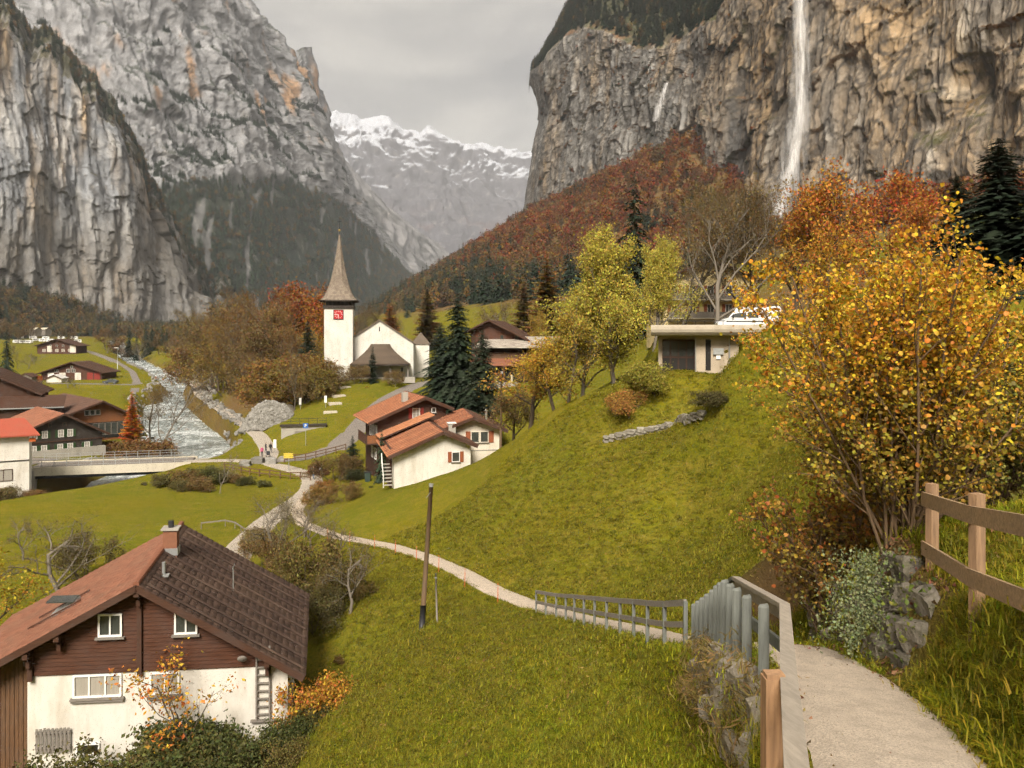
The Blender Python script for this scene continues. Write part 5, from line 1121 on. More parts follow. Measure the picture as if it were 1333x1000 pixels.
MB().box((.4, -.06, R_ - 4.05), (11.0, .10, .16)).build('beam', M_WBROWN, g_); MB().box((.4, -.15, -.3), (11.3, .3, 2.2)).build('stone_base', M_CONC, g_)
h_, R_ = simple_house('hall', 'large hall with brown roof, orange timber gable and glazed front', 132, 141, 44, -17.4, 523, 6.2, 4.6, 24, .36, .56, M_WORANGE, M_TBROWN, M_TBROWN, 1.4, 1.2, .6, seed=44)
for xx in (-2.4, -1.5, -.6): window(h_, (xx, -.01, R_ - 1.9), AXF, .8, .95, 1, 1, M_WHITE, M_GLASS, False)
MB().box((-.4, -.05, R_ - 5.2), (10.6, .12, 2.9)).build('glazed_front', M_DARK, h_)
for k in range(6): window(h_, (-1.0 + k * 1.05, -.12, R_ - 5.0), AXF, 1.0, 2.2, 1, 1, M_WGREY, M_GLASS, False)
MB().box((-2.4, -.14, R_ - 5.0), (.8, .05, 1.1)).build('notice_board', M_WHITE, h_)
i_, R_ = simple_house('building', 'tall building with stepped dark brown roofs at the left edge', -20, 136, 24, -17.6, 484, 12, 8, 14, .25, .50, M_WBROWN, M_TBROWN, M_TBROWN, 1.0, .9, .6, seed=46)
MB().prism([(-12, -4.4, R_ - 6.4), (12.6, -4.4, R_ - 6.4), (12.6, .1, R_ - 4.6), (-12, .1, R_ - 4.6)], (0, 0, 0), (0, 0, .2)).build('lower_roof', M_WBROWN, i_); MB().box((.2, -1.9, (R_ - 6.5) / 2 - 1), (24, 3.9, R_ - 4.4)).build('front_wing_wall', M_WBROWN, i_); MB().beam((-12, -4.5, R_ - 6.35), (12.7, -4.5, R_ - 6.35), .2, .2).build('gutter', M_STEEL, i_)
j_ = thing('building', 'white building with bright red roof and orange sign at the left edge', 'house', (X(2, 95), 95, EYE - 18.2), math.radians(30))
RJ = Zp(556, 95) - EYE + 18.2
MB().box((-1.4, 4, (RJ - 4.3) / 2), (8.6, 8, RJ + 1.7)).build('wall', M_PLASTER, j_)
MB().prism([(-6.5, -.8, RJ - 1.25), (4.1, -.8, RJ - 1.25), (2.2, 4, RJ + .5), (-6.5, 4, RJ + .5)], (0, 0, 0), (0, 0, .18)).build('roof', M_TBRED, j_).data.attributes.new('rnd', 'FLOAT', 'POINT')
MB().box((-1.4, -.03, RJ - 4.3), (8.64, .08, .14)).build('string_course', M_WBLACK, j_)
window(j_, (.2, -.01, RJ - 6.0), AXF, 1.9, 1.45, 2, 1, M_WBROWN, M_CURT, False); window(j_, (-2.1, -.01, RJ - 2.6), AXF, .9, 1.2, 1, 1, M_WBROWN, M_GLASS, False)
MB().box((3.25, -.3, RJ - 1.75), (.7, .1, .45)).build('sign', simple('sign_orange', (.55, .13, .03), .5, .1), j_)
k1, R_ = simple_house('chalet', 'large far chalet with white lower windows on the meadow', 74, 420, 8, float(vz(420)) + .2, 442, 10, 10, 14, .33, .33, M_WRED, M_TBROWN, M_TBROWN, 1.5, 1.5, 1.2, seed=48)
for xx in (-6.5, -3.2, 0, 3.2, 6.5): window(k1, (xx, -.02, R_ - 6.0), AXF, 1.6, 1.6, 1, 1, M_WHITE, M_CURT, False); window(k1, (xx, -.02, R_ - 3.4), AXF, 1.0, 1.1, 1, 1, M_WHITE, M_GLASS, False) if abs(xx) < 4 else None
MB().box((8.2, -.05, R_ - 5.2), (3.0, .12, 4.0)).build('plaster_panel', M_PLASTER, k1); MB().box((-3.8, -.05, R_ - 5.2), (2.2, .12, 3.4)).build('plaster_panel', M_PLASTER, k1)
k2, R_ = simple_house('chalet', 'long low chalet with red doors above the car park', 94, 252, 6, float(vz(252)) + .0, 472, 9.6, 9.2, 12, .36, .36, M_WRED, M_TBROWN, M_TBROWN, 1.2, 1.0, .9, seed=50)
for xx, m_ in ((-6.6, M_WHITE), (-3.0, M_PLASTER), (1.8, M_PLASTER), (5.6, M_SHUTRED), (7.8, M_SHUTRED)): MB().box((xx, -.06, 1.3), (1.9, .12, 2.5)).build('door', m_, k2)
for xx in (-4.9, -1.2, .4): window(k2, (xx, -.02, 3.2), AXF, 1.1, 1.1, 2, 1, M_WHITE, M_GLASS, False)
window(k2, (-.1, -.02, R_ - 1.5), AXF, .7, .9, 1, 1, M_WHITE, M_GLASS, False)
s1, _ = simple_house('hut', 'small white hut in front of the long low chalet', 70, 243, 5, float(vz(243)), 489, 2.3, 2.3, 4, .45, .45, M_PLASTER, M_WHITE, M_WHITE, .3, .3, .6, seed=52); s1['category'] = 'hut'
s2, _ = simple_house('shed', 'small grey wooden shed beside the orange container', 33, 236, 5, float(vz(236)) + .1, 487, 1.9, 1.9, 4, .5, .5, M_WGREY, M_TBROWN, M_TBROWN, .3, .3, .6, seed=54); s2['category'] = 'shed'
oc = thing('container', 'orange container standing between shed and white hut', 'container', (X(47, 240), 240, EYE + float(vz(240)) - .1), .1)
m = MB().box((0, 0, 1.3), (2.6, 2.4, 2.5)); m.build('body', simple('container_orange', (.60, .16, .035), .6, .1), oc)
for k in range(6): MB().box((-1.05 + k * .42, -1.22, 1.3), (.16, .06, 2.3)).build('rib', MATS['container_orange'], oc)
for px_, d_, lb in ((50, 640, 'far pale roofed barn at the wood edge, the left of two'), (63, 660, 'far pale roofed barn at the wood edge, the right of two')):
    b_, _ = simple_house('barn', lb, px_, d_, 70, float(vz(d_)) + 6, 427, 3, 3, 7, .5, .5, M_WGREY, M_CONCL, M_CONCL, .3, .3, 1.5, seed=56); b_['category'] = 'barn'

# ---------------------------------------------------------------- bridge, walls, banks
br = thing('bridge', 'concrete road bridge with steel railings over the river', 'bridge', (X(45, 108), 108, 2.0), math.atan2(113 - 108, X(250, 113) - X(45, 108)))
BL = math.hypot(X(250, 113) - X(45, 108), 5)
MB().box((BL / 2, 0, -.25), (BL, 6.0, .6)).build('deck', M_ASPH, br)
MB().box((BL / 2, -3.1, -.35), (BL + .6, .45, 1.15)).build('parapet', M_CONCL, br); MB().box((BL / 2, 3.1, -.35), (BL + .6, .45, 1.0)).build('parapet', M_CONCL, br)
MB().box((BL / 2, -2.6, -1.1), (BL * .97, .5, .55)).box((BL / 2, 2.6, -1.1), (BL * .97, .5, .55)).build('girder', M_BLACKM, br)
MB().box((-.6, 0, -2.4), (3.2, 7.0, 4.4)).build('abutment', M_CONC, br); MB().box((BL + .6, 0, -2.4), (3.2, 7.0, 4.4)).build('abutment', M_CONC, br)
for yv in (-3.1, 3.1):
    for k in range(14): MB().box((.3 + k * (BL - .6) / 13, yv, .72), (.07, .07, 1.0)).build('rail_post', M_STEEL, br)
    for zz in (.45, .82, 1.2): MB().box((BL / 2, yv, zz), (BL, .05, .05)).build('rail', M_STEEL, br)
def block_wall(name, label, p0, p1, h, course, lw, mat, depth=.4, seed=0, mats=None, top=None, n_max=400):
    p0 = np.asarray(p0, float); p1 = np.asarray(p1, float); d = p1 - p0; ln = math.hypot(d[0], d[1]); t = thing(name, label, 'wall', p0, math.atan2(d[1], d[0])); sl = d[2] / ln
    r = random.Random(seed); sp = []; nc = max(1, int(round(h / course)))
    gh = lambda s_: Hs(p0[0] + d[0] * s_ / ln, p0[1] + d[1] * s_ / ln) - p0[2]
    for j in range(nc):
        xx = 0
        while xx < ln:
            ww = lw * r.uniform(.65, 1.4); sp.append(((xx + ww / 2, r.uniform(-.06, .04), (j + .4) * h / nc + gh(xx + ww / 2)), ww * 1.1, depth, h / nc * 1.22)); xx += ww
    stones(t, sp[:n_max], mat, seed); return t
# dry-stone wall across the hillside
for k, (a, b) in enumerate((((787, 575), (855, 562)), ((855, 562), (915, 546)))):
    pass
wp = [(px_, hit(px_, py_, 20, 70)) for px_, py_ in ((786, 575), (815, 569), (845, 564), (872, 558), (895, 551), (916, 544))]; wp = [np.array((X(a_, b_), b_, 0)) for a_, b_ in wp]
wl_ = thing('stone_wall', 'low dry stone wall crossing the grassy slope under the garage', 'wall', (wp[2][0], wp[2][1], Hs(wp[2][0], wp[2][1]))); r = random.Random(3)
for a_, b_ in zip(wp[:-1], wp[1:]):
    d_ = b_ - a_; ln = math.hypot(d_[0], d_[1]); s_ = 0
    while s_ < ln:
        ww = r.uniform(.32, .7); q_ = a_ + d_ * min(1, (s_ + ww / 2) / ln); hz0 = Hs(q_[0], q_[1])
        for j in range(2):
            o = bpy.data.objects.new('stone', r.choice(ROCKS)); COL.objects.link(o); o.parent = wl_; o.location = (q_[0] - wl_.location.x, q_[1] - wl_.location.y - .1 * j, hz0 + .02 + j * .24 - wl_.location.z); o.scale = (ww * 1.15, .5, r.uniform(.28, .38)); o.rotation_euler = (r.uniform(-.1, .1), r.uniform(-.1, .1), math.atan2(d_[1], d_[0])); o.material_slots[0].link = 'OBJECT'; o.material_slots[0].material = M_STONE
        s_ += ww
# terrace wall with a dark rail below the church
cw0, cw1 = G(366, 127), G(424, 129)
cw = thing('retaining_wall', 'grey terrace wall with a metal door below the church lawn', 'wall', (cw0[0], cw0[1], EYE - 17.7), math.atan2(cw1[1] - cw0[1], cw1[0] - cw0[0])); cl_ = math.hypot(cw1[0] - cw0[0], cw1[1] - cw0[1])
MB().box((cl_ / 2, .5, 1.3), (cl_, 1.0, 3.4)).build('wall', M_CONC, cw); MB().box((cl_ / 2, .3, 3.15), (cl_ + .4, 1.2, .28)).build('coping', M_WBLACK, cw); MB().box((2.9, -.03, 1.0), (1.5, .08, 2.4)).build('door', M_WGREY, cw)
for k in range(6): MB().box((.1 + k * cl_ / 5, .35, 3.75), (.06, .06, 1.0)).build('rail_post', M_BLACKM, cw)
MB().box((cl_ / 2, .35, 4.22), (cl_, .05, .06)).box((cl_ / 2, .35, 3.8), (cl_, .04, .05)).build('rail', M_BLACKM, cw)
MB().prism([(cl_, 0, -1), (cl_ + 5.5, 0, -1), (cl_ + 5.5, 0, .2), (cl_, 0, 2.6)], (0, 0, 0), (0, .9, 0)).build('ramp_wall', M_CONC, cw)
# boulder bank and rip-rap: uncountable stones
rng = np.random.RandomState(31)
def rocks_stuff(name, label, pts, size, mat_me, tilt=.6):
    n = len(pts); scatter(name, pts, rng.rand(n) * 6.28, size, np.ones((n, 3)), mat_me, rng.randint(0, len(mat_me), n), label, tilt=rng.normal(size=(n, 2)) * tilt)
RP = []
for s in range(4):
    me_ = rock_mesh(20 + s, 2); me_.materials.append(M_STONEP); RP.append(me_)
n = 2600; ii = rng.randint(0, len(RVP) - 1, n); sd = np.where(rng.rand(n) < .72, 1, -1); off = 6.6 + 3.4 * rng.rand(n) ** 1.2
qx = RVP[ii, 0] - RVN[ii, 0] * 0 + RVN[ii, 0] * sd * off; qy = RVP[ii, 1] + RVN[ii, 1] * sd * off; ok = (qy > 100) & (qy < 340) & ~((qy < 118) & (np.abs(qx - X(150, 110)) < 14)); qx, qy = qx[ok], qy[ok]
rocks_stuff('bank_boulders', 'pale boulders lining both banks of the river', np.stack([qx, qy, H(qx, qy) + .05], 1), .35 + .9 * rng.rand(len(qx)) ** 2, RP)
n = 90; ii = rng.randint(0, len(RVP) - 1, n); off = 5.5 * (rng.rand(n) * 2 - 1); qx = RVP[ii, 0] + RVN[ii, 0] * off; qy = RVP[ii, 1] + RVN[ii, 1] * off; ok = (qy > 110) & (qy < 350); qx, qy = qx[ok], qy[ok]
rocks_stuff('river_rocks', 'wet rocks breaking the surface of the river', np.stack([qx, qy, rz(qy) + EYE + .05], 1), .6 + .9 * rng.rand(len(qx)) ** 2, RP)
# pale rubble mound beside the riverside path
c0 = np.array(G(343, 141)); n = 1100; u = rng.rand(n); hgt = 4.8 * np.sin(np.clip((u * .98 + .01), 0, 1) * math.pi) ** .6; v = rng.rand(n)
mx_ = X(316, 141) + u * (X(376, 139) - X(316, 141)); my_ = 139.5 + 2.2 * v + 1.2 * u; mz_ = EYE - 17.0 + .9 * u + hgt * v + rng.normal(size=n) * .06
rocks_stuff('rubble_wall', 'pale rubble stone bank beside the riverside path', np.stack([mx_, my_, mz_], 1), .45 + .45 * rng.rand(n), RP, .4)
MBm = MB(); pts = [(X(316, 141) + k / 12 * (X(376, 139) - X(316, 141)), 141.6 + 1.2 * k / 12, EYE - 18.5) for k in range(13)]; top = [(a, b + .6, EYE - 17.2 + .9 * k / 12 + 4.6 * max(.02, math.sin(math.pi * (k / 12 * .98 + .01))) ** .6) for k, (a, b, c) in enumerate(pts)]
MBm.add(pts + top + [(a, b + 6, c - .3) for a, b, c in top], [(i, i + 1, 14 + i, 13 + i) for i in range(12)] + [(13 + i, 14 + i, 27 + i, 26 + i) for i in range(12)]); MBm.build('rubble_bank', M_STONED, kind='structure')

# ---------------------------------------------------------------- railings and fences
M_RAILG = wood('rail_greygreen', (.150, .158, .142), .9, 'z', .22); M_RAILP = wood('rail_pale', (.32, .275, .22), .9, 'y', .22); M_POSTB = wood('post_brown', (.33, .19, .10), .8, 'z', .3)
fn = thing('railing', 'grey green upright plank railing with pale handrail beside the near path', 'railing', (2.8, 8, EYE - 3.7))
def fl(p): return (p[0] - 2.8, p[1] - 8, p[2] + 3.7)
rail_pts = [(-1.35, -4.0, -.35), (.1, 0, -1.2), (1.24, 3.35, -1.87), (1.80, 5.0, -2.2), (2.84, 8.0, -2.79), (3.2, 11.0, -3.44), (3.5, 12.8, -4.17), (3.80, 15.6, -5.38)]
for a, b in zip(rail_pts[:-1], rail_pts[1:]):
    MB().beam(fl(a), fl(b), .105, .05).build('handrail', M_RAILP if b[1] < 12 else M_RAILG, fn)
for a, b in zip(rail_pts[2:-1], rail_pts[3:]):
    MB().beam(np.array(fl(a)) + (0.02, 0, -.46), np.array(fl(b)) + (.02, 0, -.46), .045, .13).build('lower_rail', M_RAILG, fn)
for a, b in zip(rail_pts[4:6], rail_pts[5:7]): MB().beam(np.array(fl(a)) + (0.03, 0, -.10), np.array(fl(b)) + (.03, 0, -.10), .045, .15).build('upper_rail', M_RAILP, fn)
pz = lambda d, k: np.interp(d, [8.35, 9.45, 10.15, 11.3, 12.5, 13.7, 15.5], k)
for i, d in enumerate((8.45, 9.45, 10.15, 10.7, 11.25, 11.8, 12.4, 13.0, 13.6, 14.2, 14.8, 15.4)):
    xf = np.interp(d, [p[1] for p in rail_pts], [p[0] for p in rail_pts]) - .13; zt = pz(d, (-2.93, -3.19, -3.33, -3.58, -4.06, -4.6, -5.4)); zb = pz(d, (-4.3, -5.05, -5.1, -5.25, -5.7, -6.2, -6.9))
    m = MB(); w2, t2 = .068, .055; rnd_ = []
    for k in range(7): a = math.pi * k / 6; rnd_.append((w2 * math.cos(a), -t2 * math.sin(a)))
    b = len(m.v)
    vs = [(x_, y_, zb) for x_, y_ in rnd_] + [(x_, y_, zt) for x_, y_ in rnd_] + [(x_ * .75, y_ * .75, zt + .03) for x_, y_ in rnd_]
    fs = [(k, k + 1, 7 + k + 1, 7 + k) for k in range(6)] + [(7 + k, 8 + k, 15 + k, 14 + k) for k in range(6)] + [tuple(range(14, 21)), (6, 0, 7, 13), (13, 7, 14, 20)]
    a = .35; rotv = [(x_ * math.cos(a) - y_ * math.sin(a), x_ * math.sin(a) + y_ * math.cos(a), z_) for x_, y_, z_ in vs]
    m.add([np.array(fl((xf, d, 0))) * (1, 1, 0) + np.array((x_, y_, z_ + 3.7)) for x_, y_, z_ in rotv], fs); m.build('post', M_RAILG, fn)
for (x_, d, zt, zb, w2) in ((1.67, 4.9, -2.16, -3.6, .135), (.10, .4, -1.2, -2.8, .13), (-.75, -2.2, -.75, -2.4, .13)):
    m = MB().box(fl((x_, d, (zt + zb) / 2)), (w2, .11, zt - zb)); m.box(fl((x_, d, zt + .012)), (w2 * .86, .09, .03)); m.build('wooden_post', M_POSTB, fn)
def offset_line(line, off, y0, y1, n):
    p = resample(line, .3); t = np.gradient(p[:, :2], axis=0); t /= np.linalg.norm(t, axis=1)[:, None]; q = p.copy(); q[:, 0] += t[:, 1] * off; q[:, 1] -= t[:, 0] * off
    k = (q[:, 1] >= y0) & (q[:, 1] <= y1); q = q[k]; s = np.concatenate([[0], np.cumsum(np.linalg.norm(np.diff(q[:, :2], axis=0), axis=1))]); u = np.linspace(0, s[-1], n)
    return np.stack([np.interp(u, s, q[:, i]) for i in range(3)], 1)
lf = offset_line(PATH, -.80, 15.5, 33.5, 13)
lowr = thing('railing', 'low weathered two bar railing along the path lower down', 'railing', (lf[5][0], lf[5][1], EYE + lf[5][2]))
bl = lambda p, dz: (p[0] - lf[5][0], p[1] - lf[5][1], p[2] - lf[5][2] + dz)
for p in lf: MB().box(bl(p, .28), (.08, .08, 1.36)).build('post', M_RAILG, lowr)
for a, b in zip(lf[:-1], lf[1:]):
    MB().beam(bl(a, .93), bl(b, .93), .07, .13).build('rail', M_WGREY, lowr); MB().beam(bl(a, .48), bl(b, .48), .05, .12).build('rail', M_WGREY, lowr)
rf = thing('wooden_fence', 'brown two bar wooden fence on the grassy bank above the path', 'fence', (4.66, 7.7, EYE - 2.8))
rl = lambda x_, y_, z_: (x_ - 4.66, y_ - 7.7, z_ + 2.8)
for x_, y_, zt, zb in ((5.25, 9.6, -1.82, -3.4), (4.66, 7.7, -1.56, -3.2), (4.05, 5.7, -1.22, -2.9), (3.45, 3.8, -.9, -2.6)):
    MB().box(rl(x_, y_, (zt + zb) / 2), (.115, .095, zt - zb), ((.955, .297, 0), (-.297, .955, 0), (0, 0, 1))).build('post', M_WPOST, rf)
for h0 in ((-2.04, -1.77, -1.43, -1.12), (-2.66, -2.40, -2.02, -1.7)):
    pp_ = [(5.30 - .09, 9.75, h0[0]), (4.66 - .075, 7.7, h0[1]), (4.05 - .075, 5.7, h0[2]), (3.45 - .075, 3.8, h0[3])]
    for a, b in zip(pp_[:-1], pp_[1:]): MB().beam(rl(*a), rl(*b), .035, .175).build('rail', M_WRAIL, rf)
def post_rail(name, label, pts, n, mat, h=1.0, rails=(.45, .9), w_=.12):
    pts = arr(pts); s = np.concatenate([[0], np.cumsum(np.linalg.norm(np.diff(pts, axis=0), axis=1))]); u = np.linspace(0, s[-1], n); x_ = np.interp(u, s, pts[:, 0]); y_ = np.interp(u, s, pts[:, 1]); z_ = H(x_, y_)
    t = thing(name, label, 'fence', (x_[0], y_[0], z_[0]))
    q = np.stack([x_ - x_[0], y_ - y_[0], z_ - z_[0]], 1)
    for p in q: MB().box(p + (0, 0, h / 2 - .1), (w_, w_, h + .2)).build('post', mat, t)
    for a, b in zip(q[:-1], q[1:]):
        for hh_ in rails: MB().beam(a + (0, 0, hh_), b + (0, 0, hh_), .06, .12).build('rail', mat, t)
    return t
post_rail('wooden_fence', 'dark wooden rail fence between the bushes and the bridge road', [(X(292, 106), 106), (X(330, 103), 103), (X(372, 101), 101), (X(404, 99), 99)], 10, M_WOLD)
post_rail('wooden_fence', 'wooden rail fence along the road bending up to the church', [(X(370, 111), 111), (X(405, 113), 113), (X(450, 116), 116)], 7, M_WOLD)
post_rail('wooden_fence', 'short rail fence at the edge of the riverside wood', [(X(268, 215), 215), (X(285, 190), 190), (X(300, 182), 182)], 6, M_WOLD)
post_rail('wooden_fence', 'thin fence on the far edge of the valley lawn', [(X(262, 74), 74), (X(300, 75), 75), (X(322, 70), 70)], 5, M_WGREY, .7, (.6,), .06)
# slope stakes along the path
sk = simple('stake_orange', (.55, .12, .04), .6, .1)
for i, p in enumerate(offset_line(PATH, -.95, 37.5, 63, 8)):
    t = thing('marker_stake', ['nearest', 'second', 'third', 'fourth', 'fifth', 'sixth', 'seventh', 'farthest'][i] + ' thin orange stake on the footpath edge, counted from the low railing', 'stake', (p[0], p[1], EYE + p[2] - .05), .0, 'orange stakes along the footpath')
    MB().tube([(0, 0, -.2), (.02, 0, .95)], .02, 6).build('shaft', sk, t); MB().tube([(.016, 0, .80), (.019, 0, .86)], .024, 6).build('band', M_CONC, t)
# poles
def pole(name, label, base, top, r0, r1, mat, cap=None):
    t = thing(name, label, 'pole', base); d = np.asarray(top) - np.asarray(base); MB().tube([-d * .03, d * .5, d], [r0, (r0 + r1) / 2, r1], 10).build('shaft', mat, t, True); return t, d
M_POLE = wood('pole_wood', (.12, .075, .038), .8, 'z', .3)
b_ = G(549, 37); t, d = pole('utility_pole', 'leaning dark wooden pole standing on the meadow slope', b_, (b_[0] + .44, 37.2, Zp(632, 37)), .13, .10, M_POLE)
MB().tube([d * .985, d * 1.006], .11, 10).build('cap', M_STEEL, t); MB().tube([d * .92 + (-.22, 0, -.1), d * .95 + (0, -.1, 0)], .02, 5).build('hook', M_STEEL, t); MB().tube([d * 0, d * .17], .145, 10).build('foot_sleeve', M_BLACKM, t, True)
b_ = G(569, 36); t, d = pole('stake', 'short grey stake beside the leaning dark pole', b_, (b_[0] - .06, 36, b_[2] + 2.4), .045, .04, M_WGREY); MB().tube([d * .9, d * .93], .06, 6).build('ring', M_STEEL, t)
b_ = (X(651, 83), 83, Zp(588, 83)); t, d = pole('utility_pole', 'tall upright pole beside the cream plastered house', (b_[0], 83, Hs(b_[0], 83)), (X(653, 83), 83, Zp(485, 83)), .15, .11, M_POLE); MB().box(d * 1.0, (.25, .25, .3)).build('pole_head', M_STEEL, t)
b_ = G(153, 300); t, d = pole('street_lamp', 'tall grey street lamp beside the far valley road', b_, (b_[0], 300, Zp(453, 300)), .12, .07, M_STEEL); MB().box(d + (-.5, 0, .05), (1.6, .4, .2)).build('lamp_head', M_WHITE, t); t['category'] = 'lamp'

# ---------------------------------------------------------------- signs and small street things
def sign(name, label, px_, d_, h_, w_, ph, mat):
    t = thing(name, label, 'sign', G(px_, d_)); MB().tube([(0, 0, -.2), (0, 0, h_)], .05, 6).build('pole', M_STEEL, t); MB().box((0, -.07, h_ - ph / 2), (w_, .04, ph)).build('plate', mat, t); return t
M_BLUE = simple('sign_blue', (.05, .13, .36), .5, .1); M_SYEL = simple('sign_yellow', (.60, .45, .06), .5, .1)
t = sign('parking_sign', 'blue square sign on a pole before the terrace wall', 398, 122, 3.6, .8, .8, M_BLUE)
MB().box((-.10, -.10, 3.2), (.09, .02, .5)).box((.04, -.10, 3.41), (.2, .02, .07)).box((.04, -.10, 3.21), (.2, .02, .07)).box((.13, -.10, 3.31), (.08, .02, .26)).build('letter', M_WHITE, t)
for px_, d_, lb in ((358, 119, 'white sign board beside the walkers on the riverside path'), (391, 146, 'narrow white notice post in the shrubs below the church'), (424, 143, 'narrow white notice post on the church lawn')): sign('notice_post', lb, px_, d_, 2.2, .45, 1.3, M_WHITE)
t = thing('waypost', 'signpost with arms beside the lower junction', 'sign', G(376, 105)); MB().tube([(0, 0, -.2), (0, 0, 2.6)], .05, 6).build('pole', M_STEEL, t)
for k in range(3): MB().prism([(-.7, -.06, 2.5 - k * .24), (.5, -.06, 2.5 - k * .24), (.66, -.06, 2.4 - k * .24), (.5, -.06, 2.3 - k * .24), (-.7, -.06, 2.3 - k * .24)], (0, 0, 0), (0, .03, 0)).build('arm', M_SYEL, t)
for i, (px_, d_, rz_) in enumerate(((448, 158, .6), (441, 150, .5), (436, 145, .4), (430, 139, .3))):
    t = thing('stair_landing', ['topmost', 'second', 'third', 'lowest'][i] + ' pale stone landing of the path climbing the church lawn', 'step', G(px_, d_), rz_, 'steps up the church lawn'); MB().box((0, 0, .0), (2.4, 1.6, .5)).build('slab', M_CONCL, t); MB().box((0, 2.3, -.05), (1.4, 3.4, .3)).build('ramp', M_CONCL, t)
for i, (px_, d_, lb) in enumerate(((447, 112, 'dark bin beside the chalet balcony'), (333, 110, 'grey boulder at the edge of the road junction'))):
    if 'bin' in lb:
        t = thing('litter_bin', 'dark wheeled bin beneath the chalet balcony', 'bin', (X(479, 88), 88, Hs(X(479, 88), 88))); MB().prism([(-.28, -.3, 0), (.28, -.3, 0), (.33, -.3, 1.0), (-.33, -.3, 1.0)], (0, 0, 0), (0, .6, 0)).build('body', simple('bin_green', (.03, .05, .04), .5), t); MB().box((0, 0, 1.04), (.7, .66, .08)).build('lid', M_BLACKM, t)
for i, (px_, d_, s_) in enumerate(((320, 109, 1.3), (336, 111, 1.5), (352, 110.5, 1.4), (369, 113, 1.0), (232, 118, 1.2))):
    o = bpy.data.objects.new('boulder', ROCKS[i % 5]); COL.objects.link(o); g = G(px_, d_); o.location = (g[0], g[1], g[2] + .25 * s_); o.scale = (s_ * 1.3, s_, s_ * .8); o.material_slots[0].link = 'OBJECT'; o.material_slots[0].material = M_STONEP
    tag(o, ['pale boulder left of the pushchair, nearer the river', 'pale boulder just left of the pushchair', 'pale boulder directly below the pushchair', 'small pale boulder by the signpost arms', 'pale boulder on the river bank beside the bridge end'][i], 'boulder', 'boulders at the junction')

# ---------------------------------------------------------------- vehicles
def vehicle(name, label, cat, prof, width, wheels, paint, glassz, loc, rotz, wr=.33, side_win=None, front=None):
    """side profile in x-z, nose towards -x"""
    t = thing(name, label, cat, loc, rotz); m = MB(); n = len(prof); hw = width / 2
    ins = [1 - .14 * sst(glassz, glassz + .8, z) for _, z in prof]
    vs = [(x_, -hw * k, z_) for (x_, z_), k in zip(prof, ins)] + [(x_, hw * k, z_) for (x_, z_), k in zip(prof, ins)]
    m.add(vs, [tuple(range(n)), tuple(range(2 * n - 1, n - 1, -1))] + [(i, n + i, n + (i + 1) % n, (i + 1) % n) for i in range(n)]); b = m.build('body', paint, t)
    for x_ in wheels:
        for s_ in (-1, 1):
            q = MB().tube([(x_, s_ * (hw - .18), wr), (x_, s_ * (hw + .01), wr)], wr, 14); wh = q.build('wheel', M_BLACKM, t); MB().tube([(x_, s_ * (hw - .02), wr), (x_, s_ * (hw + .025), wr)], wr * .58, 12).build('rim', M_STEEL, wh)
    for poly in side_win or ():
        for s_ in (-1, 1):
            k = lambda z: hw * (1 - .14 * float(sst(glassz, glassz + .8, z))) + .012
            MB().add([(x_, s_ * k(z_), z_) for x_, z_ in poly], [tuple(range(len(poly)))]).build('side_window', M_GLASS, t)
    if front is not None:
        (xa, za), (xb, zb) = front; ka, kb = [hw * (1 - .14 * float(sst(glassz, glassz + .8, z))) - .1 for z in (za, zb)]
        nx, nz = -(zb - za), (xb - xa); l_ = math.hypot(nx, nz); ox, oz = nx / l_ * .015, nz / l_ * .015
        MB().add([(xa + ox, -ka, za + oz), (xa + ox, ka, za + oz), (xb + ox, kb, zb + oz), (xb + ox, -kb, zb + oz)], [(0, 1, 2, 3)]).build('windscreen', M_GLASS, t)
    return t
M_VAN = simple('van_paint', (.62, .63, .64), .3, .03, 2, 0, spec=.5)
vp = [(-2.6, .42), (-2.62, .85), (-2.5, 1.02), (-1.75, 1.28), (-1.05, 2.05), (-.75, 2.22), (2.45, 2.28), (2.62, 2.1), (2.64, .42)]
vl = (X(974, 66), 66.2, EYE + .42)
vn = vehicle('van', 'white panel van parked on the hill road above the garage', 'van', vp, 1.95, (-1.7, 1.6), M_VAN, 1.2, vl, math.radians(-8), .34, [[(-1.55, 1.36), (-.95, 1.98), (-.25, 2.02), (-.25, 1.33)], [(-.1, 1.33), (-.1, 2.02), (.75, 2.02), (.75, 1.33)]], ((-1.72, 1.3), (-1.08, 2.02)))
for s_ in (-1, 1):
    MB().box((-2.52, s_ * .75, .84), (.14, .32, .2)).build('headlight', M_GLASS, vn); MB().box((-1.35, s_ * 1.06, 1.42), (.12, .18, .28)).build('mirror', M_BLACKM, vn)
MB().box((-2.62, 0, .52), (.12, 1.9, .22)).build('bumper', M_BLACKM, vn); MB().box((.2, -.99, 1.0), (4.2, .02, .06)).build('trim_strip', M_BLACKM, vn)
cp = [(-2.1, .35), (-2.15, .65), (-1.95, .82), (-1.0, .95), (-.35, 1.40), (.95, 1.44), (1.75, 1.0), (2.1, .95), (2.15, .4)]
sw = [[(-.85, .98), (-.30, 1.34), (.25, 1.36), (.25, .98)], [(.32, .98), (.32, 1.36), (.9, 1.36), (1.45, .99)]]
def car(lb, px_, d_, rot, col, nm, dz=0.12):
    g = G(px_, d_); return vehicle('car', lb, 'car', cp, 1.75, (-1.35, 1.35), simple(nm, col, .3, .03, 2, 0, spec=.5), .95, (g[0], g[1], g[2] + dz), rot, .31, sw, ((-.96, .98), (-.38, 1.38)))
car('dark blue grey car parked below the red door chalet', 144, 236, .1, (.06, .07, .08), 'car_dark'); car('silver car parked behind the orange larch', 190, 146, 1.2, (.55, .56, .57), 'car_silver', .05)
M_CARA = simple('caravan_white', (.76, .76, .75), .5, .05, 2, 0)
r = random.Random(8); cv = None
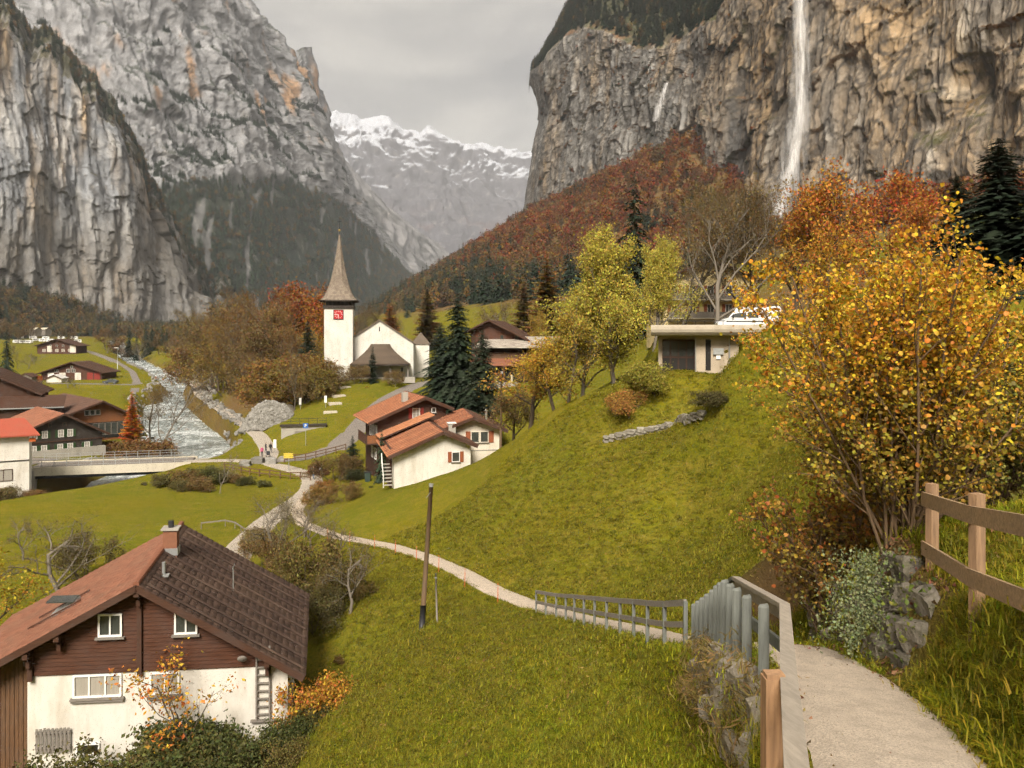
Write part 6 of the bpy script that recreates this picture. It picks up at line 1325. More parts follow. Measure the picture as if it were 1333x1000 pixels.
for k in range(20):
    px_ = [22, 30, 38, 47, 56, 66, 75, 84, 93, 101, 27, 43, 60, 80, 97, 242, 250, 258, 266, 274][k]; d_ = (560 + 40 * r.random() if k < 10 else 640 + 40 * r.random()) if k < 15 else 395 + 14 * r.random()
    g = G(px_, d_); near = k >= 15
    lb = 'white caravan on the far campsite below the wood' if not near else 'white caravan parked beyond the river bend'
    gr = 'caravans on the far campsite' if not near else 'caravans beyond the river bend'
    if cv is None:
        cv = thing('caravan', lb, 'caravan', g, r.uniform(-.6, .6), gr)
        MB().prism([(-2.6, -1.1, .5), (-2.75, -1.1, 1.3), (-2.4, -1.1, 2.6), (2.4, -1.1, 2.7), (2.7, -1.1, 1.3), (2.6, -1.1, .5)], (0, 0, 0), (0, 2.2, 0)).build('body', M_CARA, cv); MB().box((-.9, -1.12, 1.75), (1.2, .04, .7)).box((1.3, -1.12, 1.75), (1.0, .04, .7)).build('window', M_GLASS, cv); MB().box((.2, -1.12, 1.45), (.6, .05, 1.7)).build('door', M_WGREY, cv)
        MB().tube([(0, -1.0, .32), (0, -.8, .32)], .32, 10).build('wheel', M_BLACKM, cv)
    else: dup(cv, g, r.uniform(-.6, .6), 1.0, lb, gr)

# ---------------------------------------------------------------- people
def person(label, px_, d_, rotz, top, legs, hair, skin=(.45, .28, .2), h=1.72, stride=.12, bag=None, lean=0.0, hold=False):
    g = G(px_, d_); t = thing('person', label, 'person', (g[0], g[1], g[2] + .06), rotz)
    J = [(0, 0, .93), (0, lean * .4, 1.2), (0, lean, 1.42), (0, lean, 1.52), (0, lean - .02, 1.62), (0, lean - .02, 1.74)]; R_ = [(.15, .11), (.145, .105), (.15, .10), (.06, .06), (.095, .11), (.06, .07)]; Ed = [(i, i + 1) for i in range(5)]
    for s_ in (-1, 1):
        b = len(J); J += [(s_ * .10, 0, .86), (s_ * .11, -.03 + s_ * stride * .5, .48), (s_ * .11, s_ * stride, .08), (s_ * .12, s_ * stride - .15, .04)]; R_ += [(.095, .095), (.065, .068), (.05, .05), (.045, .035)]; Ed += [(0, b), (b, b + 1), (b + 1, b + 2), (b + 2, b + 3)]
        b = len(J); fwd = -.26 if hold else -.06 + s_ * .1; J += [(s_ * .19, lean, 1.40), (s_ * .25, lean + .03, 1.14), (s_ * .22, lean + fwd, 1.0 if hold else .90), (s_ * .21, lean + fwd - .05, .93 if hold else .80)]; R_ += [(.065, .065), (.05, .05), (.038, .038), (.04, .025)]; Ed += [(2, b), (b, b + 1), (b + 1, b + 2), (b + 2, b + 3)]
    me = bpy.data.meshes.new('body'); me.from_pydata(J, Ed, []); ob = bpy.data.objects.new('body', me); COL.objects.link(ob)
    sm = ob.modifiers.new('skin', 'SKIN'); ob.modifiers.new('sub', 'SUBSURF').levels = 1
    for i, v in enumerate(me.skin_vertices[0].data): v.radius = R_[i]; v.use_root = (i == 0)
    dg = bpy.context.evaluated_depsgraph_get(); nm = bpy.data.meshes.new_from_object(ob.evaluated_get(dg)); bpy.data.objects.remove(ob)
    mats = [simple('cloth_%02x%02x%02x' % tuple(int(c * 255) for c in c_), c_, .85, .2, 8, 0) for c_ in (legs, top, skin, hair)]; nm.materials.clear()
    for m_ in mats: nm.materials.append(m_)
    for p in nm.polygons:
        c = p.center; p.material_index = 3 if c.z > 1.71 or (c.z > 1.57 and c.y > lean + .0) else 2 if (c.z > 1.49) or (c.z < .92 and abs(c.x) > .17 and c.z > .72) else (1 if c.z > .90 else 0)
        p.use_smooth = True
    nm.transform(Matrix.Scale(h / 1.80, 4)); b = link('body', nm, None, t)
    if bag: MB().box((0, .19 * h / 1.8, 1.22 * h / 1.8), (.30, .17, .42)).box((0, .29 * h / 1.8, 1.15 * h / 1.8), (.22, .06, .22)).build('backpack', simple('bag_%d' % int(bag[0] * 999), bag, .8, .2), t)
    return t
person('person in a pink jacket walking beside the pram', 341, 116, .3, (.45, .06, .16), (.03, .03, .035), (.10, .06, .03), h=1.6)
person('person in dark clothes standing on the riverside path', 346, 119, 2.2, (.025, .025, .03), (.04, .045, .06), (.03, .02, .015))
person('person in a black coat and grey trousers on the riverside path', 352.5, 119, 2.6, (.02, .02, .022), (.16, .16, .17), (.05, .03, .02), bag=(.03, .03, .03))
person('person in blue jeans beside the lower rail fence', 408, 100, 1.2, (.03, .035, .05), (.10, .15, .24), (.05, .03, .02), bag=(.02, .02, .02))
person('person in dark clothes with white bag at the hedge', 419, 101, 1.6, (.02, .02, .025), (.03, .03, .035), (.04, .025, .02), bag=(.6, .6, .58))
t = thing('pram', 'dark pushchair on the riverside path beside the pink jacket', 'pram', G(349, 115.5), .4)
MB().prism([(-.25, -.35, .45), (-.25, .3, .45), (-.25, .42, .95), (-.25, .1, .85), (-.25, -.35, .62)], (0, 0, 0), (.5, 0, 0)).build('seat', M_BLACKM, t)
for x_ in (-.26, .26):
    for y_ in (-.4, .35): MB().tube([(x_ - .03, y_, .16), (x_ + .03, y_, .16)], .15, 10).build('wheel', M_BLACKM, t)
    MB().tube([(x_, -.4, .2), (x_, .5, 1.05)], .02, 5).tube([(x_, .35, .2), (x_, -.1, .6)], .02, 5).build('frame', M_STEEL, t)

# ---------------------------------------------------------------- trees one can tell apart
GEN = dict(
    broad=broadleaf(21, 12, (9, 6, 5), .75, .22, 3, .26, 15, .34, .20),
    broad2=broadleaf(27, 11, (8, 7, 5), .85, .18, 3, .25, 15, .36, .20),
    feather=broadleaf(22, 14, (18, 7, 5), .66, .32, 3, .20, 34, .32, .20, 1, .10, .50),
    bare=broadleaf(23, 13, (11, 7, 6), .66, .22, 3, .17, 5, .3, .17, 1, .16, .62, fine=5200),
    thin=broadleaf(24, 9, (10, 5, 4), .55, .3, 3, .13, 2.5, .2, .07, 1, .22, .5, fine=900),
    shrub=broadleaf(25, 3, (6, 5, 4), .7, .2, 3, .12, 9, .14, .035, 6, .15, .55, .2, .45),
    shrub2=broadleaf(26, 2.4, (6, 5, 4), .8, .2, 3, .12, 8, .15, .03, 6, .1, .55, .22, .5),
    fruit=broadleaf(28, 5, (6, 6, 5), .95, .08, 3, .09, 3, .15, .10, 1, .2, .70, .28, fine=2600),
    young=broadleaf(29, 3.6, (10, 4, 3), .6, .3, 3, .10, 4.5, .10, .025, 1, .2, .5),
    spruce=conifer(31, 15, 6.4, 34, 9, 6, .38, .05, 1, .30), spruce2=conifer(32, 15, 5.2, 32, 8, 5, .42, .05, 1, .32),
    larch=conifer(33, 12, 4.6, 40, 12, 6, .10, .07, 1, .42, .7), fir=conifer(35, 15, 6.2, 60, 13, 8, .36, .03, 1, .24, .60), yew=conifer(34, 5, 3.0, 26, 10, 4, .15, .0, 1, .40))
PH = dict(broad=12, broad2=11, feather=14, bare=13, thin=9, shrub=3, shrub2=2.4, fruit=5, young=3.6, spruce=15, spruce2=15, fir=15, larch=12, yew=5)
FIRST = {}
NAMES = dict(broad='broadleaf_tree', broad2='broadleaf_tree', feather='feathery_tree', bare='bare_tree', thin='slender_tree', shrub='shrub', shrub2='shrub', fruit='fruit_tree', young='young_tree', spruce='spruce_tree', fir='fir_tree', spruce2='spruce_tree', larch='larch_tree', yew='conifer_bush')
trr = random.Random(17)
def tree(kind, px_, d_, top, tint, label, group=None, wid=1.0, base=None):
    x_ = X(px_, d_); z_ = (Hs(x_, d_) if base is None else base); h = Zp(top, d_) - z_; s_ = h / PH[kind]; cat = 'shrub' if 'shrub' in kind else 'tree'
    lm = M_NEEDLE if kind in ('spruce', 'spruce2', 'yew', 'fir') else M_LEAF; bm_ = M_BARKG if kind in ('bare', 'thin', 'fruit', 'feather') else M_BARK
    if kind not in FIRST:
        t = make_tree(NAMES[kind], label, cat, GEN[kind], tint, (x_, d_, z_ - .05), trr.uniform(0, 6.28), 1, group, lm, bm_, trunk='stems' if cat == 'shrub' else 'trunk'); FIRST[kind] = t
    else: t = dup(FIRST[kind], (x_, d_, z_ - .05), trr.uniform(0, 6.28), 1, label, group, tint)
    if not group and 'group' in t: del t['group']
    t.scale = (s_ * wid, s_ * wid, s_); return t
def tree_at(kind, px_, base, top, tint, label, group=None, wid=1.0, d0=6, d1=400): return tree(kind, px_, hit(px_, base, d0, d1), top, tint, label, group, wid)
DG = (.016, .026, .013); YG = (.44, .37, .06); GO = (.36, .20, .03); BR = (.15, .10, .04); OR = (.34, .135, .03); RD = (.25, .075, .022); OL = (.12, .105, .03); TAN = (.20, .135, .05)
# right slope, round the garage
tree('feather', 800, 64, 284, YG, 'tallest yellow green feathery tree in front of the rust red slope', wid=.95)
tree('feather', 758, 67, 342, (.40, .34, .055), 'yellow green feathery tree left of the tallest, lowest of the three', wid=1.0)
tree('feather', 851, 66, 298, (.45, .385, .065), 'light yellow green tree touching the concrete garage roof', wid=.85)
tree('broad', 740, 62, 398, (.38, .28, .045), 'rounded yellow olive tree at the crest of the meadow', wid=1.0)
tree('broad2', 690, 70, 440, (.40, .24, .04), 'golden brown bush at the crest, nearest the tall upright pole', wid=1.3)
tree('broad', 722, 65, 432, (.44, .28, .035), 'bright golden bush under the feathery trees', wid=1.3)
tree('broad2', 668, 75, 498, TAN, 'brown twiggy bush behind the tall upright pole', wid=1.2)
tree_at('shrub2', 858, 512, 462, (.29, .26, .04), 'lime yellow bush beneath the glazed garage doors', wid=1.1)
tree_at('shrub2', 826, 541, 500, (.38, .21, .05), 'low orange and yellow bush on the slope below the garage', wid=1.1)
tree_at('shrub2', 925, 530, 502, (.10, .085, .03), 'dull brown creeper bush at the foot of the garage stone wall', wid=1.6)
tree('bare', 930, 82, 215, (.20, .135, .045), 'large bare brown tree with fine twigs in front of the yellow hotel')
tree('bare', 980, 96, 235, (.17, .115, .045), 'bare brown tree left of the waterfall foot', wid=.9)
tree('bare', 885, 105, 240, (.20, .15, .05), 'bare olive brown tree behind the feathery trees', wid=.9)
tree('broad2', 1095, 84, 205, (.44, .20, .03), 'tall orange red tree right of the waterfall foot', wid=.9)
tree('broad', 1165, 92, 214, (.38, .13, .026), 'rust red tree between the orange tree and the black firs', wid=1.1)
tree('broad2', 1035, 86, 265, (.42, .21, .035), 'orange brown tree at the foot of the waterfall', wid=1.0)
tree('broad', 1205, 78, 250, (.38, .15, .028), 'rust coloured tree against the black firs', wid=.9)
tree('broad2', 1075, 52, 290, (.40, .205, .025), 'golden orange tree rising behind the near hazel', wid=.85)
tree('fir', 1300, 40, 178, DG, 'big black green fir at the right edge', wid=1.6); tree('fir', 1246, 46, 228, DG, 'dark fir left of the big black green fir', wid=1.4); tree('fir', 1385, 37, 150, DG, 'dark fir half outside the right edge', wid=1.6)
tree('spruce2', 826, 150, 222, DG, 'lone dark spruce above the feathery trees')
tree('larch', 712, 140, 335, (.21, .125, .035), 'tall brown larch left of the feathery trees', wid=1.2); tree('larch', 682, 165, 365, (.18, .12, .04), 'brown larch above the old farmhouse roof', wid=1.2); tree('bare', 660, 190, 385, TAN, 'bare tree on the green meadow above the farmhouse')
tree('fir', 596, 112, 380, DG, 'tallest dark fir beside the old farmhouse', wid=1.15); tree('fir', 574, 116, 420, DG, 'shorter dark fir on the church side of the tallest one', wid=1.3)
tree('fir', 628, 102, 428, (.022, .03, .014), 'dark pine with a bare trunk in front of the farmhouse', wid=1.2); tree('yew', 621, 98, 494, DG, 'small dark conifer under the bare trunked pine')
# church hill and riverside wood
tree('larch', 556, 240, 372, (.20, .13, .04), 'brown larch on the meadow beside the dark firs', wid=1.3); tree('larch', 507, 225, 395, (.34, .15, .03), 'small orange tree behind the church nave', wid=1.3)
for i, (px_, d_, tp) in enumerate(((472, 215, 388), (486, 230, 400), (462, 205, 405), (525, 260, 410))): tree('bare', px_, d_, tp, BR, 'bare brown tree behind the white church', 'bare trees behind the church', .9)
for i, (px_, d_, tp, k, tn) in enumerate(((385, 222, 360, 'broad', (.27, .09, .022)), (405, 212, 366, 'broad2', (.31, .12, .025)), (368, 214, 364, 'broad2', (.24, .095, .026)), (418, 204, 392, 'broad', (.35, .15, .025)))): tree(k, px_, d_, tp, tn, 'orange red tree in the clump behind the church tower', 'orange trees behind the tower')
for i, (px_, d_, tp, k) in enumerate(((345, 200, 372, 'bare'), (322, 205, 378, 'broad2'), (298, 212, 384, 'broad'), (277, 220, 398, 'bare'), (352, 184, 392, 'broad'), (308, 190, 402, 'bare'), (331, 178, 412, 'broad2'), (285, 200, 418, 'broad'), (268, 214, 440, 'shrub'), (365, 172, 420, 'bare'), (318, 176, 440, 'broad'), (296, 185, 452, 'shrub'), (340, 166, 452, 'bare'), (262, 240, 430, 'bare'))):
    tree(k, px_, d_, tp, [(.21, .125, .042), (.25, .145, .038), (.18, .12, .045), (.24, .165, .04)][i % 4], 'brown tree in the riverside wood left of the church', 'brown trees of the riverside wood')
tree('broad2', 396, 182, 425, (.29, .205, .03), 'yellow tree beside the white church tower'); tree('yew', 401, 163, 415, DG, 'small dark cone shaped fir left of the church tower', wid=.8, base=Zp(458, 163))
for i, (px_, d_, tp) in enumerate(((376, 158, 455), (415, 158, 468), (392, 152, 470), (360, 152, 480), (405, 150, 488))): tree('shrub', px_, d_, tp, [(.24, .14, .035), TAN, (.20, .15, .035)][i % 3], 'yellow brown bush on the knoll below the church tower', 'bushes on the church knoll', 1.3)
tree('thin', 383, 147, 455, (.2, .13, .04), 'thin pale stemmed tree on the knoll above the terrace wall')
for i, (px_, d_) in enumerate(((466, 162), (485, 163))): tree('yew' if i else 'shrub', px_, d_, 448 if i else 472, DG if i else TAN, 'dark narrow yew before the church porch' if i else 'bare bush before the church wall', wid=.55 if i else 1)
tree('shrub2', 478, 158, 502, (.34, .22, .03), 'small golden bush beside the church road'); tree('shrub', 512, 163, 480, TAN, 'brown bush right of the narrow yew')
# by the bridge and the houses
tree('thin', 204, 134, 474, BR, 'thin bare tree by the river behind the larch', wid=1.2); tree('thin', 190, 139, 494, BR, 'smaller thin bare tree by the river', wid=1.4)
tree('larch', 172, 131, 509, (.50, .175, .022), 'bright orange larch beside the large hall', wid=.85)
for i in range(7): tree('shrub2', 131 + i * 10, 127 + (i % 2), 566 + (i % 3) * 3, (.20, .115, .04), 'russet hedge bush between larch and bridge', 'russet hedge by the bridge', 1.5)
tree('spruce2', 9, 235, 424, DG, 'dark spruce standing at the left edge of the valley floor', wid=.9); tree('thin', 23, 300, 445, BR, 'bare tree beside the dark spruce at the left edge')
for i, (px_, d_, tp) in enumerate(((55, 222, 492), (88, 226, 490), (98, 224, 496), (36, 300, 462), (45, 330, 458))): tree('fruit', px_, d_, tp, OL, 'small olive fruit tree on the meadow round the long low chalet', 'fruit trees by the long chalet', 1.3)
for i, (px_, d_, tp) in enumerate(((150, 470, 416), (168, 440, 422), (190, 430, 419), (198, 455, 424), (217, 425, 430), (233, 440, 428), (262, 420, 427), (248, 460, 424), (178, 410, 432))): tree('spruce' if i % 2 else 'spruce2', px_, d_, tp, (.018, .028, .016), ['leftmost', 'second', 'third', 'fifth', 'sixth', 'seventh', 'ninth', 'eighth', 'fourth'][i] + ' dark spruce from the left in the row beyond the river bend', 'spruces beyond the river bend', 1.0)
for i, (px_, d_, tp) in enumerate(((140, 430, 428), (160, 410, 436), (182, 400, 440), (207, 410, 436), (226, 405, 440), (243, 400, 442), (255, 410, 438), (138, 465, 426))): tree('broad' if i % 2 else 'bare', px_, d_, tp, [(.14, .095, .04), (.18, .10, .035), (.13, .10, .04)][i % 3], 'brown autumn tree among the spruces beyond the river bend', 'brown trees beyond the river bend', 1.1)
for i, (px_, d_, tp) in enumerate(((78, 556, 424), (40, 590, 420), (12, 600, 415), (90, 520, 430), (24, 560, 425))): tree('broad2', px_, d_, tp, BR, 'brown tree round the far campsite', 'brown trees by the campsite')
tree('yew', 459, 103, 566, (.018, .03, .016), 'small dense dark conifer by the road fence', wid=1.0); tree('spruce2', 497, 86, 556, (.03, .045, .022), 'slim blue green conifer against the white walled house', wid=1.0)
tree('shrub', 440, 97, 588, (.15, .10, .035), 'brown olive bush beside the lower fence', wid=1.3); tree('shrub2', 470, 95, 606, (.05, .055, .02), 'dark green bush by the conifers', wid=1.4); tree('shrub2', 432, 88, 622, (.24, .12, .03), 'orange brown bush at the lane bend', wid=1.5); tree('shrub2', 417, 103, 600, (.13, .04, .03), 'dark red bush behind the walkers at the fence', wid=1.2); tree('shrub2', 482, 84, 632, (.06, .06, .02), 'low dark bush at the foot of the slim conifer', wid=1.6); tree('shrub', 452, 80, 625, (.20, .13, .04), 'tan bush on the slope below the white walled house', wid=1.1)
for i, (px_, d_, tp) in enumerate(((215, 96, 612), (240, 97, 604), (262, 98, 600), (284, 99, 606), (305, 99, 612), (322, 97, 618), (228, 93, 622), (270, 94, 616), (346, 97, 622), (190, 96, 626), (160, 95, 632))): tree('shrub2', px_, d_, tp, [(.14, .12, .04), (.20, .13, .045), (.12, .12, .035)][i % 3], 'olive bush on the bank between lawn and bridge', 'bushes before the bridge', 1.25)
for i, (px_, d_, tp) in enumerate(((8, 88, 632), (32, 90, 634), (55, 92, 640), (80, 93, 642), (-15, 87, 630))): tree('shrub2', px_, d_, tp, [(.15, .12, .045), (.21, .125, .045)][i % 2], 'brown bush on the bank below the white building', 'bushes below the white building', 1.3)
tree('thin', 286, 92, 590, (.25, .2, .08), 'pale thin sapling in front of the bridge end', wid=1.3)
# round the near chalet
tree('fruit', 362, 58, 640, (.17, .13, .04), 'gnarled bare fruit tree behind the near chalet roof', wid=1.15); tree('thin', 369, 53, 622, (.24, .2, .09), 'slim pale birch behind the near chalet', wid=.55); tree('fruit', 72, 52, 672, (.15, .115, .035), 'wide bare fruit tree left behind the chalet', wid=1.3); tree('fruit', 405, 62, 655, (.2, .13, .04), 'small twiggy fruit tree beside the lane', wid=1.0)
tree('shrub', 436, 46, 722, (.135, .105, .03), 'large brown olive bush behind the right end of the chalet', wid=.95); tree('shrub', 470, 45, 752, (.17, .12, .035), 'tan bush at the outer side of the large olive bush', wid=.85); tree('shrub', 415, 43, 760, (.10, .085, .028), 'dark olive bush against the chalet eave', wid=.9)
tree('shrub', 400, 47, 690, (.16, .12, .035), 'tall thin bush between birch and chalet', wid=.8)
tree('broad2', -14, 43, 695, (.42, .29, .03), 'bright yellow tree at the left edge behind the chalet', wid=1.0)
tree('young', 272, 29.2, 846, (.52, .26, .035), 'young tree with sparse orange leaves before the white wall', wid=1.15); tree('shrub2', 402, 32.2, 862, (.46, .24, .035), 'orange leaved bush at the right corner of the chalet', wid=.95)
for i, (px_, d_, tp) in enumerate(((60, 27.6, 975), (110, 27.8, 968), (150, 28.2, 950), (190, 28.4, 935), (225, 28.6, 946), (262, 28.8, 950), (300, 29.0, 940), (335, 29.4, 925), (370, 30.2, 918), (412, 31.2, 905), (440, 33.5, 890), (320, 27.0, 965), (250, 26.6, 972), (180, 26.5, 976), (370, 28.4, 950), (210, 29.4, 930))):
    tree('shrub2', px_, d_, tp, [(.075, .085, .022), (.11, .105, .028), (.16, .13, .035), (.085, .095, .026)][i % 4], 'dark green bush in the hedge before the near chalet', 'hedge bushes before the chalet', 1.05)
tree('shrub2', 445, 39, 850, (.16, .10, .03), 'brown bush on the meadow edge behind the orange bush', wid=1.0)

for i, (px_, bs, tp, tn, k, lb) in enumerate(((395, 700, 640, TAN, 'fruit', 'tan twiggy tree at the lane junction'), (345, 742, 690, (.22, .14, .05), 'shrub', 'tan bush beside the lane behind the chalet ridge'), (322, 720, 680, (.19, .14, .05), 'shrub2', 'small brown bush on the verge of the lane'), (440, 735, 668, (.20, .14, .045), 'fruit', 'twiggy brown tree below the footpath'), (455, 800, 700, (.18, .125, .04), 'fruit', 'twiggy brown tree behind the large olive bush'), (415, 660, 628, (.24, .15, .04), 'shrub2', 'russet bush above the footpath junction'), (30, 730, 668, (.17, .12, .04), 'fruit', 'bare brown tree at the left edge of the lawn'), (110, 755, 690, (.15, .12, .04), 'shrub', 'brown bush behind the red roof slope'), (700, 470, 400, (.33, .22, .04), 'feather', 'narrow golden tree between larch and feathery trees'))):
    tree_at(k, px_, bs, tp, tn, lb, None, .9, 20, 130)
# ---------------------------------------------------------------- the hazel over the path
def hazel(name, label, loc, h, seed, gold, olive, stems, n1, n2, wid, leaf=.095):
    rng_ = np.random.RandomState(seed); t = thing(name, label, 'shrub', loc)
    brs, tips = [], []
    for k in range(stems):
        a = k * 2.4 + rng_.rand(); tl_ = wid * (.25 + .9 * rng_.rand()); grow(rng_, (.25 * math.cos(a) * rng_.rand(), .25 * math.sin(a) * rng_.rand(), -.2), (math.cos(a) * tl_, math.sin(a) * tl_, 1), h * (.62 + .33 * rng_.rand()), .028, 0, 2, (12, 6), .66, .12, brs, tips, .11, .12, .30)
    Vt, Ft = tubes_np([(p, r_, 5 if lv == 0 else 4 if lv == 1 else 3) for p, r_, n_2, lv in brs]); link('stems', mesh_np('stems', Vt, Ft, True), M_TWIG, t)
    al = np.concatenate([tp[:-1] + (tp[1:] - tp[:-1]) * rng_.random_sample((len(tp) - 1, 1)) for tp in tips])
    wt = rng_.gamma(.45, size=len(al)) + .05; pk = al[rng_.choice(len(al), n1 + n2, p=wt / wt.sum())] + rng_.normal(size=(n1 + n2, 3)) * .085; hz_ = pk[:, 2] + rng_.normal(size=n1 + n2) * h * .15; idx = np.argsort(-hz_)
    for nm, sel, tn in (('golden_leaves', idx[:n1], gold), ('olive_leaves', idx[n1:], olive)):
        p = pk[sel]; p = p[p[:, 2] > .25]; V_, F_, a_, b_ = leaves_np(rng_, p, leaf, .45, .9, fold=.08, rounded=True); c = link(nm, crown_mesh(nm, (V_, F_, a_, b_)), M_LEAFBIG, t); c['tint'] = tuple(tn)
    return t
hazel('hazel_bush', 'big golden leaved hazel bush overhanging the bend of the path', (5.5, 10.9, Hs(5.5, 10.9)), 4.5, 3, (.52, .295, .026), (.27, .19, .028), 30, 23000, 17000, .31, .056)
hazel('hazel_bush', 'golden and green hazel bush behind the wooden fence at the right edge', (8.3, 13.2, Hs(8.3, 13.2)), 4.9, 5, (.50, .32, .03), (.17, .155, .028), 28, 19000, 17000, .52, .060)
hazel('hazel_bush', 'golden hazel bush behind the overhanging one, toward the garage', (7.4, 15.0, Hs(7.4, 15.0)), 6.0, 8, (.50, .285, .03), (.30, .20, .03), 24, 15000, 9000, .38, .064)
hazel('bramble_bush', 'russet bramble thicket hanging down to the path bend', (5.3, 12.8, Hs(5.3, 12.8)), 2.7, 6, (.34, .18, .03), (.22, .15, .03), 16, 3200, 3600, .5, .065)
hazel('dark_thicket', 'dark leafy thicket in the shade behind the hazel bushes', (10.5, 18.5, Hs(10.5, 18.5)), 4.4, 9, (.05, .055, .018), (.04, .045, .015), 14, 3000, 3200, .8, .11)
# retaining stones and trailing plants on the bank
bk = thing('retaining_wall', 'mossy rough stone retaining wall under the hazel at the path bend', 'wall', (4.9, 10, EYE - 4.0)); sp = []; r = random.Random(12)
pr_ = offset_line(PATH, 1.02, 8.8, 13.2, 15)
for i, p in enumerate(pr_):
    z1 = Hs(p[0] + .55, p[1] + .1) - EYE; nz = max(1, int((z1 - p[2]) / .36))
    for j in range(nz): sp.append(((p[0] + .05 + .10 * j + r.uniform(-.06, .06) - 4.9, p[1] - 10 + r.uniform(-.08, .08), p[2] + .12 + j * .36 + 4.0), r.uniform(.42, .66), r.uniform(.42, .62), r.uniform(.40, .54)))
stones(bk, sp, M_STONED, 5); sp_bank = list(sp)
rk = thing('rock_face', 'pale weathered rock under the plank railing', 'rock', (2.4, 9, EYE - 4.9)); sp = []
for d in np.arange(7.4, 15.0, .40):
    xf = np.interp(d, [p[1] for p in rail_pts], [p[0] for p in rail_pts]); zp_ = np.interp(d, PATH[:, 1], PATH[:, 2])
    for j in range(3): sp.append(((xf - .12 - .06 * j + r.uniform(-.06, .06) - 2.4, d - 9, zp_ - .16 - .36 * j + 4.9), r.uniform(.30, .45), r.uniform(.45, .7), r.uniform(.36, .5)))
stones(rk, sp, M_STONEB, 6, 'rock'); sp_rock = list(sp)
rng = np.random.RandomState(77)
def leafpile(name, label, cat, loc, pts, leaf, tint, mat=None, up=.8, aspect=.7, kind=None):
    V_, F_, a_, b_ = leaves_np(rng, pts - np.asarray(loc), leaf, up, aspect); t = link(name, crown_mesh(name, (V_, F_, a_, b_)), mat or M_LEAF, None, label, cat, None, kind); t.location = tuple(map(float, loc)); t['tint'] = tuple(tint); return t
n = 2600; v = rng.rand(n) ** .9; ppx = 1128 + rng.normal(size=n) * (27 - 10 * v) * (1 + .5 * np.sin(v * 21)) - 10 * v; ppy = 708 + (118 + 20 * np.sin(ppx / 7.0)) * v + 14 * rng.rand(n); pd = 10.15 - .55 * v - .10 * rng.rand(n)
leafpile('trailing_plant', 'silvery green trailing plant spilling over the stone bank', 'plant', (5.0, 10, EYE - 3.2), np.stack([(ppx - CXP) / FPX * pd, pd, EYE + (HOR - ppy) / FPX * pd], 1), .042, (.20, .225, .11), None, .3)
n = 2600; pb_ = np.array([q_[0] for q_ in sp_bank]); ij = rng.randint(0, len(pb_), n); pq = pb_[ij] + rng.normal(size=(n, 3)) * (.2, .2, .16) + (-.14, -.1, .08) + np.array((4.9, 10, EYE - 4.0))
leafpile('bank_creeper', 'green creeper and weeds growing over the mossy bank stones', 'plant', (5.0, 10, EYE - 3.6), pq, .06, (.15, .17, .03), None, .6)
n = 3600; px0 = 3.4 + 4.2 * rng.rand(n); py0 = 8.8 + 4.8 * rng.rand(n); dd, sdd, _, _ = poly_near(px0, py0, PATH); ok = (dd > .72) | (rng.rand(n) < .16); ok &= (sdd > 0) | (rng.rand(n) < .25); px0, py0 = px0[ok], py0[ok]
leafpile('fallen_leaves', 'fallen brown and pink leaves under the hazel bushes', None, (5, 11, EYE - 3.5), np.stack([px0, py0, H(px0, py0) + .04 + .03 * rng.rand(len(px0))], 1), .085, (.26, .13, .07), None, 2.5, .75, 'stuff')

n = 420; yy = 3 + 13 * rng.rand(n); xx = np.interp(yy, PATH[:, 1], PATH[:, 0]) + (rng.rand(n) - .5) * 1.9
leafpile('path_leaves', 'dry leaves scattered over the near footpath', None, (3, 8, EYE - 3.5), np.stack([xx, yy, H(xx, yy) + .055], 1), .06, (.24, .14, .06), None, 3.0, .7, 'stuff')
n = 9000; yy = 12 + 46 * rng.rand(n) ** 1.2; xx = (-.25 + .62 * rng.rand(n)) * yy; kk = (fbm(xx / 4, yy / 4, 6, 3) > -.05) & (poly_near(xx, yy, PATH)[0] > .8); xx, yy = xx[kk], yy[kk]
leafpile('meadow_leaves', 'yellow brown leaves and stalks lying in the meadow grass', None, (3, 30, EYE - 9), np.stack([xx, yy, H(xx, yy) + .07], 1), .11, (.30, .21, .06), None, 2.0, .5, 'stuff')
# ---------------------------------------------------------------- grass
def tuft(seed, n, h, wdt, spread, bend):
    r_ = np.random.RandomState(seed); V_, F_, a1, a2 = [], [], [], []
    for k in range(n):
        a = r_.rand() * 6.28; q = np.array((math.cos(a), math.sin(a), 0)); s_ = np.array((-q[1], q[0], 0)); b = np.array((r_.normal() * spread, r_.normal() * spread, -.02)); hh_ = h * (.55 + .6 * r_.rand()); be = bend * (.4 + .9 * r_.rand())
        w0 = wdt * (.7 + .6 * r_.rand()); i = len(V_); m_ = b + q * be * hh_ * .3 + np.array((0, 0, hh_ * .6)); tp_ = b + q * be * hh_ + np.array((0, 0, hh_ * (1 - .35 * be)))
        V_ += [b - s_ * w0, b + s_ * w0, m_ + s_ * w0 * .7, m_ - s_ * w0 * .7, tp_]; F_ += [(i, i + 1, i + 2), (i, i + 2, i + 3), (i + 3, i + 2, i + 4)]; c1, c2 = r_.rand(), r_.rand(); a1 += [c1] * 5; a2 += [c2] * 5
    me = mesh_np('grass_tuft', np.array(V_), np.array(F_), False, {'rnd': np.array(a1), 'rnd2': np.array(a2)}); me.materials.append(leafmat('grass_blade', .45, .035, .4, .6)); return me
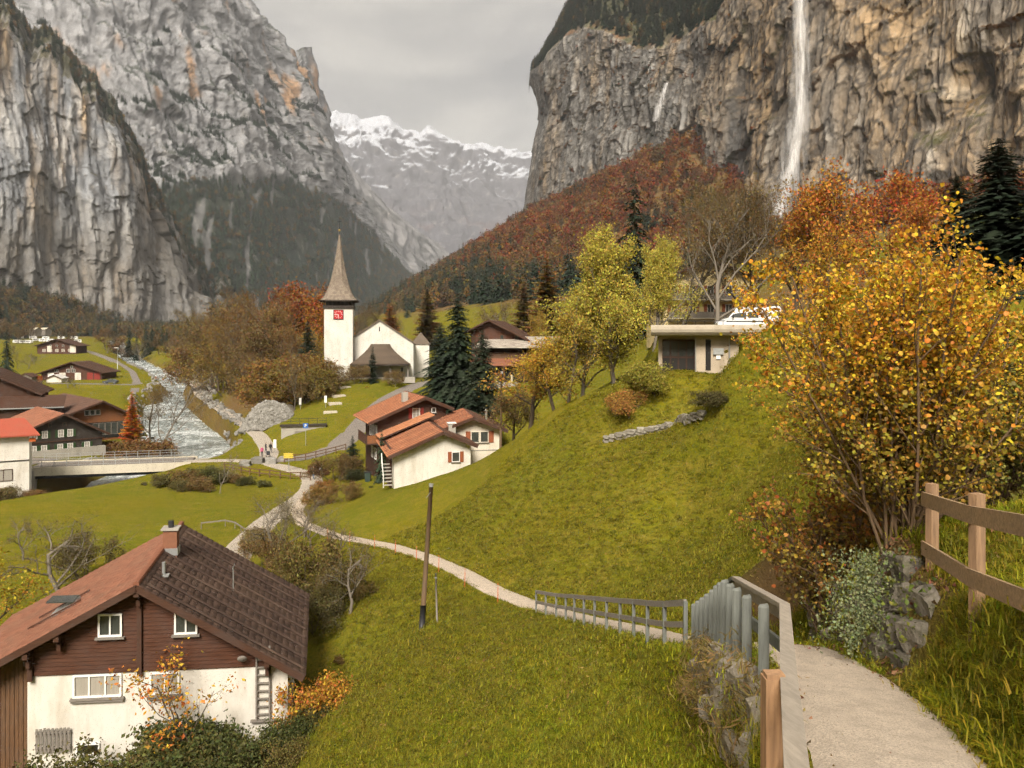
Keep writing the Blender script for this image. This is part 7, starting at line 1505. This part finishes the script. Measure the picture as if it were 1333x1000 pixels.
def grass(name, label, x_, y_, size, protos, cols, keep=None):
    dd, _, _, _ = poly_near(x_, y_, PATH); ok = dd > .62 + .10 * fbm(x_ * 2.2, y_ * 2.2, 5, 2)
    d2, _, _, _ = poly_near(x_, y_, LANE); ok &= d2 > 1.7
    ok &= ~((x_ > -23.5) & (x_ < -8.6) & (y_ > 29.6) & (y_ < 41.5))
    x_, y_ = x_[ok], y_[ok]; n_ = len(x_); t = cols[rng.randint(0, len(cols), n_)] * (.8 + .4 * rng.rand(n_, 1))
    t = t * (np.array((1.35, 1.52, 1.1)) * (1 - sst(12, 30, y_))[:, None] + sst(12, 30, y_)[:, None]); mixn = sst(-.25, .3, fbm(x_ / 1.3, y_ / 1.3, 3, 3))[:, None]; t = t * (1 - .35 * mixn) + np.array((.22, .175, .03)) * .35 * mixn
    scatter(name, np.stack([x_, y_, H(x_, y_)], 1), rng.rand(n_) * 6.28, size * np.interp(y_, [8, 25, 50], [.68, 1.0, 1.25]) * (.7 + .7 * rng.rand(n_)), t, protos, rng.randint(0, len(protos), n_), label, tilt=rng.normal(size=(n_, 2)) * .12)
LONG = [tuft(1, 16, .19, .0055, .06, .95), tuft(2, 16, .15, .006, .07, 1.2)]; SHORT = [tuft(3, 16, .10, .005, .07, .9), tuft(4, 18, .085, .006, .09, 1.1)]
GCOL = arr([(.208, .186, .008), (.152, .16, .008), (.262, .192, .016), (.10, .113, .006), (.232, .215, .012)])
n = 17000; yy = 2.2 + 13 * rng.rand(n) ** 1.1; xx = np.interp(yy, PATH[:, 1], PATH[:, 0]) + .72 + 4.2 * rng.rand(n) ** 1.3; ok = ~((np.hypot(xx - 7.0, (yy - 13.2) * .8) < 1.6)) & ~((yy > 8.4) & (yy < 13.4) & (xx < np.interp(yy, PATH[:, 1], PATH[:, 0]) + 1.45))
grass('long_grass', 'long bright grass on the bank above the near path', xx[ok], yy[ok], 1.2, LONG, GCOL)
n = 9000; yy = 4.5 + 13 * rng.rand(n); xx = np.interp(yy, PATH[:, 1], PATH[:, 0]) - .80 - 3.4 * rng.rand(n) ** 1.2
grass('verge_grass', 'tufted grass below the plank railing', xx, yy, .8, LONG, GCOL)
n = 75000; yy = 9 + 50 * rng.rand(n) ** 1.35; aa = (-.42 + .90 * rng.rand(n)); xx = aa * yy
hid = (yy < 24) & (xx > np.interp(yy, PATH[:, 1], PATH[:, 0]) + .6) & (xx > 5.5)
grass('meadow_grass', 'short mown grass of the steep meadow', xx[~hid], yy[~hid], 1.3, SHORT, GCOL)

pr2 = np.array([q_[0] for q_ in sp_rock]) + np.array((2.4, 9, EYE - 4.9)); n = 300; ij = rng.randint(0, len(pr2), n); pq = pr2[ij] + rng.normal(size=(n, 3)) * (.13, .22, .12) + (-.10, -.05, .06)
scatter('dry_grass', pq, rng.rand(n) * 6.28, .7 + .8 * rng.rand(n), np.array((.26, .19, .06)) * (.6 + .7 * rng.rand(n, 1)), LONG, rng.randint(0, 2, n), 'dry straw coloured grass hanging over the rock under the railing', tilt=np.stack([rng.normal(size=n) * .4, -.9 + rng.normal(size=n) * .4], 1))
# ---------------------------------------------------------------- waterfall
def fall_mat(name, dens, sc):
    k = N(name); a = k.noise(sc, 5, .65, (1, 1, .10), .3); b = k.noise(sc * .25, 4, .6, (1, 1, .25)); e = k.attr('edge')
    f = k.math('MULTIPLY', k.math('MULTIPLY', k.ramp(a, [(.32, 0), (.62, 1)]), k.ramp(b, [(.25, .45), (.55, 1)])), k.math('MULTIPLY', e, dens), True)
    d = k.n('ShaderNodeBsdfDiffuse'); d.inputs['Color'].default_value = (.82, .81, .80, 1); tr = k.n('ShaderNodeBsdfTransparent'); ts = k.n('ShaderNodeBsdfTranslucent'); ts.inputs['Color'].default_value = (.82, .81, .80, 1)
    m1 = k.n('ShaderNodeMixShader'); m1.inputs[0].default_value = .4; k.l(d.outputs[0], m1.inputs[1]); k.l(ts.outputs[0], m1.inputs[2]); m2 = k.n('ShaderNodeMixShader'); k.l(f, m2.inputs[0]); k.l(tr.outputs[0], m2.inputs[1]); k.l(m1.outputs[0], m2.inputs[2]); k.l(m2.outputs[0], k.out.inputs['Surface']); return k.m
def fall(name, label, spine, widths, depth, mats, seed):
    t = thing(name, label, 'waterfall', spine[-1]); sp_ = arr(spine); L0 = np.asarray(spine[-1]); tt = np.linspace(0, 1, 90); s0 = np.linspace(0, 1, len(sp_)); c = np.stack([np.interp(tt, s0, sp_[:, i]) for i in range(3)], 1); wd = np.interp(tt, s0, widths)
    for i, (m_, ws) in enumerate(mats):
        u = np.linspace(-1, 1, 15); V_ = np.zeros((90, 15, 3)); jit = fbm(tt * 7, 0 * tt, seed + i, 3) * .25
        V_[..., 0] = c[:, None, 0] + wd[:, None] * ws * (u[None] + jit[:, None] * (.3 + u[None] * 0)); V_[..., 1] = c[:, None, 1] - depth * (1 - u[None] ** 2) * (.5 + .5 * i) + i * 1.2; V_[..., 2] = c[:, None, 2]
        ed = (1 - np.abs(u[None]) ** 1.6) * np.ones((90, 1)) * (1 - .6 * sst(.9, 1, tt))[:, None]
        link('water_veil', grid_mesh('water_veil', V_ - L0, True, {'edge': ed.ravel()}), m_, t)
F1, F2 = fall_mat('falling_water', 1.15, .6), fall_mat('falling_spray', .8, .4)
fall('waterfall', 'tall white waterfall dropping down the tan cliff', [P(1042, -60, 462), P(1042, 0, 461), P(1044, 80, 460), P(1041, 150, 459), P(1034, 205, 457), P(1021, 250, 455), P(1010, 290, 453), P(1003, 345, 452)], [2.6, 2.9, 3.6, 4.2, 5.0, 5.6, 5.8, 5.4], 2.0, [(F1, .75), (F2, 1.9), (F1, .55)], 3)
fall('small_waterfall', 'thin white side fall above the red scree forest', [P(868, 108, 712), P(864, 122, 710), P(858, 140, 708), P(853, 158, 706)], [2.0, 2.6, 3.6, 3.0], 1.0, [(F1, .8), (F2, 1.3)], 9)

# ---------------------------------------------------------------- the air of the valley
hb = MB().box((-400, 5200, 1280), (9000, 11400, 2590)); ho_ = hb.build('haze', None, kind='stuff')
hm = bpy.data.materials.new('valley_air'); hm.use_nodes = True; hn = hm.node_tree; hn.nodes.clear(); ho2 = hn.nodes.new('ShaderNodeOutputMaterial'); pv = hn.nodes.new('ShaderNodeVolumePrincipled')
pv.inputs['Color'].default_value = (.91, .94, 1.0, 1); pv.inputs['Density'].default_value = 8.5e-5; pv.inputs['Anisotropy'].default_value = 0.1; hn.links.new(pv.outputs[0], ho2.inputs['Volume']); ho_.data.materials.append(hm)
try:
    hm.cycles.homogeneous_volume = True; hm.cycles.volume_sampling = 'DISTANCE'
except Exception:
    pass
